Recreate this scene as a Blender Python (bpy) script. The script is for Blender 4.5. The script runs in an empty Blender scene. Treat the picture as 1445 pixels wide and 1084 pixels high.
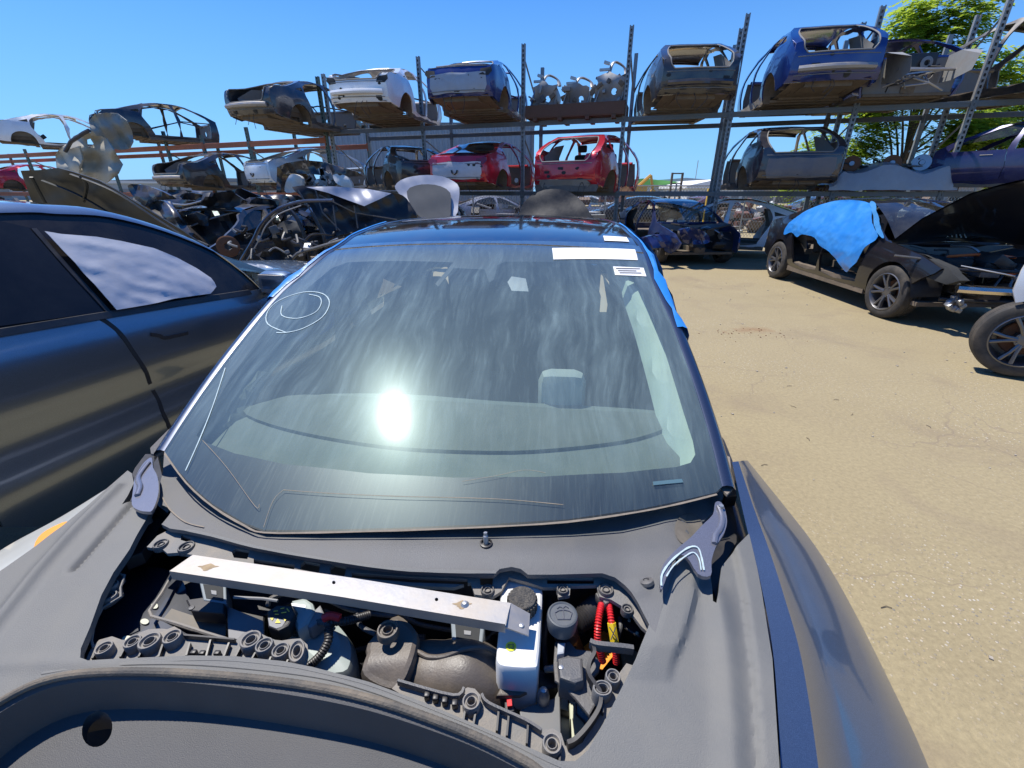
import bpy, bmesh, math, random
from mathutils import Vector, Matrix
from mathutils.geometry import delaunay_2d_cdt, tessellate_polygon
random.seed(7)
PI = math.pi
sc = bpy.context.scene
COL = sc.collection
# ------------------------------------------------------------------ camera geometry
F = 620.0; CX = 722.5; CY = 542.0; PITCH = math.radians(23.7); CZ = 1.62
cp, sp = math.cos(PITCH), math.sin(PITCH)
def ray(px, py):
    u = (px-CX)/F; v = (py-CY)/F
    return Vector((u, cp - v*sp, -(sp + v*cp)))
CAM = Vector((0, 0, CZ))
def hz(px, py, z):
    d = ray(px, py); return CAM + d*((z-CZ)/d.z)
def hd(px, py, D):                       # a point at forward distance D
    d = ray(px, py); return CAM + d*(D/d.y)
def hF(px, py, G, t0=0.25, t1=9.0, n=240):   # march to G(P)=0 (G>0 in front of the surface)
    d = ray(px, py); a = t0; ga = G(CAM+d*a)
    for i in range(1, n+1):
        b = t0*(t1/t0)**(i/n); gb = G(CAM+d*b)
        if ga > 0 >= gb:
            for _ in range(30):
                m = (a+b)/2
                if G(CAM+d*m) > 0: a = m
                else: b = m
            return CAM+d*a
        a, ga = b, gb
    return None
def hs(px, py, S):                       # hit the heightfield z = S(x, y)
    p = hF(px, py, lambda P: P.z - S(P.x, P.y))
    return p if p is not None else hz(px, py, 0.9)

def spl(pts, x):                         # smooth 1-D interpolation (monotone-ish cubic)
    if x <= pts[0][0]: return pts[0][1] + (x-pts[0][0])*(pts[1][1]-pts[0][1])/(pts[1][0]-pts[0][0])*0.0
    if x >= pts[-1][0]: return pts[-1][1]
    for i in range(len(pts)-1):
        if pts[i][0] <= x <= pts[i+1][0]: break
    x0, y0 = pts[i]; x1, y1 = pts[i+1]; h = x1-x0; s = (y1-y0)/h
    def tan(k):
        if k == 0 or k == len(pts)-1:
            return None
        a = (pts[k][1]-pts[k-1][1])/(pts[k][0]-pts[k-1][0]); b = (pts[k+1][1]-pts[k][1])/(pts[k+1][0]-pts[k][0])
        return 0 if a*b <= 0 else 2*a*b/(a+b)
    m0 = tan(i); m1 = tan(i+1)
    if m0 is None: m0 = s
    if m1 is None: m1 = s
    t = (x-x0)/h
    return y0*(1+2*t)*(1-t)**2 + m0*h*t*(1-t)**2 + y1*t*t*(3-2*t) + m1*h*t*t*(t-1)
from mathutils import noise as mn
def nz(x, y, f=1.0, seed=0.0): return mn.noise(Vector((x*f+seed*7.3, y*f-seed*3.1, seed)))
def folds(x, y, amp, f, seed=0.0):      # sharp creases between soft bulges
    return amp*((1-abs(nz(x, y, f, seed))*2.2)+.5*(1-abs(nz(x+y*.4, y, f*2.3, seed+3))*2.2)+.22*(1-abs(nz(x, y-x*.3, f*5.1, seed+5))*2.2))
def lin(pts, x):
    if x <= pts[0][0]: return pts[0][1]
    for (a, b), (c, d) in zip(pts, pts[1:]):
        if x <= c: return b + (d-b)*(x-a)/(c-a)
    return pts[-1][1]
def smooth(pts, n=4, closed=True):       # Catmull-Rom through points of any dimension
    P = [Vector(p) for p in pts]; N = len(P); out = []
    rng = range(N) if closed else range(N-1)
    for i in rng:
        p1, p2 = P[i], P[(i+1) % N]
        p0 = P[(i-1) % N] if closed or i > 0 else p1
        p3 = P[(i+2) % N] if closed or i+2 < N else p2
        for k in range(n):
            t = k/n
            out.append(0.5*((2*p1) + (p2-p0)*t + (2*p0-5*p1+4*p2-p3)*t*t + (3*p1-p0-3*p2+p3)*t**3))
    if not closed: out.append(P[-1])
    return out
def resample(P, n, closed=False):
    P = [Vector(p) for p in P]
    if closed: P = P+[P[0]]
    L = [0]
    for a, b in zip(P, P[1:]): L.append(L[-1]+(b-a).length)
    out = []; j = 0; m = n if closed else n-1
    for i in range(n):
        s = L[-1]*i/m
        while j < len(L)-2 and L[j+1] < s: j += 1
        f = (s-L[j])/max(1e-9, L[j+1]-L[j]); out.append(P[j].lerp(P[j+1], min(1, max(0, f))))
    return out
def inside(p, poly):
    x, y = p[0], p[1]; c = False; n = len(poly); j = n-1
    for i in range(n):
        xi, yi = poly[i][0], poly[i][1]; xj, yj = poly[j][0], poly[j][1]
        if (yi > y) != (yj > y) and x < (xj-xi)*(y-yi)/(yj-yi)+xi: c = not c
        j = i
    return c
def dseg(p, a, b):
    ax, ay = a[0], a[1]; bx, by = b[0]-ax, b[1]-ay; px, py = p[0]-ax, p[1]-ay
    L = bx*bx+by*by; t = 0 if L < 1e-12 else max(0, min(1, (px*bx+py*by)/L))
    return math.hypot(px-bx*t, py-by*t)
def rr(x0, y0, x1, y1, r, n=5):          # rounded rectangle outline
    o = []
    for cx, cy, a0 in ((x1-r, y1-r, 0), (x0+r, y1-r, 90), (x0+r, y0+r, 180), (x1-r, y0+r, 270)):
        for k in range(n+1):
            a = math.radians(a0+90*k/n); o.append((cx+r*math.cos(a), cy+r*math.sin(a)))
    return o
def circ(cx, cy, r, n=20, ry=None, rot=0):
    ry = r if ry is None else ry; o = []
    for k in range(n):
        a = 2*PI*k/n; x = r*math.cos(a); y = ry*math.sin(a)
        o.append((cx+x*math.cos(rot)-y*math.sin(rot), cy+x*math.sin(rot)+y*math.cos(rot)))
    return o
# ------------------------------------------------------------------ mesh builder
class MB:
    def __init__(s): s.v = []; s.f = []; s.uv = {}
    def add(s, vs, fs):
        o = len(s.v); s.v += [Vector(p) for p in vs]; s.f += [tuple(o+i for i in f) for f in fs]; return s
    def box(s, c, size, rot=None, bev=0.0):
        x, y, z = size[0]/2, size[1]/2, size[2]/2; c = Vector(c)
        R = rot if rot is not None else Matrix.Identity(3)
        if bev <= 0:
            vs = [c+R@Vector((a*x, b*y, d*z)) for d in (-1, 1) for b in (-1, 1) for a in (-1, 1)]
            return s.add(vs, [(0,2,3,1),(4,5,7,6),(0,1,5,4),(2,6,7,3),(0,4,6,2),(1,3,7,5)])
        bm = bmesh.new(); bmesh.ops.create_cube(bm, size=2)
        for v in bm.verts: v.co = Vector((v.co.x*x, v.co.y*y, v.co.z*z))
        bmesh.ops.bevel(bm, geom=list(bm.edges), offset=min(bev, x*.9, y*.9, z*.9), segments=2, affect='EDGES', profile=0.5)
        vs = [c+R@v.co for v in bm.verts]; bm.verts.index_update()
        s.add(vs, [tuple(v.index for v in f.verts) for f in bm.faces]); bm.free(); return s
    def grid(s, rows, close=False, flip=False):
        n = len(rows[0]); o = len(s.v)
        for r in rows: s.v += [Vector(p) for p in r]
        m = n if close else n-1
        for i in range(len(rows)-1):
            for j in range(m):
                a = o+i*n+j; b = o+i*n+(j+1) % n; c = o+(i+1)*n+(j+1) % n; d = o+(i+1)*n+j
                s.f.append((a, d, c, b) if flip else (a, b, c, d))
        return s
    def tube(s, path, r, n=8, caps=True, flat=None, up=Vector((0,0,1))):
        P = [Vector(p) for p in path]; rows = []
        for i, p in enumerate(P):
            t = (P[min(i+1, len(P)-1)]-P[max(i-1, 0)])
            if t.length < 1e-9: t = Vector((0,0,1))
            t.normalize(); u = up if abs(t.dot(up)) < .95 else Vector((1,0,0))
            a = t.cross(u).normalized(); b = a.cross(t).normalized()
            ri = r(i/(len(P)-1)) if callable(r) else r
            ra, rb = (ri, ri) if flat is None else (ri, ri*flat)
            rows.append([p+a*ra*math.cos(2*PI*k/n)+b*rb*math.sin(2*PI*k/n) for k in range(n)])
        o = len(s.v); s.grid(rows, close=True)
        if caps:
            s.f.append(tuple(o+k for k in range(n))); s.f.append(tuple(len(s.v)-1-k for k in range(n)))
        return s
    def lathe(s, prof, c=(0,0,0), ax=(0,0,1), n=24, R=None):
        c = Vector(c); ax = Vector(ax).normalized(); h = Vector((0,0,1)) if abs(ax.z) < .9 else Vector((1,0,0))
        a = ax.cross(h).normalized(); b = ax.cross(a)
        rows = [[c+ax*h_+(a*math.cos(2*PI*k/n)+b*math.sin(2*PI*k/n))*r for k in range(n)] for r, h_ in prof]
        return s.grid(rows, close=True)
    def prism(s, poly, z0, z1, M=None):     # polygon in xy extruded in z
        n = len(poly); M = M or Matrix.Identity(4)
        vs = [M@Vector((p[0], p[1], z0)) for p in poly]+[M@Vector((p[0], p[1], z1)) for p in poly]
        o = len(s.v); s.v += vs
        tri = tessellate_polygon([[Vector((p[0], p[1], 0)) for p in poly]])
        for t in tri: s.f.append(tuple(o+i for i in t)); s.f.append(tuple(o+n+i for i in reversed(t)))
        for i in range(n): j = (i+1) % n; s.f.append((o+i, o+j, o+n+j, o+n+i))
        return s
    def patch(s, outline, holes=(), h=0.05, fmap=None, thick=None, jit=0.0, extra=None):
        """fills a 2-D outline (with holes) with a fine triangulation and maps it to 3-D;
        thick(P2d, P3d) -> offset vector of the second skin"""
        outline = [Vector((p[0], p[1])) for p in outline]; holes = [[Vector((p[0], p[1])) for p in q] for q in holes]
        def dens(loop):
            o = []
            for i, a in enumerate(loop):
                b = loop[(i+1) % len(loop)]; k = max(1, int((b-a).length/h))
                for j in range(k): o.append(a.lerp(b, j/k))
            return o
        loops = [dens(outline)]+[dens(q) for q in holes]
        V = []; E = []
        for L in loops:
            o = len(V); V += L; E += [(o+i, o+(i+1) % len(L)) for i in range(len(L))]
        xs = [p.x for p in outline]; ys = [p.y for p in outline]
        # cheap clearance test through a coarse set of boundary points
        cell = {}
        for p in V: cell.setdefault((int(p.x//h), int(p.y//h)), []).append(p)
        rnd = random.Random(3); y = min(ys)+h/2; row = 0
        while y < max(ys):
            x = min(xs)+(h/2 if row % 2 else 0)
            while x < max(xs):
                q = Vector((x+rnd.uniform(-jit, jit)*h, y+rnd.uniform(-jit, jit)*h))
                if inside(q, outline) and not any(inside(q, k) for k in holes):
                    cx, cy = int(q.x//h), int(q.y//h); ok = True
                    for i in (-1, 0, 1):
                        for j in (-1, 0, 1):
                            for b in cell.get((cx+i, cy+j), ()):
                                if (b-q).length < h*.45: ok = False; break
                    if ok: V.append(q)
                x += h
            y += h*.87; row += 1
        if extra: V += [Vector(e) for e in extra]
        r = delaunay_2d_cdt(V, E, [], 1, 1e-6)
        vv, ff = r[0], r[2]; keep = []
        for f in ff:
            c = sum((vv[i] for i in f), Vector((0, 0)))/len(f)
            if inside(c, outline) and not any(inside(c, k) for k in holes): keep.append(tuple(f))
        used = sorted({i for f in keep for i in f}); mp = {o: n for n, o in enumerate(used)}
        P3 = [Vector(fmap(vv[i])) for i in used]; fs = [tuple(mp[i] for i in f) for f in keep]
        o = len(s.v); s.v += P3
        for k, i in enumerate(used): s.uv[o+k] = (vv[i].x, vv[i].y)
        s.f += [tuple(o+i for i in f) for f in fs]
        if thick is not None:
            T = [P3[k]+Vector(thick(vv[i], P3[k])) for k, i in enumerate(used)]
            o2 = len(s.v); s.v += T
            for k, i in enumerate(used): s.uv[o2+k] = (vv[i].x, vv[i].y)
            s.f += [tuple(o2+i for i in reversed(f)) for f in fs]
            ed = {}
            for f in fs:
                for a, b in zip(f, f[1:]+f[:1]):
                    ed[(a, b)] = 1
            for (a, b) in ed:
                if (b, a) not in ed: s.f.append((o+b, o+a, o2+a, o2+b))
        return s
    def xf(s, M):
        s.v = [M@p for p in s.v]; return s
    def build(s, name, mat, parent=None, smooth_=True, ang=35, label=None):
        me = bpy.data.meshes.new(name); me.from_pydata([tuple(p) for p in s.v], [], s.f)
        bm = bmesh.new(); bm.from_mesh(me)
        bmesh.ops.recalc_face_normals(bm, faces=bm.faces)
        bm.to_mesh(me); bm.free()
        if s.uv:
            l = me.uv_layers.new(name='st'); 
            for lp in me.loops: l.data[lp.index].uv = s.uv.get(lp.vertex_index, (0, 0))
        me.materials.append(mat)
        if smooth_ and len(me.polygons):
            me.polygons.foreach_set('use_smooth', [True]*len(me.polygons))
            try: me.set_sharp_from_angle(angle=math.radians(ang))
            except Exception: pass
        o = bpy.data.objects.new(name, me); COL.objects.link(o)
        if parent is not None: o.parent = parent
        if label: o['label'] = label
        return o
def tag(o, label=None, cat=None, group=None, kind=None):
    if label: o['label'] = label
    if cat: o['category'] = cat
    if group: o['group'] = group
    if kind: o['kind'] = kind
    return o
def attach(m, name, mat, root, label=None):
    R = root.rotation_euler; T = Matrix.Translation(Vector(root.location))@Matrix.Rotation(R.z, 4, 'Z')@Matrix.Scale(root.scale.x, 4)
    m.xf(T.inverted()); return m.build(name, mat, root, label=label)
def empty(name, loc=(0,0,0), rz=0.0, label=None, cat=None, group=None, tilt=(0,0), s=1.0):
    o = bpy.data.objects.new(name, None); COL.objects.link(o); o.empty_display_size = .2
    o.location = loc; o.rotation_euler = (tilt[0], tilt[1], rz); o.scale = (s, s, s)
    return tag(o, label, cat, group)
# ------------------------------------------------------------------ materials
def nodes(name):
    m = bpy.data.materials.new(name); m.use_nodes = True; nt = m.node_tree
    return m, nt, nt.nodes, nt.links, nt.nodes['Principled BSDF']
def ramp(N, pos):
    r = N.new('ShaderNodeValToRGB'); e = r.color_ramp.elements
    while len(e) < len(pos): e.new(0.5)
    for k, (p, c) in enumerate(pos): e[k].position = p; e[k].color = (*c, 1) if len(c) == 3 else c
    return r
def noise(N, L, scale, detail=4, rough=.55, vec=None, dist=0):
    n = N.new('ShaderNodeTexNoise'); n.inputs['Scale'].default_value = scale; n.inputs['Detail'].default_value = detail
    n.inputs['Roughness'].default_value = rough; n.inputs['Distortion'].default_value = dist
    if vec is not None: L.new(vec, n.inputs['Vector'])
    return n
def coords(N, L, kind='Object', scale=(1,1,1), rot=(0,0,0)):
    t = N.new('ShaderNodeTexCoord'); m = N.new('ShaderNodeMapping'); m.inputs['Scale'].default_value = scale
    m.inputs['Rotation'].default_value = rot; L.new(t.outputs[kind], m.inputs['Vector']); return m.outputs['Vector']
def mixc(N, L, fac, a, b, mode='MIX'):
    m = N.new('ShaderNodeMix'); m.data_type = 'RGBA'; m.blend_type = mode
    if isinstance(fac, (int, float)): m.inputs['Factor'].default_value = fac
    else: L.new(fac, m.inputs['Factor'])
    for k, c in (('A', a), ('B', b)):
        s = [i for i in m.inputs if i.name == k and i.type == 'RGBA'][0]
        if isinstance(c, tuple): s.default_value = (*c[:3], 1)
        else: L.new(c, s)
    return [o for o in m.outputs if o.type == 'RGBA'][0]
def M(name, col, rough=.5, metal=0.0, coat=0.0, dirt=0.0, dirtcol=(.30,.24,.17), dscale=3.0, var=.15, vscale=8.0, bump=0.0, bscale=60.0, spec=.5, alpha=1.0, grime=None, flake=False, trans=0.0, streak=None):
    m, nt, N, L, P = nodes(name)
    vec = coords(N, L)
    base = tuple(col)
    n1 = noise(N, L, vscale, 5, .6, vec)
    c = mixc(N, L, n1.outputs['Fac'], tuple(x*(1-var) for x in base), tuple(min(1, x*(1+var)) for x in base))
    if flake:
        n2 = noise(N, L, 900, 2, .7, vec)
        r = ramp(N, [(.45, (0,0,0)), (.62, (1,1,1))]); L.new(n2.outputs['Fac'], r.inputs['Fac'])
        c = mixc(N, L, r.outputs['Color'], c, tuple(min(1, x*1.4+.004) for x in base))
    fr = None
    if dirt > 0:
        v2 = coords(N, L, 'Object', streak) if streak else vec
        n3 = noise(N, L, dscale, 9, .72, v2, .4)
        r3 = ramp(N, [(.42, (0,0,0)), (.82, (1,1,1))]); L.new(n3.outputs['Fac'], r3.inputs['Fac'])
        mt = N.new('ShaderNodeMath'); mt.operation = 'MULTIPLY_ADD'; mt.inputs[1].default_value = dirt; mt.inputs[2].default_value = dirt*.10
        L.new(r3.outputs['Color'], mt.inputs[0]); mt.use_clamp = True
        c = mixc(N, L, mt.outputs[0], c, dirtcol); fr = mt.outputs[0]
    L.new(c, P.inputs['Base Color'])
    P.inputs['Metallic'].default_value = metal; P.inputs['Specular IOR Level'].default_value = spec
    P.inputs['Coat Weight'].default_value = coat; P.inputs['Coat Roughness'].default_value = .06
    if fr is not None:
        mr = N.new('ShaderNodeMapRange'); mr.inputs['To Min'].default_value = rough; mr.inputs['To Max'].default_value = min(1, rough+.45)
        L.new(fr, mr.inputs['Value']); L.new(mr.outputs[0], P.inputs['Roughness'])
        if coat > 0:
            mr2 = N.new('ShaderNodeMapRange'); mr2.inputs['To Min'].default_value = coat; mr2.inputs['To Max'].default_value = 0
            L.new(fr, mr2.inputs['Value']); L.new(mr2.outputs[0], P.inputs['Coat Weight'])
    else:
        mr = N.new('ShaderNodeMapRange'); mr.inputs['To Min'].default_value = max(.02, rough-.08); mr.inputs['To Max'].default_value = min(1, rough+.08)
        L.new(n1.outputs['Fac'], mr.inputs['Value']); L.new(mr.outputs[0], P.inputs['Roughness'])
    if bump > 0:
        nb = noise(N, L, bscale, 6, .6, vec); b = N.new('ShaderNodeBump'); b.inputs['Strength'].default_value = bump; b.inputs['Distance'].default_value = .01
        L.new(nb.outputs['Fac'], b.inputs['Height']); L.new(b.outputs['Normal'], P.inputs['Normal'])
    if trans > 0: P.inputs['Transmission Weight'].default_value = trans
    if alpha < 1: P.inputs['Alpha'].default_value = alpha
    return m
def paint(name, col, dirt=.18, metal=.35, dscale=2.5):
    return M(name, col, rough=.3, metal=metal, coat=.9, dirt=dirt, dscale=dscale, var=.08, vscale=2, flake=True)
# ------------------------------------------------------------------ light, sky, camera
SUN = Vector((-.33, .24, .92)).normalized()
elev = math.asin(SUN.z); az = math.atan2(SUN.x, SUN.y)
w = bpy.data.worlds.new("World"); sc.world = w; w.use_nodes = True
nt = w.node_tree; bg = nt.nodes['Background']
sky = nt.nodes.new('ShaderNodeTexSky'); sky.sky_type = 'NISHITA'; sky.sun_disc = False
sky.sun_elevation = elev; sky.sun_rotation = az; sky.air_density = 1.0; sky.dust_density = 0.0; sky.ozone_density = 4.0; sky.altitude = 50
hsv = nt.nodes.new('ShaderNodeHueSaturation'); hsv.inputs['Saturation'].default_value = 1.25; nt.links.new(sky.outputs['Color'], hsv.inputs['Color'])
mx_ = nt.nodes.new('ShaderNodeMix'); mx_.data_type = 'RGBA'; mx_.blend_type = 'MULTIPLY'; mx_.inputs['Factor'].default_value = 1; mx_.inputs[7].default_value = (.50,.82,1.16,1); nt.links.new(hsv.outputs[0], mx_.inputs[6]); tcw = nt.nodes.new('ShaderNodeTexCoord'); sx = nt.nodes.new('ShaderNodeSeparateXYZ'); nt.links.new(tcw.outputs['Generated'], sx.inputs[0])
rw = nt.nodes.new('ShaderNodeValToRGB'); rw.color_ramp.elements[0].color = (.85,.85,.85,1); rw.color_ramp.elements[1].position = .42; rw.color_ramp.elements[1].color = (0,0,0,1); nt.links.new(sx.outputs[2], rw.inputs[0])
mh = nt.nodes.new('ShaderNodeMix'); mh.data_type = 'RGBA'; nt.links.new(rw.outputs[0], mh.inputs[0]); nt.links.new(mx_.outputs[2], mh.inputs[6]); mh.inputs[7].default_value = (1.9,4.1,7.3,1); nt.links.new(mh.outputs[2], bg.inputs['Color']); bg.inputs['Strength'].default_value = 0.115
ld = bpy.data.lights.new('sun', 'SUN'); ld.energy = 4.9; ld.angle = math.radians(.53); ld.color = (1, .955, .88)
lo = bpy.data.objects.new('sun', ld); COL.objects.link(lo); lo.rotation_euler = SUN.to_track_quat('Z', 'Y').to_euler()
cd = bpy.data.cameras.new('camera'); cam = bpy.data.objects.new('camera', cd); COL.objects.link(cam)
cam.location = CAM; cam.rotation_euler = (PI/2-PITCH, 0, 0); cd.sensor_width = 36; cd.lens = 36*F/1445; cd.clip_end = 2000; cd.clip_start = .02
sc.camera = cam
sc.view_settings.view_transform = 'Standard'; sc.view_settings.look = 'None'; sc.view_settings.exposure = 0.38; sc.view_settings.gamma = 1
sc.render.engine = 'CYCLES'
# ------------------------------------------------------------------ materials
TUBP = M('tub_cover_plastic', (.058,.058,.060), rough=.55, dirt=.30, dirtcol=(.15,.14,.13), dscale=4, bump=.25, bscale=700)
TRIM = M('grained_black_plastic', (.118,.119,.116), rough=.50, dirt=.45, dirtcol=(.24,.225,.19), dscale=5, var=.12, bump=.25, bscale=700, spec=.5)
COWL = M('cowl_plastic', (.088,.090,.094), rough=.5, dirt=.5, dirtcol=(.20,.18,.15), dscale=4, bump=.2, bscale=600, streak=(1,.4,1))
FLANGE = M('dusty_flange_plastic', (.15,.15,.148), rough=.6, dirt=.9, dirtcol=(.34,.29,.23), dscale=9, bump=.2, bscale=300)
BLK = M('black_plastic', (.018,.018,.020), rough=.4, dirt=.35, dirtcol=(.12,.10,.08), dscale=8)
BLK2 = M('dark_grey_plastic', (.07,.073,.078), rough=.45, dirt=.45, dirtcol=(.25,.21,.17), dscale=12, bump=.2, bscale=300)
GREYP = M('grey_plastic', (.20,.21,.22), rough=.5, dirt=.4, dirtcol=(.3,.25,.2), dscale=12)
RUB = M('rubber_seal', (.05,.05,.048), rough=.7, dirt=.95, dirtcol=(.30,.24,.17), dscale=7, bump=.3, bscale=200)
BAYP = paint('bay_navy_paint', (.004,.009,.022), dirt=.15, metal=0)
ALU = M('brushed_aluminium', (.30,.30,.31), rough=.45, metal=.6, dirt=.6, dirtcol=(.50,.41,.29), dscale=6, var=.12, vscale=14, bump=.04, bscale=90)
STEEL = M('galvanised_steel', (.42,.43,.44), rough=.42, metal=.8, dirt=.3, dirtcol=(.2,.15,.1), dscale=5)
WHITEP = M('white_plastic', (.66,.655,.63), rough=.4, dirt=.28, dirtcol=(.5,.42,.3), dscale=14)
REDP = M('red_conduit', (.62,.015,.02), rough=.4, dirt=.1)
YEL = M('yellow_tape', (.85,.60,.02), rough=.5, dirt=.15)
ORG = M('orange_label', (.85,.30,.02), rough=.5, dirt=.2)
BROWNP = M('dusty_brown_plastic', (.085,.073,.062), rough=.38, dirt=.55, dirtcol=(.22,.17,.12), dscale=10, bump=.10, bscale=250)
CLEARP = M('translucent_tank', (.36,.41,.39), rough=.3, dirt=.3, dirtcol=(.35,.36,.3), dscale=6, var=.25, vscale=14)
PALE = M('pale_primer_metal', (.55,.56,.45), rough=.55, dirt=.25, dscale=8)
DUSTL = M('dust_line', (.24,.20,.155), rough=.9, var=.4, vscale=60)
NAVY = paint('navy_metallic_paint', (.10,.125,.175), dirt=.16, metal=.5)
NAVYD = paint('navy_pillar_paint', (.018,.030,.065), dirt=.03, metal=.4)
NAVYF = paint('navy_fender_paint', (.052,.085,.155), dirt=.05, metal=.55)
HINGE = paint('navy_hinge_paint', (.20,.20,.225), dirt=.15, metal=.6)
PAPER = M('paper_label', (.80,.80,.79), rough=.7, dirt=.12, dscale=30)
INK = M('printed_ink', (.10,.10,.12), rough=.7)
CHALK = M('chalk_paint', (.42,.52,.54), rough=.9, var=.35, vscale=80)
BLUEF = M('blue_plastic_film', (.020,.19,.58), rough=.28, coat=.3, dirt=.45, dirtcol=(.10,.36,.72), dscale=4, bump=.35, bscale=7, var=.25, vscale=5)
WHITEF = M('white_plastic_film', (.50,.50,.53), rough=.4, dirt=.3, dirtcol=(.36,.31,.28), dscale=4, bump=.3, bscale=6, var=.08)
DASH = M('pale_dash_skin', (.12,.145,.12), rough=.75, dirt=.25, dirtcol=(.4,.37,.3), dscale=8, bump=.2, bscale=300)
INTD = M('dark_interior', (.022,.024,.026), rough=.8, dirt=.3, dirtcol=(.08,.08,.07))
INTP = M('pale_interior_trim', (.42,.52,.42), rough=.6, dirt=.1)
TYRE = M('tyre_rubber', (.022,.022,.022), rough=.75, dirt=.6, dirtcol=(.16,.13,.10), dscale=7, bump=.2, bscale=120)
RIM = M('grey_alloy', (.17,.17,.18), rough=.35, metal=.8, dirt=.35, dirtcol=(.12,.10,.08), dscale=10)
RUST = M('rusty_steel', (.20,.09,.045), rough=.8, metal=.2, dirt=.5, dirtcol=(.10,.05,.03), dscale=12)
UNDER = M('dusty_underbody', (.12,.095,.07), rough=.8, dirt=.7, dirtcol=(.26,.20,.14), dscale=5, bump=.3, bscale=40)
PRIMER = M('beige_primer_panel', (.42,.39,.31), rough=.55, dirt=.4, dirtcol=(.26,.20,.12), dscale=4)
def glass_mat(name, tint, refl=1.0, dust=.0, dustcol=(.42,.40,.34), rough=.03, halo=.0, streaks=False, opac=0.0, opcol=(.01,.012,.014)):
    m = bpy.data.materials.new(name); m.use_nodes = True; nt = m.node_tree; N = nt.nodes; L = nt.links; N.clear()
    out = N.new('ShaderNodeOutputMaterial'); tr = N.new('ShaderNodeBsdfTransparent'); tr.inputs[0].default_value = (*tint, 1)
    base = tr.outputs[0]
    if opac > 0:
        df = N.new('ShaderNodeBsdfDiffuse'); df.inputs[0].default_value = (*opcol, 1)
        mx = N.new('ShaderNodeMixShader'); mx.inputs[0].default_value = opac; L.new(base, mx.inputs[1]); L.new(df.outputs[0], mx.inputs[2]); base = mx.outputs[0]
    if dust > 0:
        d = N.new('ShaderNodeBsdfDiffuse'); 
        if streaks:
            tc = N.new('ShaderNodeTexCoord')
            def lay(rot, scl, p0, p1, sc_=1.0, loc=(0,0,0)):
                mp = N.new('ShaderNodeMapping'); mp.inputs['Rotation'].default_value = (0,0,math.radians(rot)); mp.inputs['Scale'].default_value = scl; mp.inputs['Location'].default_value = loc
                L.new(wv, mp.inputs['Vector']); n = noise(N, L, sc_, 6, .62, mp.outputs['Vector'], .0)
                r = ramp(N, [(p0, (0,0,0)), (p1, (1,1,1))]); L.new(n.outputs['Fac'], r.inputs['Fac']); return r.outputs['Color']
            # warp the streak coordinates so that they sweep like hand-wiped dust
            nw = noise(N, L, 2.2, 2, .5, tc.outputs['UV']); sub = N.new('ShaderNodeVectorMath'); sub.operation = 'MULTIPLY_ADD'
            L.new(nw.outputs['Color'], sub.inputs[0]); sub.inputs[1].default_value = (.16,.16,0); L.new(tc.outputs['UV'], sub.inputs[2]); wv = sub.outputs[0]
            s5 = lay(46, (46, 5.5, 1), .50, .80, loc=(6,2,0)); s6 = lay(-38, (52, 6.0, 1), .54, .84, loc=(2,8,0)); s1 = lay(38, (15, 2.0, 1), .46, .80); s2 = lay(-24, (22, 2.6, 1), .50, .92, loc=(3,1,0)); s3 = lay(0, (2.2, 2.2, 1), .30, .75, loc=(1,5,0)); s4 = lay(12, (70, 9, 1), .52, .95, loc=(9,1,0))
            sp_ = lay(0, (260, 260, 1), .66, .74, loc=(2,2,0))
            c = mixc(N, L, 1.0, s1, s2, 'ADD'); c = mixc(N, L, 1.0, c, s3, 'MULTIPLY'); c = mixc(N, L, .45, c, s4, 'ADD'); c56 = mixc(N, L, 1.0, s5, s6, 'ADD'); c56 = mixc(N, L, 1.0, c56, s3, 'MULTIPLY'); c = mixc(N, L, .40, c, c56, 'ADD'); c2 = mixc(N, L, .5, c, sp_, 'ADD')
            ml = N.new('ShaderNodeMath'); ml.operation = 'MULTIPLY_ADD'; ml.inputs[1].default_value = dust; ml.inputs[2].default_value = dust*.46; ml.use_clamp = True
            L.new(c2, ml.inputs[0]); sy = N.new('ShaderNodeSeparateXYZ'); L.new(tc.outputs['UV'], sy.inputs[0]); mr_ = N.new('ShaderNodeMapRange'); mr_.interpolation_type = 'SMOOTHSTEP'; mr_.inputs['From Min'].default_value = .06; mr_.inputs['From Max'].default_value = .34; mr_.inputs['To Min'].default_value = .16; L.new(sy.outputs[1], mr_.inputs['Value']); mm_ = N.new('ShaderNodeMath'); mm_.operation = 'MULTIPLY'; L.new(ml.outputs[0], mm_.inputs[0]); L.new(mr_.outputs[0], mm_.inputs[1]); fac = mm_.outputs[0]
        else:
            tc = coords(N, L); n = noise(N, L, 3.5, 8, .7, tc); r = ramp(N, [(.35, (0,0,0)), (.8, (1,1,1))]); L.new(n.outputs['Fac'], r.inputs['Fac'])
            ml = N.new('ShaderNodeMath'); ml.operation = 'MULTIPLY_ADD'; ml.inputs[1].default_value = dust; ml.inputs[2].default_value = dust*.3; L.new(r.outputs['Color'], ml.inputs[0]); fac = ml.outputs[0]
        d.inputs[0].default_value = (*dustcol, 1)
        mx = N.new('ShaderNodeMixShader'); L.new(fac, mx.inputs[0]); L.new(base, mx.inputs[1]); L.new(d.outputs[0], mx.inputs[2]); base = mx.outputs[0]
    lw = N.new('ShaderNodeLayerWeight'); lw.inputs['Blend'].default_value = .5; pw = N.new('ShaderNodeMath'); pw.operation = 'POWER'; pw.inputs[1].default_value = 4.6; L.new(lw.outputs['Facing'], pw.inputs[0]); fr = N.new('ShaderNodeMath'); fr.operation = 'MULTIPLY_ADD'; fr.inputs[1].default_value = .95; fr.inputs[2].default_value = .045; L.new(pw.outputs[0], fr.inputs[0])
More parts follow.
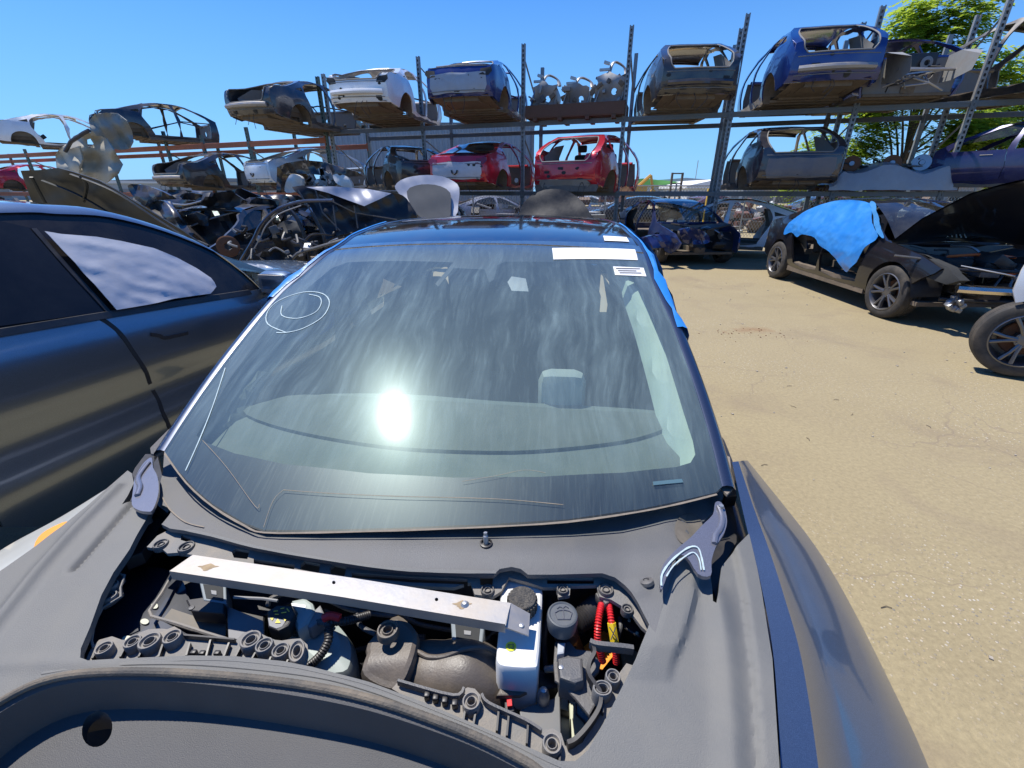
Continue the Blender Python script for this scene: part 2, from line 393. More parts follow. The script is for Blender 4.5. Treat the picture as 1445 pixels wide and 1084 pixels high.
    mf = N.new('ShaderNodeMath'); mf.operation = 'MULTIPLY'; mf.inputs[1].default_value = refl; mf.use_clamp = True; L.new(fr.outputs[0], mf.inputs[0])
    g = N.new('ShaderNodeBsdfGlossy'); g.inputs['Roughness'].default_value = rough
    mx = N.new('ShaderNodeMixShader'); L.new(mf.outputs[0], mx.inputs[0]); L.new(base, mx.inputs[1]); L.new(g.outputs[0], mx.inputs[2]); base = mx.outputs[0]
    if halo > 0:
        g2 = N.new('ShaderNodeBsdfGlossy'); g2.inputs['Roughness'].default_value = .26; g2.inputs[0].default_value = (.75,1,.95,1)
        mx = N.new('ShaderNodeMixShader'); mx.inputs[0].default_value = halo; L.new(base, mx.inputs[1]); L.new(g2.outputs[0], mx.inputs[2]); base = mx.outputs[0]
    L.new(base, out.inputs['Surface']); return m
WGLASS = glass_mat('dusty_windshield_glass', (.88,.96,.94), refl=2.3, dust=.42, dustcol=(.36,.47,.45), rough=.040, halo=.0065, streaks=True)
CARGLASS = glass_mat('car_glass', (.35,.42,.42), refl=1.6, dust=.10, rough=.02)
DARKGLASS = glass_mat('tinted_glass', (.05,.06,.065), refl=1.3, dust=.05, rough=.02)
def frit_mat():
    m, nt, N, L, P = nodes('black_glass_border'); tc = N.new('ShaderNodeTexCoord')
    def lay(rot, scl, p0, p1, loc=(0,0,0)):
        mp = N.new('ShaderNodeMapping'); mp.inputs['Rotation'].default_value = (0,0,math.radians(rot)); mp.inputs['Scale'].default_value = scl; mp.inputs['Location'].default_value = loc
        L.new(tc.outputs['UV'], mp.inputs['Vector']); n = noise(N, L, 1, 6, .65, mp.outputs['Vector']); r = ramp(N, [(p0, (0,0,0)), (p1, (1,1,1))]); L.new(n.outputs['Fac'], r.inputs['Fac']); return r.outputs['Color']
    c = mixc(N, L, 1, lay(4, (170, 9, 1), .5, .78), lay(0, (4, 5, 1), .3, .7), 'MULTIPLY')
    c = mixc(N, L, .8, c, lay(30, (200, 4, 1), .66, .72), 'ADD')
    ml = N.new('ShaderNodeMath'); ml.operation = 'MULTIPLY_ADD'; ml.inputs[1].default_value = .34; ml.inputs[2].default_value = .015; L.new(c, ml.inputs[0])
    cc = mixc(N, L, ml.outputs[0], (.010,.014,.020), (.34,.31,.26)); L.new(cc, P.inputs['Base Color'])
    P.inputs['Roughness'].default_value = .4; return m
FRIT = frit_mat()
# ------------------------------------------------------------------ ground
def ground_mat():
    m, nt, N, L, P = nodes('worn_yard_paving'); v = coords(N, L)
    big = noise(N, L, .22, 6, .6, v, .3); mid = noise(N, L, 1.6, 8, .65, v, .2); fine = noise(N, L, 42, 5, .75, v)
    c = mixc(N, L, big.outputs['Fac'], (.235,.188,.105), (.335,.275,.16))
    r = ramp(N, [(.35, (0,0,0)), (.7, (1,1,1))]); L.new(mid.outputs['Fac'], r.inputs['Fac'])
    c = mixc(N, L, r.outputs['Color'], c, (.30,.245,.14))
    f0 = ramp(N, [(.3, (.80,.80,.80)), (.7, (1.18,1.18,1.18))]); L.new(fine.outputs['Fac'], f0.inputs['Fac']); c = mixc(N, L, 1, c, f0.outputs['Color'], 'MULTIPLY')
    # exposed stones
    vo = N.new('ShaderNodeTexVoronoi'); vo.inputs['Scale'].default_value = 62; L.new(v, vo.inputs['Vector'])
    rs = ramp(N, [(.0, (1,1,1)), (.26, (1,1,1)), (.36, (0,0,0))]); L.new(vo.outputs['Distance'], rs.inputs['Fac'])
    sel = ramp(N, [(.40, (0,0,0)), (.62, (1,1,1))]); nn = noise(N, L, .55, 4, .6, v, .2); L.new(nn.outputs['Fac'], sel.inputs['Fac'])
    stn = mixc(N, L, 1, rs.outputs['Color'], sel.outputs['Color'], 'MULTIPLY')
    hs_ = N.new('ShaderNodeSeparateColor'); L.new(vo.outputs['Color'], hs_.inputs[0])
    stc = ramp(N, [(0, (.16,.155,.15)), (.35, (.30,.25,.19)), (.6, (.42,.32,.20)), (.85, (.52,.45,.35)), (1, (.5,.47,.42))]); L.new(hs_.outputs[0], stc.inputs['Fac'])
    gt = N.new('ShaderNodeMath'); gt.operation = 'GREATER_THAN'; gt.inputs[1].default_value = .45; L.new(hs_.outputs[1], gt.inputs[0])
    k = N.new('ShaderNodeMath'); k.operation = 'MULTIPLY'; L.new(stn, k.inputs[0]); L.new(gt.outputs[0], k.inputs[1])
    k2 = N.new('ShaderNodeMath'); k2.operation = 'MULTIPLY'; L.new(k.outputs[0], k2.inputs[0]); k2.inputs[1].default_value = .85
    c = mixc(N, L, k2.outputs[0], c, stc.outputs['Color'])
    # cracks
    dv = N.new('ShaderNodeVectorMath'); dv.operation = 'MULTIPLY_ADD'; nw = noise(N, L, 1.3, 4, .6, v); L.new(nw.outputs['Color'], dv.inputs[0]); dv.inputs[1].default_value = (.7,.7,0); L.new(v, dv.inputs[2])
    vc = N.new('ShaderNodeTexVoronoi'); vc.feature = 'DISTANCE_TO_EDGE'; vc.inputs['Scale'].default_value = .95; L.new(dv.outputs[0], vc.inputs['Vector'])
    rc = ramp(N, [(.0, (.75,.75,.75)), (.003, (.35,.35,.35)), (.008, (0,0,0))]); L.new(vc.outputs['Distance'], rc.inputs['Fac'])
    cm = ramp(N, [(.42, (0,0,0)), (.56, (1,1,1))]); n4 = noise(N, L, .6, 3, .5, v); L.new(n4.outputs['Fac'], cm.inputs['Fac'])
    ck = mixc(N, L, 1, rc.outputs['Color'], cm.outputs['Color'], 'MULTIPLY'); c = mixc(N, L, ck, c, (.21,.165,.11))
    # dark oil spots
    vs = N.new('ShaderNodeTexVoronoi'); vs.inputs['Scale'].default_value = 1.1; L.new(dv.outputs[0], vs.inputs['Vector'])
    ro = ramp(N, [(.0, (.75,.75,.75)), (.05, (.55,.55,.55)), (.085, (0,0,0))]); L.new(vs.outputs['Distance'], ro.inputs['Fac']); c = mixc(N, L, ro.outputs['Color'], c, (.16,.13,.10))
    # large faint damp/oil patches and rust soil
    n5 = noise(N, L, .9, 6, .65, v, .6); r5 = ramp(N, [(.54, (0,0,0)), (.70, (.62,.62,.62))]); L.new(n5.outputs['Fac'], r5.inputs['Fac']); c = mixc(N, L, r5.outputs['Color'], c, (.21,.162,.108))
    P0 = hz(1062, 466, 0); vd = N.new('ShaderNodeVectorMath'); vd.operation = 'SUBTRACT'; L.new(v, vd.inputs[0]); vd.inputs[1].default_value = (P0.x, P0.y, 0)
    vs2 = N.new('ShaderNodeVectorMath'); vs2.operation = 'MULTIPLY'; L.new(vd.outputs[0], vs2.inputs[0]); vs2.inputs[1].default_value = (1.0, 1.7, 0); le = N.new('ShaderNodeVectorMath'); le.operation = 'LENGTH'; L.new(vs2.outputs[0], le.inputs[0])
    nr = noise(N, L, 3.2, 8, .7, v, .4); ma = N.new('ShaderNodeMath'); ma.operation = 'MULTIPLY_ADD'; ma.inputs[1].default_value = 1.3; L.new(nr.outputs['Fac'], ma.inputs[0]); L.new(le.outputs['Value'], ma.inputs[2])
    r9 = ramp(N, [(.72, (.6,.6,.6)), (1.0, (0,0,0))]); L.new(ma.outputs[0], r9.inputs['Fac']); c = mixc(N, L, r9.outputs['Color'], c, (.22,.12,.055))
    L.new(c, P.inputs['Base Color']); P.inputs['Roughness'].default_value = .88
    b = N.new('ShaderNodeBump'); b.inputs['Strength'].default_value = .5; b.inputs['Distance'].default_value = .012
    ad = mixc(N, L, .5, fine.outputs['Fac'], k.outputs[0]); ad2 = mixc(N, L, ck, ad, (0,0,0)); L.new(ad2, b.inputs['Height']); L.new(b.outputs['Normal'], P.inputs['Normal'])
    return m
g = MB(); N_ = 24
xs = [-400,-120,-40,-20,-10,-4,0,2,4,6,8,12,20,40,120,400]; ys = [-60,-10,-3,0,2,4,6,8,10,12,16,24,40,90,300,900]
g.grid([[(x, y, 0) for x in xs] for y in ys], flip=True)
GR = g.build('ground', ground_mat()); tag(GR, 'tan worn paving of the yard with fine cracks and small stones', 'ground', kind='structure')
# rusty soil spill, small stones, yard litter
# ------------------------------------------------------------------ the navy sedan the camera stands over
HA = Vector((.080, .9968, 0)); HB = Vector((.9968, -.080, 0)); HO = Vector((-.200, .697, 0))
def st(P): d = Vector((P[0], P[1], 0))-HO; return d.dot(HB), d.dot(HA)
def w_(s, t, z=0): p = HO+HB*s+HA*t; return Vector((p.x, p.y, z))
ZC = [(-.2,.88),(0,.968),(.3,1.103),(.6,1.238),(.9,1.358),(1.11,1.428),(1.4,1.472),(1.8,1.492),(2.3,1.483),(2.9,1.42),(3.4,1.30)]
def zs(s, t): return spl(ZC, t) - .06*s*s - .04*s**4
def SG(x, y): s, t = st((x, y)); return zs(s, t)
TZ = [(-.9,.76),(-.6,.83),(-.4,.875),(-.25,.903),(-.05,.938),(0,.948),(.1,.958),(.3,.975)]
RIDG = []   # (polyline in world xy, width, height)
STEPS = []  # (line (t, s), width, height, t fade)
def trimz(s, t): return spl(TZ, t)-.03*s*s
def ST(x, y):
    s, t = st((x, y)); z = trimz(s, t)
    for pl, wd, hh in RIDG:
        d = min(dseg((x, y), a, b) for a, b in zip(pl, pl[1:]))
        if d < wd*3: z += hh*math.exp(-(d/wd)**2)
    for ln, wd, hh, t0, t1 in STEPS:
        fd = max(0, min(1, (t-t0)/.05))*max(0, min(1, (t1-t)/.05)); q = (s-lin(ln, t))/wd
        if fd > 0 and abs(q) < 40: z += hh*fd*(1/(1+math.exp(-max(-20, min(20, q))*2)) - (0 if hh > 0 else 1))*(1 if abs(q) < 12 else max(0, 1-(abs(q)-12)/28))
    return z
def pxs(pts, S, n=0, closed=True):
    if n: pts = [tuple(p) for p in smooth([(a, b) for a, b in pts], n, closed)]
    return [hs(a, b, S) for a, b in pts]
HERO = empty('sedan', (0, 1.7, 0), 0, 'navy sedan in the foreground without its bonnet, dusty windshield marked with a chalk circle', 'car')
HI = Matrix.Translation((0, -1.7, 0))
def hb(mb, name, mat, par=None, label=None, **k):
    if par is None: mb.xf(HI); return mb.build(name, mat, HERO, label=label, **k)
    mb.xf(HI); return mb.build(name, mat, par, label=label, **k)
def sheet(pts, S, h, th, holes=(), n=0, off=0.0, hn=0):
    A = pxs(pts, S, n); H = [pxs(q, S, hn) for q in holes]
    return MB().patch([(p.x, p.y) for p in A], [[(p.x, p.y) for p in q] for q in H], h, lambda q: (q[0], q[1], S(q[0], q[1])+off), (lambda q, P: (0, 0, -th)) if th else None)
def uvst(mb):
    for k, (x, y) in list(mb.uv.items()): mb.uv[k] = st((x, y))
    return mb
# windshield
GL = [(232,637),(250,663),(275,690),(300,711),(345,738),(372,748),(450,748),(560,745),(690,740),(800,733),(900,719),(960,707),(1010,695),(1019,687),(1000,610),(975,530),(945,450),(920,395),(902,347),
      (850,343),(800,341),(690,340),(580,341),(530,343),(482,347),(440,378),(400,412),(350,470),(300,535),(262,590)]
INN = [(276,612),(290,622),(330,637),(400,652),(520,665),(640,671),(760,670),(880,664),(955,656),(975,650),(982,638),(978,615),(960,560),(935,480),(905,410),(890,378),(880,371),(840,369),(760,367),(712,367),
       (702,372),(697,392),(690,396),(684,378),(640,376),(618,402),(614,398),(640,368),(560,366),(490,368),(468,376),(420,416),(370,470),(325,530),(292,585)]
wind = uvst(sheet(GL, SG, .04, 0, n=0))
WS = hb(wind, 'windshield', WGLASS)
fr = uvst(sheet(GL, SG, .03, .003, holes=[INN], off=-.006))
hb(fr, 'black_border', FRIT, WS)
# lower left clear corner edge line, chalk circle, labels, dust at the glass foot
def strip_px(pts, S, wd, off=.002, n=4, th=.001):
    C = pxs(pts, S, n, False); mb = MB(); rows = []
    for i, p in enumerate(C):
        d = (C[min(i+1, len(C)-1)]-C[max(0, i-1)]); d.z = 0; d.normalize(); q = Vector((-d.y, d.x, 0))
        ww = wd*(.8+.4*random.random())
        rows.append([Vector((r.x, r.y, S(r.x, r.y)+off)) for r in (p-q*ww, p, p+q*ww)])
    return mb.grid(rows)
hb(strip_px([(404,470),(378,458),(378,440),(395,424),(428,413),(455,415),(465,428),(455,448),(428,464),(404,470),(390,470)], SG, .0016), 'chalk_circle', CHALK, WS)
hb(strip_px([(398,432),(398,446),(420,450),(444,442),(453,430),(451,420),(436,416)], SG, .0014), 'chalk_mark', CHALK, WS)
hb(strip_px([(318,520),(300,575),(280,625),(262,665)], SG, .0013), 'chipped_edge', CHALK, WS)
hb(strip_px([(400,692),(470,697),(560,701),(650,703),(720,706),(795,713)], SG, .0006, .0015), 'scratch', DUSTL, WS)
hb(strip_px([(400,692),(385,708),(372,745)], SG, .0005, .0015), 'scratch', DUSTL, WS)
hb(strip_px([(286,622),(320,660),(360,715),(366,712)], SG, .0005, .0015), 'scratch', DUSTL, WS)
hb(strip_px([(652,680),(700,672),(740,664),(770,668)], SG, .0004, .0015), 'scratch', DUSTL, WS)
def label_px(q, S, off=.0025): return sheet(q, S, .03, .0008, off=off)
LB = hb(label_px([(779,351),(896,353),(900,368),(781,367)], SG), 'paper_label', PAPER, WS, label='long blank white label at the top of the windshield')
LB2 = hb(label_px([(865,377),(908,379),(912,391),(868,389)], SG), 'paper_label', PAPER, WS, label='small printed label below the long one')
hb(label_px([(851,333.5),(884,335.5),(888,342),(853,340.5)], SG), 'paper_label', PAPER, None, label='small white label on the roof glass')
mk = MB()
for y_, a, b in ((380.5,869,903),(383.5,872,898),(386.5,874,905)): mk.v, mk.f, mk.uv = (lambda m: (m.v, m.f, m.uv))(MB().add(mk.v, mk.f)) if mk.v else (mk.v, mk.f, mk.uv); m2 = label_px([(a,y_-.6),(b,y_-.2),(b,y_+.8),(a,y_+.4)], SG, .0042); mk.add(m2.v, m2.f)
hb(mk, 'printed_line', INK, LB2)
BADGE = M('pale_blue_tag', (.08,.15,.18), rough=.4)
hb(label_px([(921,681),(962,677),(964,682),(922,686)], SG), 'etched_tag', BADGE, WS)
hb(strip_px([(232,639),(262,680),(300,714),(345,741),(372,750.5),(450,750.5),(560,747.5),(690,742.5),(800,735.5),(900,721.5),(960,709.5),(1012,696.5)], SG, .0018, -.002, 3), 'dusty_edge_seal', DUSTL, WS)
# roof
def hw(t): return lin([(0,.67),(.18,.675),(.5,.68),(.9,.65),(1.2,.61),(1.6,.60),(2.3,.58),(2.9,.53),(3.4,.45)], t)
tt = [1.125+.0*i for i in range(1)]+[1.2+.1*i for i in range(22)]
rf = MB().grid([[w_(hw(t)*k/8, t, zs(hw(t)*k/8, t)) for k in range(-8, 9)] for t in tt])
ROOFG = M('black_glass_roof', (.012,.016,.026), rough=.05, coat=1, dirt=.14, dirtcol=(.3,.27,.22), dscale=6)
hb(rf, 'roof', ROOFG)
hb(MB().tube([w_(hw(1.12)*k/10, 1.118, zs(hw(1.12)*k/10, 1.118)-.001) for k in range(-10, 11)], .004, 6), 'roof_seam', RUB)
# pillars / roof rails both sides : edge points of the glass then along the roof
EDGE = {}
for sd, pts in ((1, [(1019,687),(1000,610),(975,530),(945,450),(920,395),(902,347)]), (-1, [(232,637),(262,590),(300,535),(350,470),(400,412),(440,378),(482,347)])):
    E = [st(hs(a, b, SG)) for a, b in pts]; E = [(s, t) for s, t in E]
    E += [(sd*hw(t), t) for t in (1.35,1.6,2.0,2.4,2.8,3.2)]
    EDGE[sd] = E
    rows = []
    for s, t in smooth(E, 3, False):
        z = zs(s, t); o = []
        for ds, dz in ((-.004,-.006),(.0,.001),(.010,.004),(.022,.002),(.032,-.008),(.040,-.035)): o.append(w_(s+sd*ds, t, z+dz))
        rows.append(o)
    hb(MB().grid(rows), 'roof_pillar', NAVYD)
# side glass and film, doors and body side below
for sd in (1, -1):
    E = smooth(EDGE[sd], 3, False)
    def row(s, t, fr_):
        z = zs(s, t); ze = lin([(0,.97),(3.2,1.02)], t); return w_(sd*(abs(s)+.05+.10*fr_), t, z-.035+(ze-z+.035)*fr_)
    rows = [[row(s, t, k/8) for k in range(9)] for s, t in E if t > .85]
    if sd == 1: hb(MB().grid(rows), 'side_window', CARGLASS)
    else: hb(MB().grid(rows), 'side_window', CARGLASS)
    Ef = [(s, t) for s, t in smooth(EDGE[sd], 5, False) if (.66 if sd > 0 else .74) < t < 1.75]; rows = []
    for i, (s, t) in enumerate(Ef):
        z = zs(s, t); kk = 1 if t < 1.1 else .45; a = (.010*math.sin(t*23)+.006*math.sin(t*57))*kk; rows.append([w_(s+sd*(q if q < .02 else .012+(q-.012)*kk), t, z+dz) for q, dz in ((.012-a*.4,.006),(.026,.008),(.038+a*.6,.002),(.046+a*.8,-.02),(.050-a*.5,-.06),(.052+a*.5,-.12))])
    hb(MB().grid(rows), 'plastic_film', BLUEF, label='blue film folded over the roof edge')
    # film taped over the side windows, coming up onto the rail
    rows = []; rnd = random.Random(4+sd)
    for s, t in E:
        if t < .80: continue
        z = zs(s, t); o = []
        e0 = .040 if sd > 0 else .038
        a = .01*math.sin(t*17)+.008*math.sin(t*41)
        o.append(w_(s+sd*(e0+.005+abs(a)*.6), t, z+.004-.012))
        for k in range(1, 8):
            p = row(s, t, k/8); o.append(p+HB*sd*(.012+folds(t*3, k*.35, .008, 1.6, 2)-.003*k))
        rows.append(o)
    hb(MB().grid(rows), 'plastic_film', BLUEF, label='blue film taped over the side windows')
    rows = []
    for t in [2.3+.12*i for i in range(9)]:
        ww = lin([(2.4,.90),(3.25,.80)], t)
        rows.append([w_(sd*ww*f_, t, zz) for f_, zz in ((.90,1.02),(.97,.97),(1.0,.85),(1.0,.70),(.99,.45),(.97,.30),(.90,.22))])
    hb(MB().grid(rows), 'rear_quarter', NAVYD)
    rows = [[w_(sd*q, t, z) for q, z in ((.74,.36),(.84,.37),(.87,.33),(.86,.24),(.78,.22))] for t in (.25,.8,1.5,2.4)]
    hb(MB().grid(rows), 'sill', NAVYD)
# rear quarter closing panel and floor
rows = []
for k in range(-6, 7):
    f_ = k/6; o = []
    for t, z in ((3.3,1.28),(3.7,1.15),(4.0,1.12),(4.08,.95),(4.1,.6),(4.0,.4)): o.append(w_(f_*.80*(1 if z < 1.2 else .6), t-.1*f_*f_, z-.05*f_*f_))
    rows.append(o)
hb(MB().grid(rows), 'rear_body', NAVYD)
flo = MB().box(HO+HA*1.75+Vector((0,0,.27)), (1.78, 3.9, .05), Matrix.Rotation(math.atan2(-.080,.9968), 3, 'Z')); hb(flo, 'floor_pan', INTD)
# interior -------------------------------------------------------
DS = lambda x, y: .97 + .05*max(0, st((x, y))[1]) - .03*st((x, y))[0]**2
def DSl(x, y): s, t = st((x, y)); return min(zs(s, t)-.03, .955+.18*t)
hb(sheet([(262,606),(330,596),(420,560),(560,556),(700,566),(850,574),(930,580),(960,585),(985,640),(960,668),(760,690),(560,690),(380,668),(300,640)], DSl, .05, .02, n=3), 'dash_top', DASH)
DASH2 = M('speaker_grille_panel', (.10,.115,.085), rough=.8, dirt=.3, dirtcol=(.32,.30,.25), dscale=8, bump=.35, bscale=400)
hb(sheet([(344,584),(380,570),(430,561),(560,567),(700,575),(830,583),(944,590),(942,604),(925,614),(880,626),(800,636),(720,641),(620,639),(540,633),(450,619),(380,602)], DSl, .05, .012, n=3, off=.010), 'dash_pad', DASH2)
# dashboard front face down to the floor, seats, pillars, headliner
dm = MB()
rows = []
for k in range(-8, 9):
    s = k/8*.62; p0 = HO+HB*s+HA*(.46+.05*(k/8)**2)
    rows.append([Vector((p0.x, p0.y, 1.03)), Vector((p0.x, p0.y, .99))+HA*.02, Vector((p0.x, p0.y, .80)), Vector((p0.x, p0.y, .5))-HA*.1])
hb(dm.grid(rows), 'dash_face', INTD)
def seat(name, s, t, hd_=True, mat=INTD, hmat=DASH):
    R = Matrix.Rotation(math.atan2(-.080,.9968), 3, 'Z')
    m = MB().box(w_(s, t, .52), (.50, .52, .16), R, .05); m.box(w_(s, t+.27, .80), (.48, .12, .56), R@Matrix.Rotation(-.25, 3, 'X'), .05)
    o = hb(m, name, mat)
    if hd_: hb(MB().box(w_(s, t+.36, 1.14), (.24, .09, .18), R, .045), 'headrest', hmat, o)
seat('seat', .36, 1.15, True, INTD, INTD); seat('seat', -.36, 1.15, True, INTD, INTD)
R_ = Matrix.Rotation(math.atan2(-.080,.9968), 3, 'Z')
hb(MB().box(w_(0, 2.2, .75), (1.2, .15, .6), R_, .05), 'rear_seat', INTD)
# pale headrest on the passenger side, showing through the windshield
cl = hz(794, 556, 1.075)
hb(MB().box(cl+Vector((0,.03,-.015)), (.14, .08, .16), R_, .05), 'passenger_headrest', M('pale_headrest', (.34,.38,.33), rough=.7))
for sd in (1,-1): hb(MB().grid([[w_(sd*.70, t, 1.0), w_(sd*.76, t, .75), w_(sd*.74, t, .35)] for t in (.3,1.0,2.0,3.0)]), 'door_card', INTD)
# headliner and pillar trims
rows = [[w_(hw(t)*.97*k/8, t, zs(hw(t)*k/8, t)-.035) for k in range(-8, 9)] for t in [1.2+.15*i for i in range(13)]]
hb(MB().grid(rows), 'headliner', INTD)
for sd in (1, -1):
    rows = []
    for i, (s, t) in enumerate(smooth(EDGE[sd][:6 if sd > 0 else 7], 4, False)):
        z = zs(s, t); wv = .010*math.sin(i*1.6)
        ss = abs(s)
        ins = .030+.010*math.sin(min(1, max(0, t))*3)
        rows.append([w_(sd*(ss-ins*.55), t, z-.028), w_(sd*(ss-ins-.035-wv), t+.02, z-.035-abs(wv)), w_(sd*(ss-ins-.055), t+.04, z-.07), w_(sd*(ss-.02), t+.09, z-.12)])
    hb(MB().grid(rows), 'pillar_trim', INTP if sd > 0 else DASH)
hb(MB().tube([w_(-.42, 1.55, 1.38), w_(-.43, 1.55, 1.2), w_(-.46, 1.55, 1.02)], .018, 8, flat=.5), 'belt_guide', INTP)
hb(MB().box(w_(-.05,1.12,1.37), (.10,.06,.03), R_, .01), 'mirror_mount', BLK)
# silver sticker behind the glass
mp = label_px([(722,382),(742,385),(746,403),(722,402),(716,390)], SG, -.02); hb(mp, 'foil_tag', STEEL)
# wheels hidden below, for other views
# ------------------------------------------------------------------ black trim round the bay
S0 = lambda x, y: trimz(*st((x, y)))
def ridge(pts, wd, hh): RIDG.append(([(p.x, p.y) for p in (hs(a, b, S0) for a, b in smooth(pts, 4, False))], wd, hh))
ridge([(165,690),(110,745),(60,800),(20,850),(-20,900)], .014, .014)          # raised left band
ridge([(190,704),(160,738),(130,772),(105,800)], .008, -.012)                    # groove beside it
def step(pts, wd, hh, t0=-9, t1=9):
    STEPS.append((sorted((st(p)[1], st(p)[0]) for p in (hs(a, b, S0) for a, b in pts)), wd, hh, t0, t1))
step([(1034,772),(1050,845),(1063,945),(1072,1084),(1078,1250)], .0035, .009)
ridge([(1012,840),(1022,900),(1030,1000),(1034,1084),(1036,1200)], .020, .010)
step([(986,800),(980,850),(966,900),(949,938),(940,980)], .0035, -.012, st(hs(944,965,S0))[1])
ridge([(905,838),(850,848)], .01, .004)
ridge([(0,938),(80,935),(160,938)], .012, .003)
TRO = [(180,664),(186,668),(189,682),(180,700),(172,712),(214,690),(221,694),(219,706),(205,735),(183,775),(160,808),(143,840),(127,885),(114,915),(113,928),(124,932),
       (200,928),(270,925),(330,926),(400,933),(440,941),(520,962),(600,992),(680,1026),(740,1052),(790,1074),(812,1074),(830,1058),(852,1020),(875,975),(897,930),(912,892),(928,850),(940,812),
       (950,789),(966,785),(984,787),(986,812),(1003,811),(1006,848),(1011,851),(1014,835),(1018,800),(1040,770),(1057,753),(1060,765),(1075,835),(1090,930),(1100,1084),(1106,1250),
       (840,1250),(810,1160),(765,1095),(720,1064),(640,1027),(520,986),(400,963),(250,950),(130,949),(60,962),(0,992),(-60,1040),(-130,1110),(-200,1100),(-130,890),(-60,850),(0,806),(51,770),(88,742),(125,712)]
tr = sheet(TRO, ST, .0055, .016)
FT = hb(tr, 'front_trim', TRIM)
for q, r_ in (([(60,950),(120,941),(200,936),(300,938),(440,953),(520,973),(600,1003),(700,1045),(770,1083),(830,1135)], .0035), ([(150,936),(270,931),(330,932),(400,939),(440,946),(520,966),(600,996),(700,1038),(770,1072),(812,1090)], .0022)):
    C = smooth([hs(a, b, S0) for a, b in q], 8, False); hb(MB().tube([p+Vector((0,0,-.0006)) for p in C], r_, 8, flat=.6), 'moulded_bead', TRIM, FT)
# cowl between glass and bay
COW = [(232,634),(250,665),(300,713),(345,740),(372,750),(450,750),(560,747),(690,742),(800,735),(900,721),(960,709),(1018,690),(1021,700),(1012,716),(1000,728),(975,755),(955,785),(948,812),(935,855),(925,893),(918,885),(900,850),(882,826),(868,815),(850,809),
       (780,811),(745,811),(735,803),(722,800),(705,803),(697,811),(640,808),(580,806),(520,800),(430,786),(360,773),(300,757),(262,749),(240,746),(228,740),(238,728),(243,720),(232,714),(226,712),(224,690),(230,665)]
CWS = lambda x, y: ST(x, y) + .010*math.exp(-(((x-.02)**2)/.5+((y-.66)**2)/.003))
COWO = hb(sheet(COW, CWS, .014, .010), 'cowl', COWL)
hb(strip_px([(262,749),(300,757),(360,773),(430,786),(520,800),(580,806),(640,808),(700,809)], CWS, .0028, .003, 3), 'cowl_rim', TRIM, COWO)
# curved scuff lines, bolt stain on the cowl
hb(strip_px([(228,700),(240,720),(262,738),(288,745)], CWS, .0012, .003), 'scuff', DUSTL, COWO)
st_ = sheet([(tuple(q)) for q in circ(972, 748, 20, 20, 23)], CWS, .02, 0, off=.0025); hb(st_, 'dirt_stain', M('dried_mud_stain', (.13,.115,.095), rough=.9, dirt=.6, dscale=30, dirtcol=(.05,.045,.04)), COWO)
# stud and grommet
p = hs(686, 768, CWS)
hb(MB().lathe([(.013,0),(.013,.003),(.010,.004),(.010,-.004),(0,-.004)], p+Vector((0,0,.001)), n=20), 'stud_seat', BLK, COWO)
hb(MB().lathe([(.0055,0),(.0055,.018),(.004,.020),(.004,.026),(0,.026)], p, ax=(-.05,.25,1), n=12), 'stud', STEEL, COWO)
p = hs(913, 822, CWS)
hb(MB().lathe([(.013,-.002),(.012,.004),(.006,.006),(.005,.002),(.0,.002)], p, ax=(-.3,.35,1), n=20), 'grommet', BLK2, COWO)
# flange of the cowl lip (lower step) with rectangular notches
def SFo(dz): return lambda x, y: S0(x, y)+dz
CF = [(207,772),(222,756),(240,747),(262,748),(300,756),(360,771),(430,784),(520,798),(580,804),(640,806),(697,808),(705,800),(722,797),(738,801),(746,808),(790,809),(850,807),(868,812),(884,822),(904,848),(924,888),(918,896),(905,884),(893,868),
      (880,857),(862,846),(846,842),(842,826),(805,827),(804,840),(788,843),(785,829),(766,829),(745,822),(718,815),(708,834),(695,842),(670,839),(664,822),(640,829),(560,826),(480,818),(420,810),(350,800),(300,790),(272,783),(250,780),(236,781),(226,772),(213,773)]
NT = [[(327,779),(332,774),(352,777),(349,789),(330,787)],[(358,789),(416,797),(415,805),(358,797)],[(424,797),(430,792),(452,796),(450,808),(424,804)],[(466,801),(472,796),(489,800),(486,813),(466,810)],[(496,808),(580,814),(660,817),(660,825),(580,822),(496,815)],
      [(677,813),(696,812),(695,826),(678,826)],[(772,815),(838,816),(838,824),(772,824)],[(256,755),(270,759),(268,766),(255,762)]]
cf = sheet(CF, SFo(-.020), .015, .008, holes=NT)
CFL = hb(cf, 'cowl_flange', FLANGE)
def boss(px, py, dz, r, hole=None, mat=FLANGE, par=None, hgt=.010, ry=None, rot=0, name='bolt_ring'):
    c = hs(px, py, SFo(dz)); k = F/((c.y)*cp+(CZ-c.z)*sp); R0 = 1.08*r/k; ry_ = (ry or r)/k/.80 if ry else R0
    hole = .5 if hole is None else hole
    m = MB(); n = 22; rows = []
    for f_, z in ((1.02,-hgt),(1.0,0),(.93,.003),(.80,.003),(.74,-.001),(.70,-.002),(hole+.12,-.002),(hole+.06,.002),(hole,.002),(hole*.95,-hgt)):
        rows.append([c+Vector(((R0*f_)*math.cos(a)*math.cos(rot)-(ry_*f_)*math.sin(a)*math.sin(rot), (R0*f_)*math.cos(a)*math.sin(rot)+(ry_*f_)*math.sin(a)*math.cos(rot), z)) for a in [2*PI*q/n for q in range(n)]])
    return hb(m.grid(rows, close=True), name, mat, par)
for q in ((227,768,9),(263,772,10),(688,833,9),(794,832,8),(855,832,10),(885,860,8)): boss(q[0], q[1], -.018, q[2], .38, par=CFL, mat=BLK2)
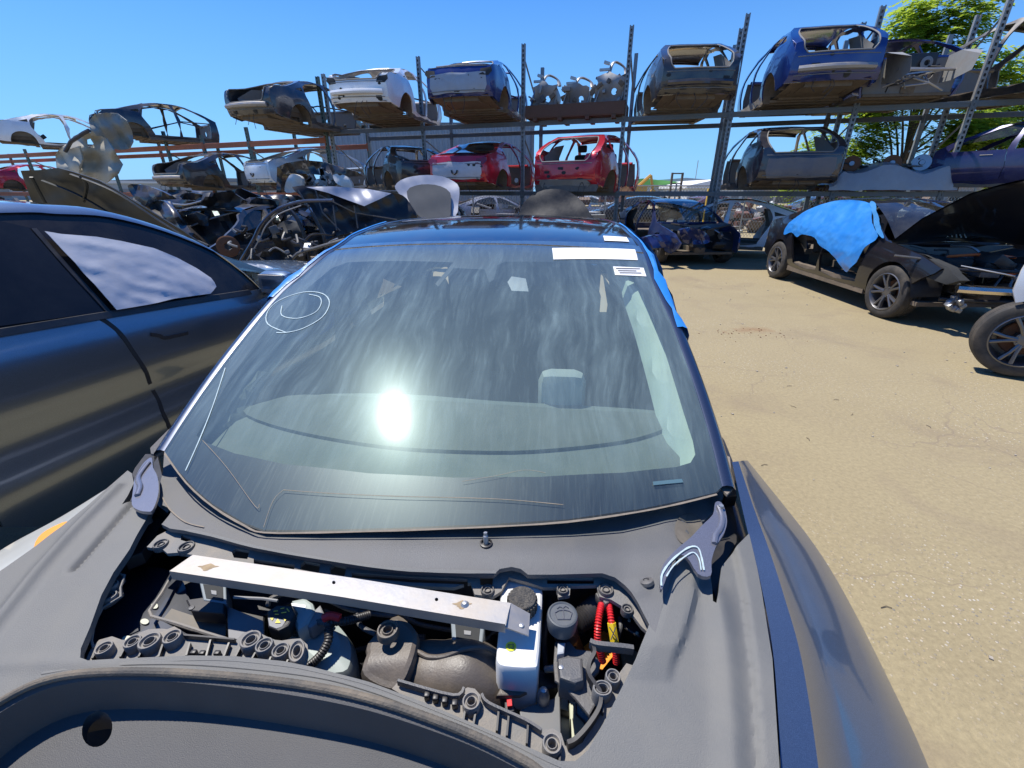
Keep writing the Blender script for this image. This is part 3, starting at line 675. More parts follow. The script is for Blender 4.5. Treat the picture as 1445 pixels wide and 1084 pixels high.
# front flange (left and right) with ring bosses and ribs
FL1 = [(120,934),(128,916),(140,903),(158,898),(172,903),(188,903),(196,893),(210,888),(226,887),(236,888),(246,884),(256,890),(262,899),(298,902),(332,905),(342,894),(356,889),(368,894),(376,898),(388,903),(398,904),(410,902),(424,901),(434,910),(435,925),(430,945),(400,938),(330,931),(270,930),(200,933)]
F1 = hb(sheet(FL1, SFo(-.026), .012, .004), 'clip_flange', FLANGE)
for q in ((147,915,10,None),(187,906,10,None),(211,905,13,11),(243,899,11,None),(354,903,13,None),(373,911,11,None),(396,918,11,None),(419,919,10,15)):
    boss(q[0], q[1], -.012, q[2], .45, par=F1, hgt=.02, ry=q[3], rot=.4)
def rib(pts, dz, wd, hh, par, mat=BLK, name='rib'):
    C = [hs(a, b, SFo(dz)) for a, b in pts]
    if len(C) > 2: C = smooth(C, 4, False)
    rows = []
    for i, p in enumerate(C):
        d = C[min(i+1, len(C)-1)]-C[max(i-1, 0)]; d.z = 0; d.normalize(); q = Vector((-d.y, d.x, 0))*wd*.5; u = Vector((0,0,hh))
        rows.append([p-q, p-q+u, p+q+u, p+q])
    m = MB().grid(rows, close=True); n = len(m.v); m.f += [(0,1,2,3), (n-1,n-2,n-3,n-4)]
    return hb(m, name, mat, par)
for q in (((262,901),(333,907)),((270,912),(265,930)),((299,908),(293,931)),((325,912),(318,931)),((138,925),(133,934)),((178,920),(172,932)),((203,922),(198,932)),((232,914),(226,932)),((341,918),(334,932)),((362,926),(356,937)),((384,932),(380,941)),((408,936),(404,944))):
    rib(q, -.025, .003, .010, F1)
for q in ((274,922),(286,923),(307,923)): 
    c = hs(q[0], q[1], SFo(-.022)); hb(MB().box(c, (.010,.008,.012), bev=.002), 'clip', BLK, F1)
FL2 = [(553,972),(561,963),(600,972),(640,984),(650,975),(660,970),(670,972),(679,982),(684,994),(700,1002),(740,1021),(763,1036),(768,1030),(780,1028),(792,1035),(797,1052),(808,1056),(822,1048),(838,1020),(850,998),(866,968),(874,950),(884,936),(896,940),(880,975),(850,1035),(830,1064),(812,1082),(788,1082),(740,1060),(680,1034),(600,1000)]
F2 = hb(sheet(FL2, SFo(-.028), .012, .004), 'clip_flange', FLANGE)
for q in ((665,990,12,None),(779,1050,13,None),(865,955,10,None)): boss(q[0], q[1], -.014, q[2], .45, par=F2, hgt=.02)
boss(850, 972, -.012, 13, .55, par=F2, hgt=.03, ry=9, rot=.1)
for q in (((562,966),(640,987),(655,976)),((680,985),(690,998),(740,1021),(764,1036))): rib(q, -.024, .004, .012, F2, mat=BLK2, name='rim_rib')
for q in (((657,1004),(654,1022)),((672,1006),(668,1028)),((704,1004),(701,1036)),((718,1012),(715,1043)),((745,1026),(743,1054)),((773,1064),(772,1078)),((790,1064),(789,1082)),((851,985),(850,1010))): rib(q, -.026, .003, .009, F2)
for q in ((603,982),(615,986),(628,990),(642,994)):
    c = hs(q[0], q[1], SFo(-.022)); hb(MB().box(c, (.009,.010,.014), bev=.002), 'clip', BLK, F2)
# right pocket wall: dark S-shaped channel of the flange
rib([(832,912),(843,916),(880,920),(893,922)], -.022, .008, .016, F2, mat=BLK2, name='rim_rib')
rib([(835,916),(838,928),(831,942),(830,958),(838,972),(846,985),(845,1005),(830,1030),(812,1050),(800,1056)], -.026, .006, .016, F2, mat=BLK, name='rim_rib')
# left side boss bracket
LBR = hb(sheet([(148,807),(175,811),(176,818),(171,824),(174,838),(160,850),(146,858),(140,850),(143,838),(150,825)], SFo(-.03), .012, .006), 'boss_bracket', BLK2)
boss(157, 826, -.024, 8, .5, par=LBR, hgt=.012); boss(152, 842, -.024, 11, .5, par=LBR, hgt=.012, ry=8, rot=.3)
hb(MB().tube([hs(a, b, SFo(-.026)) for a, b in ((148,805),(176,812),(170,830),(171,842),(145,858),(133,880),(129,905),(132,915))], .0022, 6), 'wire_rim', FLANGE, LBR)
# ------------------------------------------------------------------ bay box and its contents
BAYZ = .60
BO = [(100,935),(95,900),(130,800),(175,735),(205,700),(225,715),(260,742),(430,775),(690,800),(880,800),(930,820),(950,850),(960,880),(870,1050),(820,1085),(780,1085),(600,1010),(430,960),(270,945)]
P_ = [hs(a, b, SFo(-.018)) for a, b in BO]
m = MB(); n = len(P_)
for i in range(n):
    a, b = P_[i], P_[(i+1) % n]; m.add([a, b, Vector((b.x, b.y, BAYZ)), Vector((a.x, a.y, BAYZ))], [(0,1,2,3)])
m.patch([(p.x, p.y) for p in P_], (), .08, lambda q: (q[0], q[1], BAYZ))
hb(m, 'bay_tub', BLK)
# navy strut tower at the left
hb(sheet([(120,905),(150,830),(200,800),(250,810),(265,840),(285,890),(270,915),(190,925)], lambda x, y: .76+.06*math.sin(6*x), .02, .05, n=2), 'strut_tower', BAYP)
for q in ((204,877,6,4),(218,855,5,4),(180,902,8,5)): 
    hb(sheet(circ(q[0], q[1], q[2], 14, q[3]), lambda x, y: .7635+.06*math.sin(6*x), .02, .002), 'hole_plug', PALE)
def slab(pts, z, th, mat, name, bev=.004, par=None, n=0, zf=None, label=None):
    """solid block whose rounded top follows a traced outline at height z"""
    S = zf or (lambda x, y: z)
    A = pxs(pts, S, n); c = sum(A, Vector((0,0,0)))/len(A); Rr = sum((a-c).length for a in A)/len(A)
    rings = []
    for ins, dz in ((0,-th),(0,-bev),(bev*.3,-bev*.3),(bev,0)):
        rings.append([Vector((a.x+(c.x-a.x)*ins/Rr, a.y+(c.y-a.y)*ins/Rr, a.z+dz)) for a in A])
    m = MB(); o = 0; m.grid(rings, close=True)
    top = rings[-1]; tri = tessellate_polygon([[Vector((p.x, p.y, 0)) for p in top]]); m.add(top, tri)
    bot = rings[0]; m.add(bot, [tuple(reversed(t)) for t in tri])
    return hb(m, name, mat, par, label=label)
def cyl(px, py, z, r, h_, mat, name, par=None, ax=(0,0,1), prof=None, n=28):
    c = hz(px, py, z); k = F/((c.y)*cp+(CZ-c.z)*sp); R0 = r/k
    pr = prof or [(0,0),(.85,0),(.97,-.1),(1,-.25),(1,-1)]
    return hb(MB().lathe([(a*R0, b*h_) for a, b in pr], c, ax, n), name, mat, par)
def hose(pts, r, mat, name, par=None, corr=0.0, n=8, k=10):
    C = [hz(a, b, z) for a, b, z in pts]; C = smooth(C, k, False); C = resample(C, max(12, int(sum((a-b).length for a, b in zip(C, C[1:]))/(.0022 if corr else .008))))
    N1 = len(C)-1
    return hb(MB().tube(C, (lambda t: r*(1+corr*(1 if int(round(t*N1)) % 2 else -1))) if corr else r, n), name, mat, par)
# brake fluid reservoir
RS = slab([(712,812),(748,812),(760,818),(766,832),(764,880),(760,934),(752,943),(712,941),(701,934),(700,922),(705,870),(706,826)], .905, .11, WHITEP, 'brake_fluid_reservoir', .010, n=3)
prof = [(0,0),(.8,0),(.93,-.06),(1,-.2),(1.0,-1)]
CAPT = M('textured_cap', (.045,.045,.045), rough=.6, dirt=.7, dirtcol=(.28,.24,.18), dscale=90, bump=.9, bscale=260)
cyl(737, 842, .938, 20.5, .030, CAPT, 'filler_cap', RS, prof=prof)
m = MB(); c = hz(737, 842, .938)
for k in range(26):
    a = 2*PI*k/26; m.box(c+Vector((.0268*math.cos(a), .0268*math.sin(a), -.017)), (.003,.003,.022), Matrix.Rotation(a, 3, 'Z'))
hb(m, 'cap_grip', CAPT, RS)
YL = slab(circ(721, 912, 7.5, 20, 6.8), .9065, .001, M('yellow_sticker', (.80,.78,.04), rough=.5), 'warning_sticker', .0002, RS)
c = hz(721, 912, .9078)
for k in (-1, 1): hb(MB().tube([c+Vector((.0052*math.cos(a), .0052*math.sin(a), 0)) for a in [math.radians(90-60+k*90+ j*20) for j in range(7)]], .0006, 5), 'sticker_mark', INK, RS)
hb(MB().lathe([(.003,0),(.0036,.0006),(.003,.001)], c, n=16), 'sticker_mark', INK, RS)
for q in ((718,944),(732,946)): cyl(q[0], q[1], .83, 5, .03, WHITEP, 'outlet', RS, ax=(0,.6,1))
# washer fluid neck and cap
WC = cyl(794, 866, .925, 22, .034, M('washer_cap_plastic', (.075,.085,.095), rough=.45, dirt=.3, dirtcol=(.2,.18,.15), dscale=20), 'washer_cap', prof=[(0,-.06),(.78,-.06),(.86,0),(.95,-.04),(1,-.2),(1,-.5),(.93,-1)])
c = hz(794, 866, .9245)
# wiper and spray emblem in raised lines
em = MB(); em.tube([c+Vector((x, y, 0)) for x, y in ((-.014,.002),(-.010,-.011),(.012,-.011),(.017,.002))], .0007, 5)
em.tube([c+Vector((x, y, 0)) for x, y in ((-.014,.002),(-.006,.007),(.004,.008),(.012,.006),(.017,.002))], .0007, 5)
em.tube([c+Vector((x, y, 0)) for x, y in ((.001,-.010),(.002,.012))], .0007, 5)
em.tube([c+Vector((x, y, 0)) for x, y in ((-.009,.011),(-.004,.015),(.002,.012),(.007,.016),(.012,.012))], .0007, 5)
hb(em, 'wiper_emblem', INK, WC)
hose([(795,880,.895),(800,900,.84),(812,925,.76)], .024, BLK, 'washer_neck')
hose([(812,878,.86),(828,868,.86),(842,855,.85)], .021, BLK, 'corrugated_hose', corr=.09, n=16)
for q in ((846,846),(853,851)): hb(MB().box(hz(q[0], q[1], .895), (.010,.018,.02), Matrix.Rotation(.4, 3, 'Z'), .002), 'clamp', BLK2)
hose([(770,830,.84),(776,858,.84),(768,900,.82),(772,960,.78)], .006, BLK, 'hose')
# red battery cables with yellow tape and orange label
cb = hose([(855,838,.89),(848,856,.895),(844,880,.885),(844,905,.86),(851,935,.82)], .0062, REDP, 'red_cable', corr=.13, n=10)
cb = hose([(856,838,.89),(860,858,.895),(863,880,.885),(867,905,.86),(870,935,.82)], .0060, REDP, 'red_cable', corr=.13, n=10)
hose([(863,879,.886),(865,892,.874),(867.5,908,.858)], .0082, YEL, 'yellow_tape', cb)
hose([(860,885,.893),(871,903,.873)], .0009, INK, 'tape_mark', cb, k=3); hose([(869,885,.893),(862,903,.873)], .0009, INK, 'tape_mark', cb, k=3)
OL = slab([(816,918),(852,890),(862,896),(866,925),(850,945),(838,940)], .79, .003, ORG, 'orange_label', .0008)
for q in (((832,922),(842,918)),((850,912),(856,908)),((842,935),(850,928))):
    hb(MB().tube([hz(a, b, .794) for a, b in q], .0022, 5), 'label_mark', INK, OL)
slab([(876,900),(890,888),(908,900),(912,925),(892,945),(880,935)], .70, .02, PALE, 'inner_fender_panel', n=2)
slab([(801,905),(815,895),(820,900),(812,914),(806,917)], .72, .02, PALE, 'inner_fender_panel')
slab([(875,870),(890,873),(906,885),(904,899),(890,892),(880,884)], .86, .004, BLK, 'bracket_plate')
for q in ((888,875),(899,893)): cyl(q[0], q[1], .862, 2.2, .003, PALE, 'plate_hole')
hose([(874,872,.86),(876,885,.86),(872,900,.84)], .004, BLK2, 'hose')
# grey module block and its triangular carrier at the right
CA = slab([(783,905),(800,900),(812,915),(835,918),(848,935),(845,948),(838,955),(832,965),(836,975),(842,985),(840,996),(832,1010),(812,985),(795,968),(783,960),(781,935)], .868, .006, BLK2, 'module_carrier', .003)
mb_ = slab([(787,928),(800,924),(822,927),(824,960),(812,964),(790,956)], .892, .05, BLK2, 'sensor_module', .006)
cyl(792, 941, .893, 3.5, .003, STEEL, 'screw', mb_)
slab([(787,906),(798,906),(796,922),(786,924)], .885, .02, M('pale_grey_clip', (.4,.42,.44), rough=.4), 'clip_block')
hose([(770,945,.80),(785,943,.82),(800,948,.83)], .006, STEEL, 'threaded_rod', corr=.15, k=6)
# pale chassis beams low at the right
slab([(790,976),(800,972),(806,1040),(798,1050),(790,1040)], .74, .02, PALE, 'chassis_rail')
slab([(803,985),(815,990),(838,1012),(822,1038),(806,1052)], .76, .02, M('primer_rail', (.46,.48,.36), rough=.6, dirt=.3), 'chassis_rail')
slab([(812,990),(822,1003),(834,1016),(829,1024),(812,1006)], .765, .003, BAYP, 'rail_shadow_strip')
# dark metal plate with bright bolt
PL = slab([(733,1002),(748,996),(770,990),(784,984),(790,972),(792,1045),(768,1038),(735,1015)], .82, .01, M('steel_plate', (.13,.135,.14), rough=.45, metal=.3, dirt=.4, dirtcol=(.2,.17,.13), dscale=20), 'steel_plate', .002)
cyl(767, 974, .85, 9, .04, STEEL, 'bolt', PL, prof=[(0,.1),(.5,.05),(.85,-.15),(1,-.4),(1,-1)])
slab([(738,945),(760,940),(785,950),(790,970),(760,975),(742,965)], .79, .05, BLK, 'pump_body', .01)
# red plug
rp = slab([(712,990),(724,988),(726,1003),(713,1004)], .835, .03, BLK2, 'fuse_plug'); slab([(715,987),(722,986),(723,996),(716,997)], .842, .015, REDP, 'red_tab', .001, rp)
# brown duct: bracket and elbow
BR = slab([(517,905),(553,867),(570,868),(589,888),(590,905),(582,935),(566,968),(548,972),(520,960),(508,945),(516,920)], .885, .07, BROWNP, 'duct_bracket', .012, n=2, zf=lambda x, y: .885-.5*max(0, .50-y)-.15*abs(x+.16))
boss(547, 889, -.012, 14, .42, mat=BROWNP, par=BR, hgt=.012)
rows = []; C = smooth([hz(a, b, z) for a, b, z in ((565,960,.81),(600,940,.83),(640,935,.845),(680,950,.84),(700,985,.80),(712,1020,.76))], 5, False)
C = [hz(575,975,.79), ]+C
hb(MB().tube(smooth([hz(a, b, z) for a, b, z in ((560,985,.77),(590,950,.815),(625,950,.825),(665,950,.83),(692,975,.80),(700,1010,.76),(702,1040,.72))], 6, False), lambda t: .046+.012*math.sin(t*PI), 20, flat=.8), 'air_duct', BROWNP)
hb(MB().tube(smooth([hz(a, b, z) for a, b, z in ((588,918,.868),(605,927,.868),(628,926,.872),(655,916,.882),(685,914,.88),(705,924,.865))], 6, False), .0045, 8), 'duct_rim', BROWNP)
slab([(700,958),(712,950),(736,952),(748,962),(746,975),(733,981),(700,982),(705,972)], .845, .008, BROWNP, 'duct_tab', .003)
cyl(735, 966, .850, 4, .006, BLK, 'tab_bolt', n=6)
# square box connectors under the bar
def sock(pts, z, nm, col):
    S = lambda x, y: z
    o = slab(pts, z, .05, col, nm, .003)
    c = sum((Vector(p) for p in pts), Vector((0,0)))/len(pts); q = [tuple(c+(Vector(p)-c)*.74) for p in pts]
    slab(q, z+.0012, .004, INTD, 'socket_hole', .0004, o)
    q2 = [tuple(c+(Vector(p)-c)*.22) for p in pts]; slab(q2, z+.003, .004, GREYP, 'socket_core', .001, o)
GB = M('blue_grey_connector', (.16,.20,.23), rough=.5, dirt=.3)
sock([(636,876),(684,882),(681,909),(638,904)], .862, 'square_connector', GB); sock([(281,820),(319,825),(320,852),(287,847)], .862, 'square_connector', GB)
# clear coolant tank, hexagonal cap, label, looms
TK = slab([(404,872),(425,858),(462,862),(478,874),(498,900),(500,930),(488,950),(440,946),(405,905),(384,895)], .83, .12, CLEARP, 'coolant_tank', .03, n=3)
HC = slab([(377,862),(391,853),(412,854),(417,866),(407,883),(393,890),(378,884)], .885, .03, BLK, 'hexagonal_cap', .004)
slab([(378,872),(386,871),(404,875),(398,884),(390,887),(380,883)], .8858, .001, GREYP, 'cap_label', .0003, HC)
YM = M('yellow_print', (.72,.60,.08), rough=.5)
for q in ([(381,872),(386,872),(384,876)],[(388,879),(392,873),(396,879)],[(400,873),(404,874),(402,877)]): slab(q, .8875, .0006, YM, 'warning_triangle', .0001, HC)
for q in (((386,863),(392,862)),((396,859),(401,858)),((397,865),(404,864)),((388,867),(393,867)),((405,859),(408,863))):
    hb(MB().tube([hz(a, b, .8862) for a, b in q], .0009, 5), 'cap_lettering', YM, HC)
TC = slab([(411,846),(430,842),(442,850),(446,862),(436,880),(420,890),(415,880),(419,866),(412,855)], .87, .06, CLEARP, 'pump_housing', .008); slab([(411,851),(432,854),(431,859),(412,856)], .8712, .001, PAPER, 'paper_strip', .0002, TC)
cyl(415, 885, .845, 6, .02, STEEL, 'tank_bolt', TK, prof=[(0,0),(.5,0),(.6,-.1),(.6,-.4),(1,-.45),(1,-1)])
slab([(440,864),(452,853),(459,868),(447,880),(438,886),(430,882)], .866, .03, GREYP, 'grey_plug', .004)
RC = hose([(456,873,.885),(466,869,.888),(480,872,.885)], .0075, REDP, 'red_clip', k=4)
hose([(436,940,.83),(452,925,.845),(463,905,.86),(464,888,.87),(470,878,.875),(490,876,.87),(520,868,.85)], .0078, BLK, 'wiring_loom', corr=.08, n=10)
hose([(448,878,.86),(462,880,.87),(470,890,.865)], .006, BLK2, 'wiring_loom', corr=.1, n=8)
for q in (((505,860,.84),(508,882,.84),(530,895,.84)),((540,850,.82),(560,862,.82),(590,880,.80),(640,890,.78)),((400,838,.86),(382,845,.86),(378,855,.85)),((445,840,.84),(470,850,.85),(500,862,.84),(560,870,.83))):
    hose(q, .0048, BLK2, 'pipe')
# black air box and panels at the left
AB = slab([(210,866),(247,806),(330,822),(420,840),(412,850),(374,868),(372,905),(330,900),(270,890),(216,876)], .80, .03, BLK, 'air_box', .006)
hb(MB().tube([hz(a, b, .842) for a, b in ((245,808),(228,838),(211,862),(214,870),(250,880),(290,893),(320,902))], .0035, 6), 'air_box_rim', FLANGE, AB)
slab([(320,855),(372,876),(373,903),(322,902)], .845, .006, M('grey_divider', (.16,.165,.175), rough=.5, dirt=.25), 'divider_panel', .002, AB)
slab([(262,846),(290,842),(318,850),(316,866),(270,862)], .86, .03, BLK, 'latch_block', .004, AB); cyl(270, 857, .862, 4, .004, BLK2, 'latch_screw', AB)
slab([(218,873),(240,858),(270,868),(300,876),(320,880),(318,900),(270,890)], .815, .004, M('dusty_tray', (.14,.135,.125), rough=.7, dirt=.5, dscale=9), 'tray_floor', .001, AB)
hb(MB().tube([hz(a, b, .87) for a, b in ((330,843),(372,845),(392,848))], .003, 6), 'air_box_edge', GREYP, AB)
rnd = random.Random(11)
for k in range(30):       # loose hoses and lines low in the bay
    x = rnd.uniform(440, 870); y = rnd.uniform(835, 1000)
    hose([(x, y, .74), (x+rnd.uniform(-40,40), y+rnd.uniform(-30,30), .76), (x+rnd.uniform(-80,80), y+rnd.uniform(-50,50), .72)], rnd.uniform(.004,.008), rnd.choice([BLK, BLK2, BLK2, GREYP]), 'pipe')
# ------------------------------------------------------------------ frunk seal, wall, tub cover
SEA = [(-150,1135),(-110,1085),(-50,1034),(0,997),(60,967),(130,954),(250,954),(400,967),(520,990),(640,1031),(720,1068),(768,1100),(815,1170),(845,1260)]
C = smooth([hs(a, b, S0) for a, b in SEA], 6, False)
N1 = len(resample(C, 400))-1
hb(MB().tube([p+Vector((0,0,.008)) for p in resample(C, 400)], lambda t: .0062+.00025*math.sin(t*900), 10), 'rubber_seal', RUB)
rows = []; cen = hz(330, 1300, .8)
for p in resample(C, 80):
    d = (cen-p); d.z = 0; d.normalize()
    rows.append([p+Vector((0,0,.004)), p+d*.012+Vector((0,0,-.001)), p+d*.016+Vector((0,0,-.03)), p+d*.020+Vector((0,0,-.12))])
hb(MB().grid(rows), 'frunk_wall', TUBP)
L = [(p+ (cen-p).normalized()*.004) for p in resample(C, 120)]
SC_ = lambda x, y: S0(x, y)-.070-.02*(-.3-min(-.3, st((x, y))[1]))
hole = circ(137, 1029, 21, 22, 26, .35)
H = [(p.x, p.y) for p in (hs(a, b, SC_) for a, b in hole)]
cov = MB().patch([(p.x, p.y) for p in L], [H], .02, lambda q: (q[0], q[1], SC_(q[0], q[1])), lambda q, P: (0,0,-.02))
hb(cov, 'frunk_cover', TUBP)
hb(MB().box(w_(0,-.5,.66), (1.2,.6,.02), R_), 'frunk_floor', BLK)
# ------------------------------------------------------------------ hinge arms
def arm(top, z, name, th=.008):
    S = lambda x, y: z(x, y)
    return hb(sheet(top, S, .008, th, n=3), name, HINGE)
rz = hs(1005, 760, S0)
SRH = lambda x, y: S0(x, y)+.040+.03*max(0, y-.66)
AR = arm([(1009,710),(1016,708),(1022,716),(1026,735),(1022,752),(1010,772),(1004,792),(1003,812),(985,810),(968,785),(950,790),(934,832),(931,815),(937,795),(955,775),(975,758),(990,742),(1006,726)], SRH, 'hinge_arm')
cb_ = [hs(a, b, SRH)+Vector((0,0,.002)) for a, b in ((1014,716),(1019,730),(1017,745),(1010,756),(1008,768))]
hb(MB().tube(smooth(cb_, 4, False), .0055, 10, flat=.8), 'hinge_rib', HINGE, AR)
hb(strip_px([(933,828),(934,812),(945,795),(962,780),(975,773),(985,775),(990,790),(993,806)], SRH, .0016, .003), 'scraped_edge', CHALK, AR)
hb(strip_px([(940,815),(950,800),(966,787),(978,781),(986,790),(989,806)], SRH, .0012, .003), 'scraped_edge', CHALK, AR)
SLH = lambda x, y: S0(x, y)+.022
AL = arm([(206,650),(214,646),(216,660),(222,672),(224,690),(221,706),(215,720),(208,722),(196,720),(186,712),(188,690),(190,676),(198,660)], SLH, 'hinge_arm')
hb(MB().tube(smooth([hs(a, b, SLH)+Vector((0,0,.002)) for a, b in ((210,654),(202,664),(195,676),(198,688),(194,700))], 4, False), .006, 10, flat=.8), 'hinge_rib', HINGE, AL)
cyl(1018, 713, 1.0, 3.5, .01, STEEL, 'hinge_bolt', AR); cyl(206, 728, .93, 5, .02, STEEL, 'hinge_bolt', AL)
# dark well behind the hinge arms
slab([(1018,700),(1030,698),(1040,740),(1040,765),(1020,800),(1012,852),(1004,830),(1000,770)], .90, .03, BLK, 'hinge_well')
slab([(172,700),(190,660),(205,640),(222,640),(240,718),(232,735),(200,780),(175,790)], .88, .03, BLK, 'hinge_well')
hb(sheet([(212,632),(238,606),(246,600),(236,620),(230,636),(222,642),(213,640)], lambda x, y: SG(x, y)-.012, .02, .006), 'pillar_foot_trim', BLK2)
hb(sheet([(1019,640),(1030,645),(1034,690),(1026,698),(1018,690)], lambda x, y: 1.0, .02, .006), 'pillar_foot_trim', M('dusty_gasket', (.19,.165,.14), rough=.8, dirt=.5))
# ------------------------------------------------------------------ fenders
def rails(R, n=40, mat=NAVY, name='fender', par=None, label=None, th=None):
    cur = []
    for r in R:
        C = smooth([hz(a, b, z) for a, b, z in r], 6, False); cur.append(resample(C, n))
    return hb(MB().grid([[c[i] for c in cur] for i in range(n)]), name, mat, par, label=label)
inner = [(1033,652,.985),(1048,720,.963),(1060,770,.945),(1077,840,.925),(1092,930,.905),(1102,1084,.872),(1108,1260,.83)]
r0 = [(a-1, b, z-.05) for a, b, z in inner]
r2 = [(1042,651,.985),(1063,715,.963),(1085,775,.947),(1106,840,.928),(1131,930,.906),(1155,1084,.872),(1172,1260,.83)]
r3 = [(1044,651,.972),(1067,712,.950),(1090,772,.932),(1114,840,.910),(1141,930,.885),(1167,1084,.848),(1186,1260,.80)]
r4 = [(1048,650,.962),(1082,712,.930),(1108,770,.905),(1134,835,.880),(1166,930,.845),(1205,1084,.80),(1230,1260,.75)]
r5 = [(1052,650,.952),(1094,712,.900),(1132,770,.870),(1172,838,.840),(1220,930,.805),(1258,1084,.775),(1290,1260,.72)]
r6 = [(1055,650,.94),(1102,708,.86),(1150,770,.815),(1192,838,.77),(1247,945,.71),(1311,1084,.66),(1370,1260,.60)]
rails([[(a-16, b, z-.13) for a, b, z in inner], r0, inner, r2], name='fender_ridge', mat=NAVYF)
slab([(1006,600),(1022,620),(1034,650),(1040,700),(1024,702),(1012,660)], .93, .03, BLK, 'hinge_well')
rails([r2, r3, r4, r5, r6], name='fender', mat=NAVYF)
r7 = []
for a, b, z in r6: p = hz(a, b, z); r7.append(p)
C6 = resample(smooth(r7, 6, False), 30)
hb(MB().grid([[p, p+Vector((.012,-.004,-.10)), p+Vector((.0,0,-.25)), p+Vector((-.04,0,-.45))] for p in C6]), 'fender_skirt', NAVYF)
# left fender, pale replacement wing with an amber side marker
li = [(176,690,.93),(120,740,.90),(60,790,.875),(0,838,.855),(-60,880,.84),(-160,960,.80)]
lo_ = [(166,690,.90),(100,738,.85),(40,775,.80),(-10,806,.78),(-60,838,.76),(-170,900,.70)]
ll = [(150,690,.80),(85,730,.70),(20,765,.60),(-30,795,.55),(-100,830,.5),(-200,900,.45)]
lw = rails([li, lo_, ll], mat=M('pale_wing_paint', (.62,.64,.62), rough=.35, coat=.6, dirt=.25), name='fender', label='pale grey fender with an amber side marker')
hb(sheet([(48,772),(54,758),(66,748),(82,740),(94,736),(100,742),(80,762),(60,774)], lambda x, y: .905, .01, .05, n=2), 'side_marker', M('amber_lens', (.85,.35,.03), rough=.25, coat=.5), lw)
# ------------------------------------------------------------------ loose aluminium bar across the bay
BS = lambda x, y: .953
BAR = empty('metal_bar', hz(480, 830, .953), 0, 'long silver aluminium bar with rusty smudges lying across the open bay', 'metal bar')
BI = Matrix.Translation(-Vector(BAR.location))
def bb(mb, name, mat): mb.xf(BI); return mb.build(name, mat, BAR)
A = [hz(a, b, .953) for a, b in ((272,783),(500,816),(721,851),(713,881),(480,842),(239,806))]
m = MB().patch([(p.x, p.y) for p in A], [[(hz(a, b, .953).x, hz(a, b, .953).y) for a, b in circ(x, y, 2.6, 8)] for x, y in ((471,822),(616,846))], .012, lambda q: (q[0], q[1], .953), lambda q, P: (0,0,-.003))
bb(m, 'bar_top', ALU)
a, b = A[5], A[3]; mm = A[4]
bb(MB().grid([[p+Vector((0,-.0005,.0)), p+Vector((0,-.001,-.020))] for p in resample([a, mm, b], 12)]+[]), 'bar_lip', ALU)
m = MB(); q = [hz(721,851,.952), hz(748,866,.938), hz(746,897,.932), hz(713,885,.945)]
m.add(q+[p+Vector((0,0,-.003)) for p in q], [(0,1,2,3),(7,6,5,4),(0,4,5,1),(1,5,6,2),(2,6,7,3),(3,7,4,0)]); bb(m, 'end_tab', ALU)
SM = M('rust_smudge', (.30,.22,.13), rough=.9, var=.5, vscale=60)
for x, y, rx, ry in ((293,800,14,5),(652,853,12,5),(737,880,5,8)):
    cpt = hz(x, y, .954)
    poly = [(cpt.x+rx/900*(1+.3*math.sin(3*a)+.2*math.sin(7*a))*math.cos(a), cpt.y+ry/700*(1+.3*math.cos(4*a))*math.sin(a)) for a in [2*PI*k/28 for k in range(28)]]
    if x < 700: bb(MB().patch(poly, (), .006, lambda q: (q[0], q[1], .9534)), 'rust_stain', SM)
bb(MB().lathe([(0,.006),(.004,.005),(.006,.002),(.008,0)], hz(656,853,.953), n=12), 'rivet', STEEL)
bb(MB().lathe([(0,.003),(.004,.002),(.005,0)], hz(736,883,.938), n=12), 'rivet', STEEL)
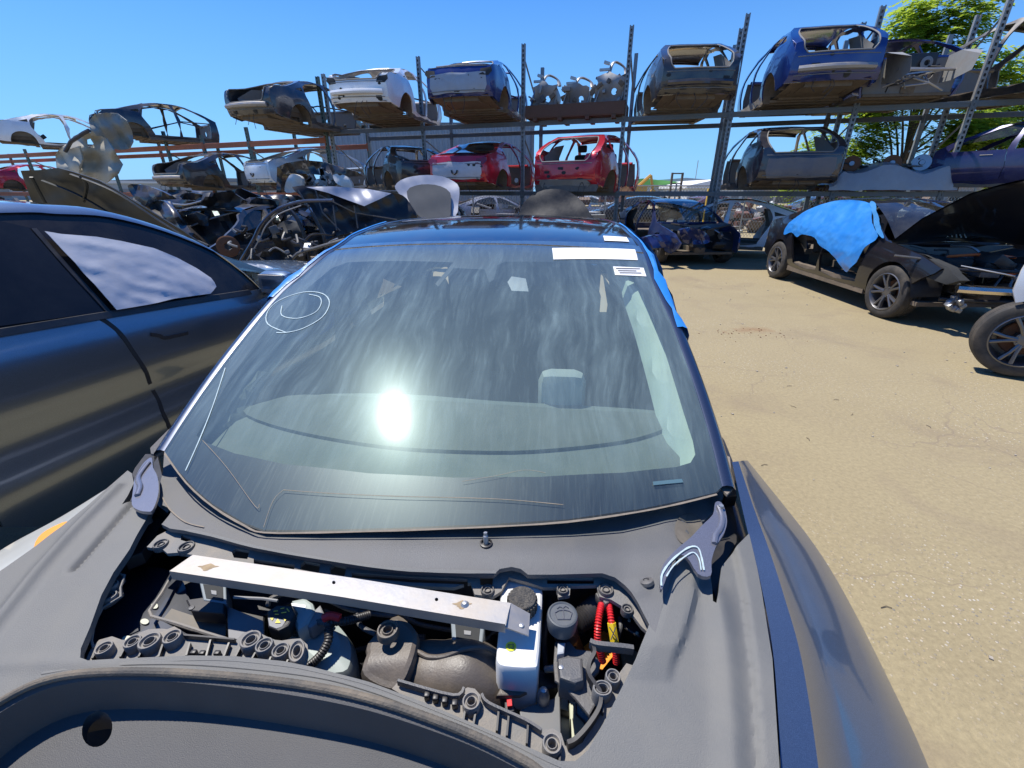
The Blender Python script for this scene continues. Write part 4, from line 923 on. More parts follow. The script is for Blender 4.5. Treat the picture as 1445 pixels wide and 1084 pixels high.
# ------------------------------------------------------------------ car bodies for the yard (local: +x forward, +y left, z up)
TYPES = {
 'sedan': dict(L0=-2.28, L1=2.36, H=1.44, belt=[(-2.3,.98),(-1.5,1.0),(-.2,.96),(.9,.93),(1.6,.86),(2.1,.74),(2.4,.62)],
   W=[(-2.3,.74),(-2.15,.82),(-1.6,.90),(-.8,.925),(.9,.925),(1.6,.905),(2.1,.82),(2.4,.62)],
   top=[(1.12,.94),(.75,1.14),(.30,1.34),(-.10,1.40),(-.50,1.40),(-.95,1.33),(-1.35,1.20),(-1.75,1.06),(-2.10,1.02),(-2.25,.98)],
   roofx=(.28,-.95), roofw=[(-2.3,.70),(-1.75,.62),(-1.0,.54),(-.2,.58),(.4,.60),(1.1,.72)],
   rear=[(.35,-2.12),(.5,-2.26),(.8,-2.29),(.98,-2.24),(1.03,-2.08),(1.07,-1.75),(1.2,-1.36),(1.33,-.97),(1.4,-.9)],
   fd=[(.84,.42),(.90,.90),(.66,1.10),(.26,1.29),(-.08,1.345),(-.02,.9),(-.06,.36),(.72,.35)], rd=[(-.16,.36),(-.13,.9),(-.20,1.35),(-.62,1.335),(-1.02,1.20),(-1.12,1.02),(-1.10,.86),(-.98,.62),(-.88,.42),(-.8,.36)],
   qw=[(-1.16,1.04),(-1.14,1.15),(-1.42,1.07)], ra=-1.44, fa=1.44, r=.375),
 'suv': dict(L0=-2.30, L1=2.40, H=1.62, belt=[(-2.3,1.12),(-1.5,1.12),(-.2,1.06),(.9,1.02),(1.6,.95),(2.1,.82),(2.4,.66)],
   W=[(-2.3,.78),(-2.15,.87),(-1.6,.94),(-.8,.955),(.9,.955),(1.6,.93),(2.1,.84),(2.4,.62)],
   top=[(1.16,1.03),(.80,1.24),(.34,1.48),(-.10,1.56),(-.60,1.57),(-1.15,1.51),(-1.6,1.40),(-1.95,1.24),(-2.15,1.12),(-2.27,1.05)],
   roofx=(.30,-1.35), roofw=[(-2.3,.74),(-1.9,.68),(-1.3,.58),(-.2,.61),(.4,.62),(1.1,.74)],
   rear=[(.35,-2.12),(.5,-2.27),(.85,-2.31),(1.05,-2.27),(1.15,-2.12),(1.26,-1.90),(1.40,-1.60),(1.50,-1.35),(1.56,-1.3)],
   fd=[(.86,.44),(.93,.98),(.70,1.19),(.30,1.42),(-.08,1.49),(-.02,.98),(-.06,.38),(.74,.37)], rd=[(-.16,.38),(-.13,.98),(-.20,1.50),(-.70,1.50),(-1.15,1.42),(-1.26,1.16),(-1.14,.90),(-.98,.64),(-.9,.44),(-.82,.38)],
   qw=[(-1.32,1.18),(-1.26,1.40),(-1.50,1.36),(-1.80,1.20)], ra=-1.44, fa=1.44, r=.40),
}
def sideY(c, x, z):
    zb = lin(c['belt'], x); w0 = lin(c['W'], x)
    if z <= zb:
        f = max(0, min(1, (z-.2)/(zb-.2))); return w0*lin([(0,.90),(.18,.965),(.45,1.0),(.72,.995),(.88,.975),(1,.945)], f)
    zt = c['H']-.05; f = min(1, (z-zb)/max(.05, zt-zb)); w1 = lin(c['roofw'], x)
    return w0*.945+(w1-w0*.945)*(f**1.15)
def rearX(c, z): return lin(c['rear'], z)
CARM = {}
def carmats(key, col, dirt=.3, metal=.35):
    if key not in CARM: CARM[key] = paint(key+'_car_paint', col, dirt=dirt, metal=metal, dscale=2.2)
    return CARM[key]
LINER = M('grey_inner_shell', (.16,.165,.17), rough=.6, dirt=.5, dscale=5)
LENS = M('dark_red_lens', (.18,.01,.015), rough=.15, coat=.8)
HLENS = M('clear_lamp', (.5,.52,.54), rough=.15, metal=.4)
def wheel(name, c, ax, r=.335, wd=.235, par=None, spokes=10, turn=0, nseg=36, rimc=None):
    """tyre and rim as two meshes; ax = outward axis"""
    ax = Vector(ax).normalized(); c = Vector(c)
    pr = [(r*.70, wd*.5-.006), (r*.78, wd*.5), (r*.90, wd*.49), (r*.965, wd*.43), (r*.99, wd*.34), (r, wd*.22), (r-.007, wd*.20), (r-.007, wd*.17), (r, wd*.15), (r, wd*.03), (r-.007, wd*.01), (r-.007, -wd*.02), (r, -wd*.04), (r, -wd*.15), (r-.007, -wd*.17), (r-.007, -wd*.20), (r, -wd*.22), (r*.99, -wd*.34), (r*.965, -wd*.43), (r*.88, -wd*.5), (r*.68, -wd*.48)]
    m = MB().lathe(pr, c, ax, nseg*2)
    T = m.build(name+'_tyre' if False else 'tyre', TYRE, par)
    m = MB(); R0 = r*.70
    m.lathe([(R0+.004, wd*.5-.004), (R0-.006, wd*.5+.002), (R0-.016, wd*.44), (R0-.03, wd*.2), (R0-.04, -wd*.4), (R0*.2, -wd*.35)], c, ax, nseg)
    h = Vector((0,0,1)); a = ax.cross(h).normalized(); b = ax.cross(a)
    m.lathe([(0, wd*.36), (.035, wd*.36), (.07, wd*.33), (.075, wd*.1)], c, ax, 20)
    for k in range(spokes):
        t0 = 2*PI*(k//2)/(spokes//2)+(.20 if k % 2 else -.20); tm = 2*PI*(k//2)/(spokes//2)+(.09 if k % 2 else -.09)
        d0 = a*math.cos(tm)+b*math.sin(tm); d1 = a*math.cos(t0)+b*math.sin(t0)
        p = [c+d0*.045+ax*wd*.34, c+(d0*.45+d1*.55)*R0*.55+ax*wd*.42, c+d1*(R0-.012)+ax*wd*.44]
        q = ax.cross(d1).normalized(); rows = []
        for i, pt in enumerate(p):
            ww = (.020, .016, .020)[i]; rows.append([pt-q*ww-ax*.03, pt-q*ww*.8, pt+ax*.006, pt+q*ww*.8, pt+q*ww-ax*.03])
        m.grid(rows)
    for k in range(5):
        t0 = 2*PI*(k+.5)/5; d0 = a*math.cos(t0)+b*math.sin(t0); m.lathe([(.009,-.004),(.009,.006),(0,.006)], c+d0*.055+ax*wd*.35, ax, 8)
    rim = m.build('rim', rimc or RIM, par)
    m = MB().lathe([(.04,0),(R0*.62,0),(R0*.66,-.01),(R0*.66,-.03)], c-ax*.01, ax, 28); m.build('brake_disc', RUST, par)
    return T
def arch(xc, r, zc, n, x0, x1):
    o = []
    for k in range(n+1):
        a = PI-PI*k/n; x, z = xc+r*math.cos(a), zc+r*math.sin(a)
        if z >= .22: o.append((x, z))
    return o
def car(name, loc, yaw, typ='sedan', body=None, parts=(), label='', cat='car', group=None, front=False, rear=True, liner=None, open_z=None, tilt=(0,0), s=1.0, doors=False, roofmat=None, panelmat=None, cut=1.14, lid=False, glass=True, h=.11, wheels=False, rear_cut=None, beam=None, hood=None, nobumper=False, sides=(1,-1), crumple=.016):
    c = TYPES[typ]; root = empty(name, loc, yaw, label, cat, group, tilt, s); liner = liner or LINER; T = .035
    k = 1.0
    # side panels ------------------------------------------------
    top = [(x, z) for x, z in c['top']]
    o = []
    xr0 = rearX(c, .5) if rear_cut is None else rear_cut
    if rear_cut is None: o += [(rearX(c, .9), .9), (rearX(c, .7), .7), (xr0, .5), (xr0+.16, .38)]
    else: o += [(rear_cut, .98), (rear_cut, .80)]
    o += [q for q in arch(c['ra'], c['r'], .34, 14, 0, 0) if rear_cut is None or q[0] > rear_cut+.02]
    o += [(c['ra']+c['r']+.06, .22), (.9, .22)]
    if front:
        o += [(c['fa']-c['r']-.05, .22)]+(arch(c['fa'], c['r'], .34, 14, 0, 0)+[(c['L1']-.3, .30), (c['L1']-.12, .42), (c['L1']-.08, .55)] if not nobumper else [q for q in arch(c['fa'], c['r'], .34, 14, 0, 0) if q[1] > .50 or q[0] < c['fa']]+[(c['fa']+c['r']+.05, .58), (1.98, .66), (2.02, .72)])
        zb = lambda x: lin(c['belt'], x)
        o += ([(2.1, zb(2.1))] if not nobumper else [])+[(1.7, zb(1.7)), (1.4, zb(1.4)+.01)]
    else: o += [(cut-.05, .24), (cut, .5), (cut-.02, c['top'][0][1]-.05)]
    o += top[:-1] if rear_cut is None else [(x, z) for x, z in top if x > rear_cut+.05]
    holes = [[tuple(q) for q in c['qw']]]
    sm_ = lambda q: [tuple(v) for v in smooth(q, 2)]
    holes += [sm_(c['fd']), sm_(c['rd'])]
    for sd in sides:
        m = MB().patch(o, holes, h, lambda q: (q[0]+crumple*1.2*nz(q[0], q[1], 6, loc[0]), sd*(sideY(c, q[0], q[1])+crumple*nz(q[0], q[1], 3.2, loc[0]+sd)), q[1]+crumple*.8*nz(q[1], q[0], 7, loc[1])), lambda q, P: (0, -sd*T, 0))
        m.build('side_panel', body, root)
        for hh, nm in ((c['fd'], 'front'), (c['rd'], 'back')):
            zb0 = lin(c['belt'], .4 if nm == 'front' else -.6)
            lowp = [(x, z) for x, z in hh if z <= zb0+.0]
            xs_ = [x for x, z in hh]
            up = [(x, z) for x, z in sm_(hh) if z >= zb0+.015]
            if doors or (doors == 'back' and nm == 'back'):
                dl = [(x, z) for x, z in sm_(hh) if z < zb0+.012]
                MB().patch(dl, (), h, lambda q: (q[0], sd*(sideY(c, q[0], q[1])+.003), q[1]), lambda q, P: (0, -sd*.03, 0)).build('door', body, root)
                MB().tube([(xs_[0]*.2+(-.02 if nm == 'front' else -.78)-.0, sd*(sideY(c, .3, zb0-.12)+.006), zb0-.13), ((-.02 if nm == 'front' else -.78)+xs_[0]*.2+.2, sd*(sideY(c, .3, zb0-.12)+.006), zb0-.13)], .012, 6, flat=.6).build('door_handle', BLK, root)
            if doors:
                MB().patch(up, (), .2, lambda q: (q[0], sd*(sideY(c, q[0], q[1])-.012), q[1])).build('side_window', CARGLASS, root)
        # wheel housing
        for xc, on in ((c['ra'], True), (c['fa'], front)):
            if on and (rear_cut is None or xc > rear_cut):
                rows = []
                for q in range(11):
                    a = PI*q/10
                    if rear_cut is not None and xc < 0 and a > 2.1: continue
                    x, z = xc+c['r']*math.cos(a), .34+c['r']*math.sin(a)
                    yo = sideY(c, xc, max(.3, z))-.02
                    rows.append([(x, sd*yo, z), (x, sd*.52, z+.02)])
                rows2 = [[r[1], (xc, sd*.52, .30)] for r in rows]
                mm = MB().grid(rows); mm.grid(rows2); mm.build('wheel_housing', UNDER if not (wheels or front) else BLK, root)
    # roof -------------------------------------------------------
    x1, x0 = c['roofx']; rows = []
    for i in range(11):
        x = x1+(x0-x1)*i/10; zt = spl(sorted(c['top']), x); w0 = lin(c['roofw'], x)-.02
        rows.append([(x-(.05*(1-(j/5)**2)*(-1 if i == 0 else 0)), w0*j/5, zt+.035*(1-(j/5)**2)+.004) for j in range(-5, 6)])
    if roofmat != 'none': MB().grid(rows).build('roof', roofmat or body, root)
    for xx in (x1, x0):
        w0 = lin(c['roofw'], xx)-.02; zt = spl(sorted(c['top']), xx)
        MB().tube([(xx, w0*j/6, zt+.03*(1-(j/6)**2)-.015) for j in range(-6, 7)], .03, 6, flat=.7).build('roof_header', body, root)
    # floor, firewall, cross members ----------------------------
    m = MB(); xa = (c['L1']-.5 if front else 1.1); xb = -1.05
    m.box(((xa+xb)/2, 0, .27), (xa-xb, 1.6, .05)); m.box(((xa+xb)/2, 0, .34), (xa-xb, .25, .12))
    for sd in (1, -1): m.box(((1.0+xb)/2, sd*.80, .30), (1.0-xb, .14, .16))
    for q in range(6): m.box((xb+(xa-xb)*(q+.5)/6, 0, .235), (.05, 1.55, .03))
    m.build('floor_pan', UNDER, root)
    if rear_cut is None:
        m = MB(); m.box((-1.62, 0, .52), (1.15, 1.0, .05)); m.box((-1.75, 0, .42), (.8, .85, .18)); m.box((-1.15, 0, .42), (.12, 1.2, .3))
        for sd in (1, -1): m.box((-1.7, sd*.56, .50), (1.15, .09, .12))
        m.build('boot_floor', UNDER, root)
        zs0 = c['H']-.38
        for sd in (1, -1):
            MB().grid([[( -1.1, sd*.56, .5), (-1.1, sd*.66, zs0-.2), (-.98, sd*.58, zs0+.12)], [(-1.85, sd*.56, .5), (-1.9, sd*.72, zs0-.2), (-1.5, sd*.60, zs0+.05)]]).build('inner_quarter', liner, root)
    m = MB(); zf = c['top'][0][1]-.06
    m.patch([(-.80,.26),(.80,.26),(.84,.6),(.80,zf),(-.80,zf),(-.84,.6)], [circ(.3, .62, .10, 10), circ(-.35, .5, .07, 8)], .25, lambda q: (1.05-.05*q[0]**2, q[0], q[1]), lambda q, P: (.03, 0, 0))
    m.build('firewall', liner, root)
    MB().tube([(1.08-.12*(j/5)**2, .74*j/5, zf+.01) for j in range(-5, 6)], .04, 6).build('cowl_bar', body, root)
    # rear end --------------------------------------------------
    if rear and rear_cut is None:
        zo = open_z if open_z is not None else (.70 if typ == 'sedan' else .80)
        ztop = c['rear'][-2][0]+.02
        zl = [.40+.0*i for i in range(1)]+[.40+(ztop-.40)*i/14 for i in range(1, 15)]
        wy = lambda z: sideY(c, rearX(c, z)+.02, z)
        out = [(wy(z)-.004, z) for z in zl]+[(-(wy(z)-.004), z) for z in reversed(zl)]
        def bow(z): return .16*max(0, 1-(z-.4)/(ztop-.4))+.03
        fm = lambda q: (rearX(c, q[1])+crumple*1.4*nz(q[0], q[1], 4.0, loc[0]+2)+crumple*.5*nz(q[0], q[1], 13, loc[1])-bow(q[1])*(1-min(1, abs(q[0])/wy(q[1]))**2.2)*.8+.0, q[0], q[1])
        ow = (lambda z: wy(z)-.15); hl = []
        if zo < ztop:
            zz = [zo+(ztop-.05-zo)*i/6 for i in range(7)]
            ring = [(ow(z)-(.08 if i in (0,) else 0), z) for i, z in enumerate(zz)]+[(-(ow(z)-(.08 if i == 6 else 0)), z) for i, z in enumerate(reversed(zz))]
            hl = [ring]
        MB().patch(out, hl, .10, fm, lambda q, P: (.03, 0, 0)).build('rear_panel', body, root)
        if hl:
            rr_ = [fm(Vector(q)) for q in resample([Vector(q) for q in ring], 60, True)]; rr_ = [Vector((p[0]-.008, p[1], p[2])) for p in rr_]
            MB().tube(rr_+[rr_[0]], .014, 6, caps=False).build('hatch_flange', liner if 'liner_flange' not in parts else GREYP, root)
        # recess for lamps
        for sd in (1, -1):
            z0 = c['belt'][0][1]-.10
            if 'lamps' in parts or 'lamp_holes' in parts:
                MB().patch([(sd*.52, z0-.09), (sd*.72, z0-.10), (sd*.80, z0-.02), (sd*.78, z0+.06), (sd*.55, z0+.03)], (), .1, lambda q: (fm(q)[0]-.008, q[0], q[1]), lambda q, P: (.01, 0, 0)).build('tail_lamp', LENS if 'lamps' in parts else INTD, root)
        if 'beam' in parts:
            MB().tube([(rearX(c, .5)-.20+.12*(j/6)**2, .66*j/6, .60) for j in range(-6, 7)], .065, 8, flat=.9).build('crash_beam', beam or ALU, root)
            for sd in (1, -1): MB().box((rearX(c, .5)-.0, sd*.45, .58), (.12, .09, .12), bev=.01).build('beam_mount', liner, root)
        if 'panel' in parts:
            MB().patch([(-.62,.46),(.62,.46),(.68,.60),(.66,.84),(-.66,.84),(-.68,.60)], (), .15, lambda q: (fm(q)[0]-.014, q[0], q[1]+.01*math.sin(9*q[0])), lambda q, P: (.01, 0, 0)).build('inner_panel', panelmat or STEEL, root)
        if 'hook' in parts:
            MB().tube([(rearX(c, .5)-.17, y_, z_) for y_, z_ in ((-.08,.66),(-.06,.60),(.0,.57),(.06,.60),(.08,.66))], .02, 6).build('tow_hook', BLK, root)
        if 'slots' in parts:
            for q in range(4):
                MB().box((rearX(c, .5)+.03+.01*q, -.70, .56+.03*q), (.02, .16, .012)).build('vent_slot', INTD, root)
        if 'skirt' in parts:
            MB().patch([(-.80,.24),(.80,.24),(.84,.34),(.80,.44),(-.80,.44),(-.84,.34)], (), .12, lambda q: (rearX(c, .45)-.10+.14*(abs(q[0])/.8)**2+.05*(.44-q[1]), q[0], q[1]), lambda q, P: (.02, 0, 0)).build('bumper_skirt', BLK2, root)
        if 'diffuser' in parts:
            MB().patch([(-.55,.30),(.55,.30),(.68,.42),(.60,.50),(-.60,.50),(-.68,.42)], (), .12, lambda q: (fm(q)[0]-.02, q[0], q[1]), lambda q, P: (.012, 0, 0)).build('diffuser', GREYP, root)
        rnd = random.Random(int(abs(loc[0]*97)+abs(loc[1]*13)))
        m = MB()
        for q in range(9):
            cy, cz_ = rnd.uniform(-.70,.70), rnd.uniform(.44,.84 if typ == 'sedan' else .96); rr0 = rnd.uniform(.015,.045)
            if cz_ < zo-.04: m.patch(circ(cy, cz_, rr0*1.4, 10, rr0) if q % 3 else rr(cy-.07, cz_-.03, cy+.07, cz_+.03, .015), (), .05, lambda p: (fm(p)[0]-.006, p[0], p[1]))
        if m.v: m.build('panel_openings', INTD, root)
        m = MB()
        for zq in (.50, zo-.05 if zo < 2 else .8):
            m.tube([Vector(fm(Vector((wy(zq)*.9*j/8, zq))))+Vector((-.004,0,0)) for j in range(-8, 9)], .008, 5)
        m.build('panel_seam', liner, root)
        for q in range(3):
            y0 = rnd.uniform(-.5,.5); x0_ = rearX(c,.5)-.05
            MB().tube(smooth([(x0_, y0, .46), (x0_-.05, y0+rnd.uniform(-.1,.1), .30), (x0_-.02, y0+rnd.uniform(-.15,.15), rnd.uniform(.05,.22))], 4, False), .007, 5).build('hanging_wire', BLK, root)
        for q in range(5):
            a_ = Vector((rnd.uniform(-1.9,-.9), rnd.uniform(-.45,.45), rnd.uniform(.55,.65))); MB().box(a_, (rnd.uniform(.1,.4), rnd.uniform(.08,.3), rnd.uniform(.05,.22)), Matrix.Rotation(rnd.uniform(0,3), 3, rnd.choice('XYZ')), .02).build('loose_bracket', rnd.choice([BLK, GREYP, INTD, UNDER]), root)
        # underside behind the axle
        MB().grid([[(rearX(c, .5)-.02, y_, .42), (-1.9, y_, .36), (-1.1, y_, .30)] for y_ in (-.7,-.35,0,.35,.7)]).build('under_tray', UNDER, root)
    if 'seats' in parts:
        for sd in (1, -1):
            m = MB(); m.box((.25, sd*.37, .55), (.5, .48, .18), None, .05); m.box((-.10, sd*.37, .88), (.16, .46, .60), Matrix.Rotation(-.2, 3, 'Y'), .06); m.box((-.18, sd*.37, c['H']-.30), (.10, .26, .18), None, .04)
            m.build('front_seat', INTD, root)
    if 'rear_seat' in parts:
        m = MB(); m.box((-.98, 0, .78), (.14, 1.1, .5), Matrix.Rotation(-.3, 3, 'Y'), .04); m.build('rear_seat', INTD, root)
    if 'braces' in parts:
        for sd in (1, -1): MB().tube([(1.0, sd*.6, c['H']-.55), (.2, sd*.1, c['H']-.5), (-.9, -sd*.4, .6)], .02, 6).build('wire_bundle', BLK, root)
    if front and hood != 'none':
        zb = lambda x: lin(c['belt'], x)
        def hoodm(ang):
            m = MB(); rows = []
            for i in range(13):
                x = 1.12+(2.28-1.12)*i/12; ww = (lin(c['W'], x)-.10)
                rows.append([(x+(.07*(1-(j/6)**2) if i == 12 else .05*(1-(j/6)**2)*(i/12)), ww*j/6, zb(x)+.012+.05*(1-(j/6)**2)) for j in range(-6, 7)])
            m.grid(rows); n_ = len(m.v); m.grid([[Vector(p)-Vector((0,0,.02)) for p in r] for r in rows])
            if ang:
                P0 = Vector((1.14, 0, zb(1.14)+.03)); Rm = Matrix.Rotation(-ang, 4, 'Y'); m.xf(Matrix.Translation(P0)@Rm@Matrix.Translation(-P0))
            return m
        hoodm(hood or 0).build('bonnet', body, root)
    if glass and front:
        rows = []
        for i in range(7):
            f = i/6; x = 1.10+(c['roofx'][0]-1.10)*f; z = (c['top'][0][1]+.02)+(spl(sorted(c['top']), c['roofx'][0])-c['top'][0][1]-.0)*f
            ww = .74+(.57-.74)*f; rows.append([(x+.14*(1-(j/6)**2)*(1-.6*f), ww*j/6, z+.02*(1-(j/6)**2)+.04*math.sin(PI*f)) for j in range(-6, 7)])
        MB().grid(rows).build('windshield', CARGLASS, root)
    if glass == 'rear' or lid:
        zt = c['rear'][-2][0]; zl_ = c['belt'][0][1]+.06
        rows = []
        for i in range(6):
            z = zl_+(zt-zl_)*i/5; w0 = sideY(c, rearX(c, z), z)-.10
            rows.append([(rearX(c, z)-.05*(1-(j/5)**2)-.01, w0*j/5, z+.03*(1-(j/5)**2)) for j in range(-5, 6)])
        MB().grid(rows).build('rear_window', DARKGLASS, root)
    if wheels:
        for xc in (c['ra'], c['fa']):
            for sd in (1, -1):
                wr = empty('wheel', (0,0,0)); wr.parent = root
                tilt_ = (.0, sd, 0) if not (wheels == 'turned' and xc > 0) else (.42*(1 if sd else 1)*1.0, sd, 0)
                if wheels == 'turned' and xc > 0: tilt_ = (-sd*.06, sd, 0)
                wheel('wheel', (xc, sd*.80, .335), tilt_, par=wr)
    return root
# ------------------------------------------------------------------ storage racks
RK0, RKS = 13.6, -.32                       # front line of the grey rack: Y = RK0 + RKS*X
def rackhit(px, py, off=0.0, left=False):
    d = ray(px, py)
    if left: k = (RK0+.05+off-.0-.06*5.8+ (RKS-.06)*0)/(d.y-(RKS-.06)*d.x); P = CAM+d*k; return P
    k = (RK0+off)/(d.y-RKS*d.x); return CAM+d*k
RD = Vector((1, RKS, 0)).normalized(); RN = Vector((-RKS, 1, 0)).normalized()
RYAW = math.atan2(RN.y, RN.x)
GREEN = M('faded_green_steel', (.10,.16,.14), rough=.5, metal=.2, dirt=.5, dirtcol=(.22,.19,.15), dscale=6)
POSTM = M('grey_blue_rack_steel', (.20,.235,.265), rough=.45, metal=.3, dirt=.4, dirtcol=(.24,.2,.16), dscale=5)
LPOST = M('pale_grey_rack_steel', (.30,.31,.30), rough=.5, metal=.3, dirt=.45, dirtcol=(.25,.17,.12), dscale=5)
BEAMM = M('dark_grey_beam', (.10,.125,.145), rough=.5, metal=.2, dirt=.45, dirtcol=(.25,.21,.16), dscale=5)
ORB = M('rusty_orange_beam', (.42,.13,.06), rough=.6, dirt=.5, dirtcol=(.20,.10,.06), dscale=4)
def post(p, z1, mat, root, rot, wd=.085):
    m = MB(); Rm = Matrix.Rotation(rot, 3, 'Z'); base = Vector((p.x, p.y, 0))
    m.box(base+Rm@Vector((0,.035,z1/2)), (wd, .012, z1), Rm)
    for s_ in (-1, 1): m.box(base+Rm@Vector((s_*wd/2, 0, z1/2)), (.010, .082, z1), Rm)
    for s_ in (-1, 1): m.box(base+Rm@Vector((s_*wd*.36, -.036, z1/2)), (wd*.24, .010, z1), Rm)
    z = .1                                  # perforated face between the two front lips
    while z < z1-.05:
        m.box(base+Rm@Vector((0, -.036, z)), (wd*.48, .008, .045), Rm); z += .10
    m.box(base+Vector((0,0,.008)), (.16,.14,.016), Rm)
    o = m.build('post', mat, root, smooth_=False); return o
def beam_(a, b, mat, root, h_=.11, t=.05, name='beam'):
    m = MB(); d = b-a; L = d.length; Rm = Matrix.Rotation(math.atan2(d.y, d.x), 3, 'Z'); c = (a+b)/2
    Rm = Rm@Matrix.Rotation(-math.atan2(d.z, math.hypot(d.x, d.y)), 3, 'Y')
    m.box(c, (L, t, h_), Rm, .006); m.box(c+Rm@Vector((0,-t*.5-.004,h_*.25)), (L, .008, h_*.35), Rm)
    for e in (-1, 1): m.box(c+Rm@Vector((e*(L/2-.03), -t*.5-.012, -.02)), (.05, .012, h_*1.7), Rm)
    return m.build(name, mat, root, smooth_=False)
def brace(a, b, mat, root): 
    MB().tube([a, b], .022, 4).build('brace', mat, root, smooth_=False)
rot = math.atan2(RKS, 1)
RACK = empty('storage_rack', (rackhit(738,190).x, rackhit(738,190).y, 0), 0, 'grey steel two-level storage rack holding the car shells right of centre', 'storage rack')
RI = Matrix.Translation(-Vector(RACK.location))
_b = MB.build
class OffMB(MB): pass
def in_root(root, fn):                      # run a builder whose meshes are in world space, parented to root
    T = Matrix.Translation(-Vector(root.location)); old = MB.build
    def nb(s, name, mat, parent=None, **k): s.xf(T); return old(s, name, mat, parent if parent else root, **k)
    MB.build = nb
    try: fn()
    finally: MB.build = old
UZ, LZ = 3.28, 1.56; DP = 1.95
PF = [(1600,150,4.9),(1372,150,5.0),(1207,155,5.05),(1030,170,5.15),(880,172,5.15),(738,178,5.0),(597,184,4.95),(468,190,4.75)]
def build_rack():
    fp = []
    for i, (px, py, ht) in enumerate(PF):
        p = rackhit(px, py); q = p+RN*DP; fp.append((p, q))
        mt = LPOST if px > 1300 or px < 500 else POSTM
        post(p, ht, mt, None, rot); post(q, ht-.1, mt, None, rot+PI)
        for za, zb_ in ((.3,1.3),(1.9,3.0),(3.6,4.75)):
            brace(Vector((p.x,p.y,zb_)), Vector((q.x,q.y,za if i % 2 else zb_-.55)), mt, None)
        if px > 1000:                       # second frame standing beside the first
            p2 = p+RN*1.0; post(p2, ht, mt, None, rot)
    for (p, q), (p2, q2) in zip(fp, fp[1:]):
        for z in (UZ-.02, LZ):
            a, b = Vector((p.x,p.y,z)), Vector((p2.x,p2.y,z)); beam_(b, a, BEAMM, None)
            a, b = Vector((q.x,q.y,z)), Vector((q2.x,q2.y,z)); beam_(b, a, BEAMM, None)
in_root(RACK, build_rack)
LR0 = rackhit(462, 190)
LS = -.40
def lhit(px, py, off=0.0):
    d = ray(px, py); c0 = LR0.y-LS*LR0.x+off; return CAM+d*(c0/(d.y-LS*d.x))
LRK = empty('storage_rack', (lhit(200,200).x, lhit(200,200).y, 0), 0, 'older rack with rusty orange beams and green posts at the left', 'storage rack')
lrot = math.atan2(LS, 1); LN = Vector((-LS, 1, 0)).normalized(); LYAW = math.atan2(LN.y, LN.x)
def build_left():
    fp = []
    for i, (px, ht) in enumerate(((462,4.7),(352,3.55),(287,3.4),(235,3.6),(150,3.5),(32,3.3),(-70,3.4),(-200,3.4))):
        p = lhit(px, 205); q = p+LN*2.0; fp.append((p, q)); post(p, ht, GREEN, None, lrot, .09); post(q, ht, GREEN, None, lrot, .09)
        if i % 2: brace(Vector((p.x,p.y,2.9)), Vector((q.x,q.y,1.9)), GREEN, None)
    for (p, q), (p2, q2) in zip(fp[::2]+[fp[-1]], fp[2::2]+[fp[-1]]):
        if (p-p2).length < .1: continue
        for z in (3.06, 1.5):
            beam_(Vector((p2.x,p2.y,z)), Vector((p.x,p.y,z)), ORB, None, .16, .06); beam_(Vector((q2.x,q2.y,z-.02)), Vector((q.x,q.y,z-.02)), ORB, None, .15, .06)
in_root(LRK, build_left)
# ------------------------------------------------------------------ the shells on the racks
def onrack(px, py, z, over, left=False, dyaw=0.0, **k):
    """rear centre of the shell sits over the front beam, 'over' metres in front of it"""
    P = lhit(px, py, -over) if left else rackhit(px, py, -over)
    yaw = (LYAW if left else RYAW)+dyaw; f = Vector((math.cos(yaw), math.sin(yaw), 0))
    c = Vector((P.x, P.y, 0))+f*2.25; return dict(loc=(c.x, c.y, z), yaw=yaw)
GB_ = 'bare car shells stored on the racks'
def shell(px, py, z, over, left, dyaw, label, body, typ='sedan', **k):
    d = onrack(px, py, z, over, left, dyaw); return car('car_shell', d['loc'], d['yaw'], typ, body=body, label=label, cat='car shell', group=GB_, **k)
SLATE = carmats('slate', (.022,.030,.045), .3); WHI = carmats('white', (.72,.73,.74), .22, .0); BLU = carmats('blue', (.003,.022,.14), .06, .4); BLAC = carmats('black', (.014,.015,.018), .35, .2)
REDM = carmats('red', (.42,.005,.025), .10, .3); NAV2 = carmats('navy', (.012,.015,.028), .25, .2); DGR = carmats('dark_grey', (.016,.017,.021), .22, .1); PALEB = carmats('pale_blue', (.42,.50,.60), .25, .1); PURP = carmats('indigo', (.012,.014,.075), .15, .3)
UP, LO = UZ-.13, LZ-.13
shell(352, 150, UP-.12, 2.6, True, .05, 'dark slate car shell with a silver crash beam, high on the orange rack', SLATE, parts=('beam','slots','braces'), open_z=.68)
shell(508, 145, UP+.05, 2.2, False, .12, 'white car shell with open rear window on the upper shelf', WHI, parts=('beam','hook','lamp_holes','braces'), open_z=.86, beam=WHI)
shell(648, 140, UP+.05, 2.1, False, .07, 'blue car shell with a pale rear panel on the upper shelf', BLU, parts=('panel','lamp_holes','braces'), open_z=1.02, panelmat=M('pale_blue_panel', (.30,.36,.45), rough=.5, dirt=.4), roofmat='none')
shell(985, 120, UP, 1.0, False, .22, 'black SUV shell with a dark crash beam on the upper shelf', DGR, 'suv', parts=('beam','slots'), open_z=.86, beam=DGR)
shell(1175, 105, UP+.05, 1.3, False, .10, 'glossy blue SUV shell with a polished crash beam, highest on the rack', BLU, 'suv', parts=('beam','seats'), open_z=.86)
shell(1130, 225, LO, 1.0, False, .10, 'dark navy SUV shell with a pale lower panel on the lower shelf at right', NAV2, 'suv', parts=('panel',), open_z=.95, panelmat=M('lavender_grey_panel', (.12,.12,.14), rough=.5, dirt=.5))
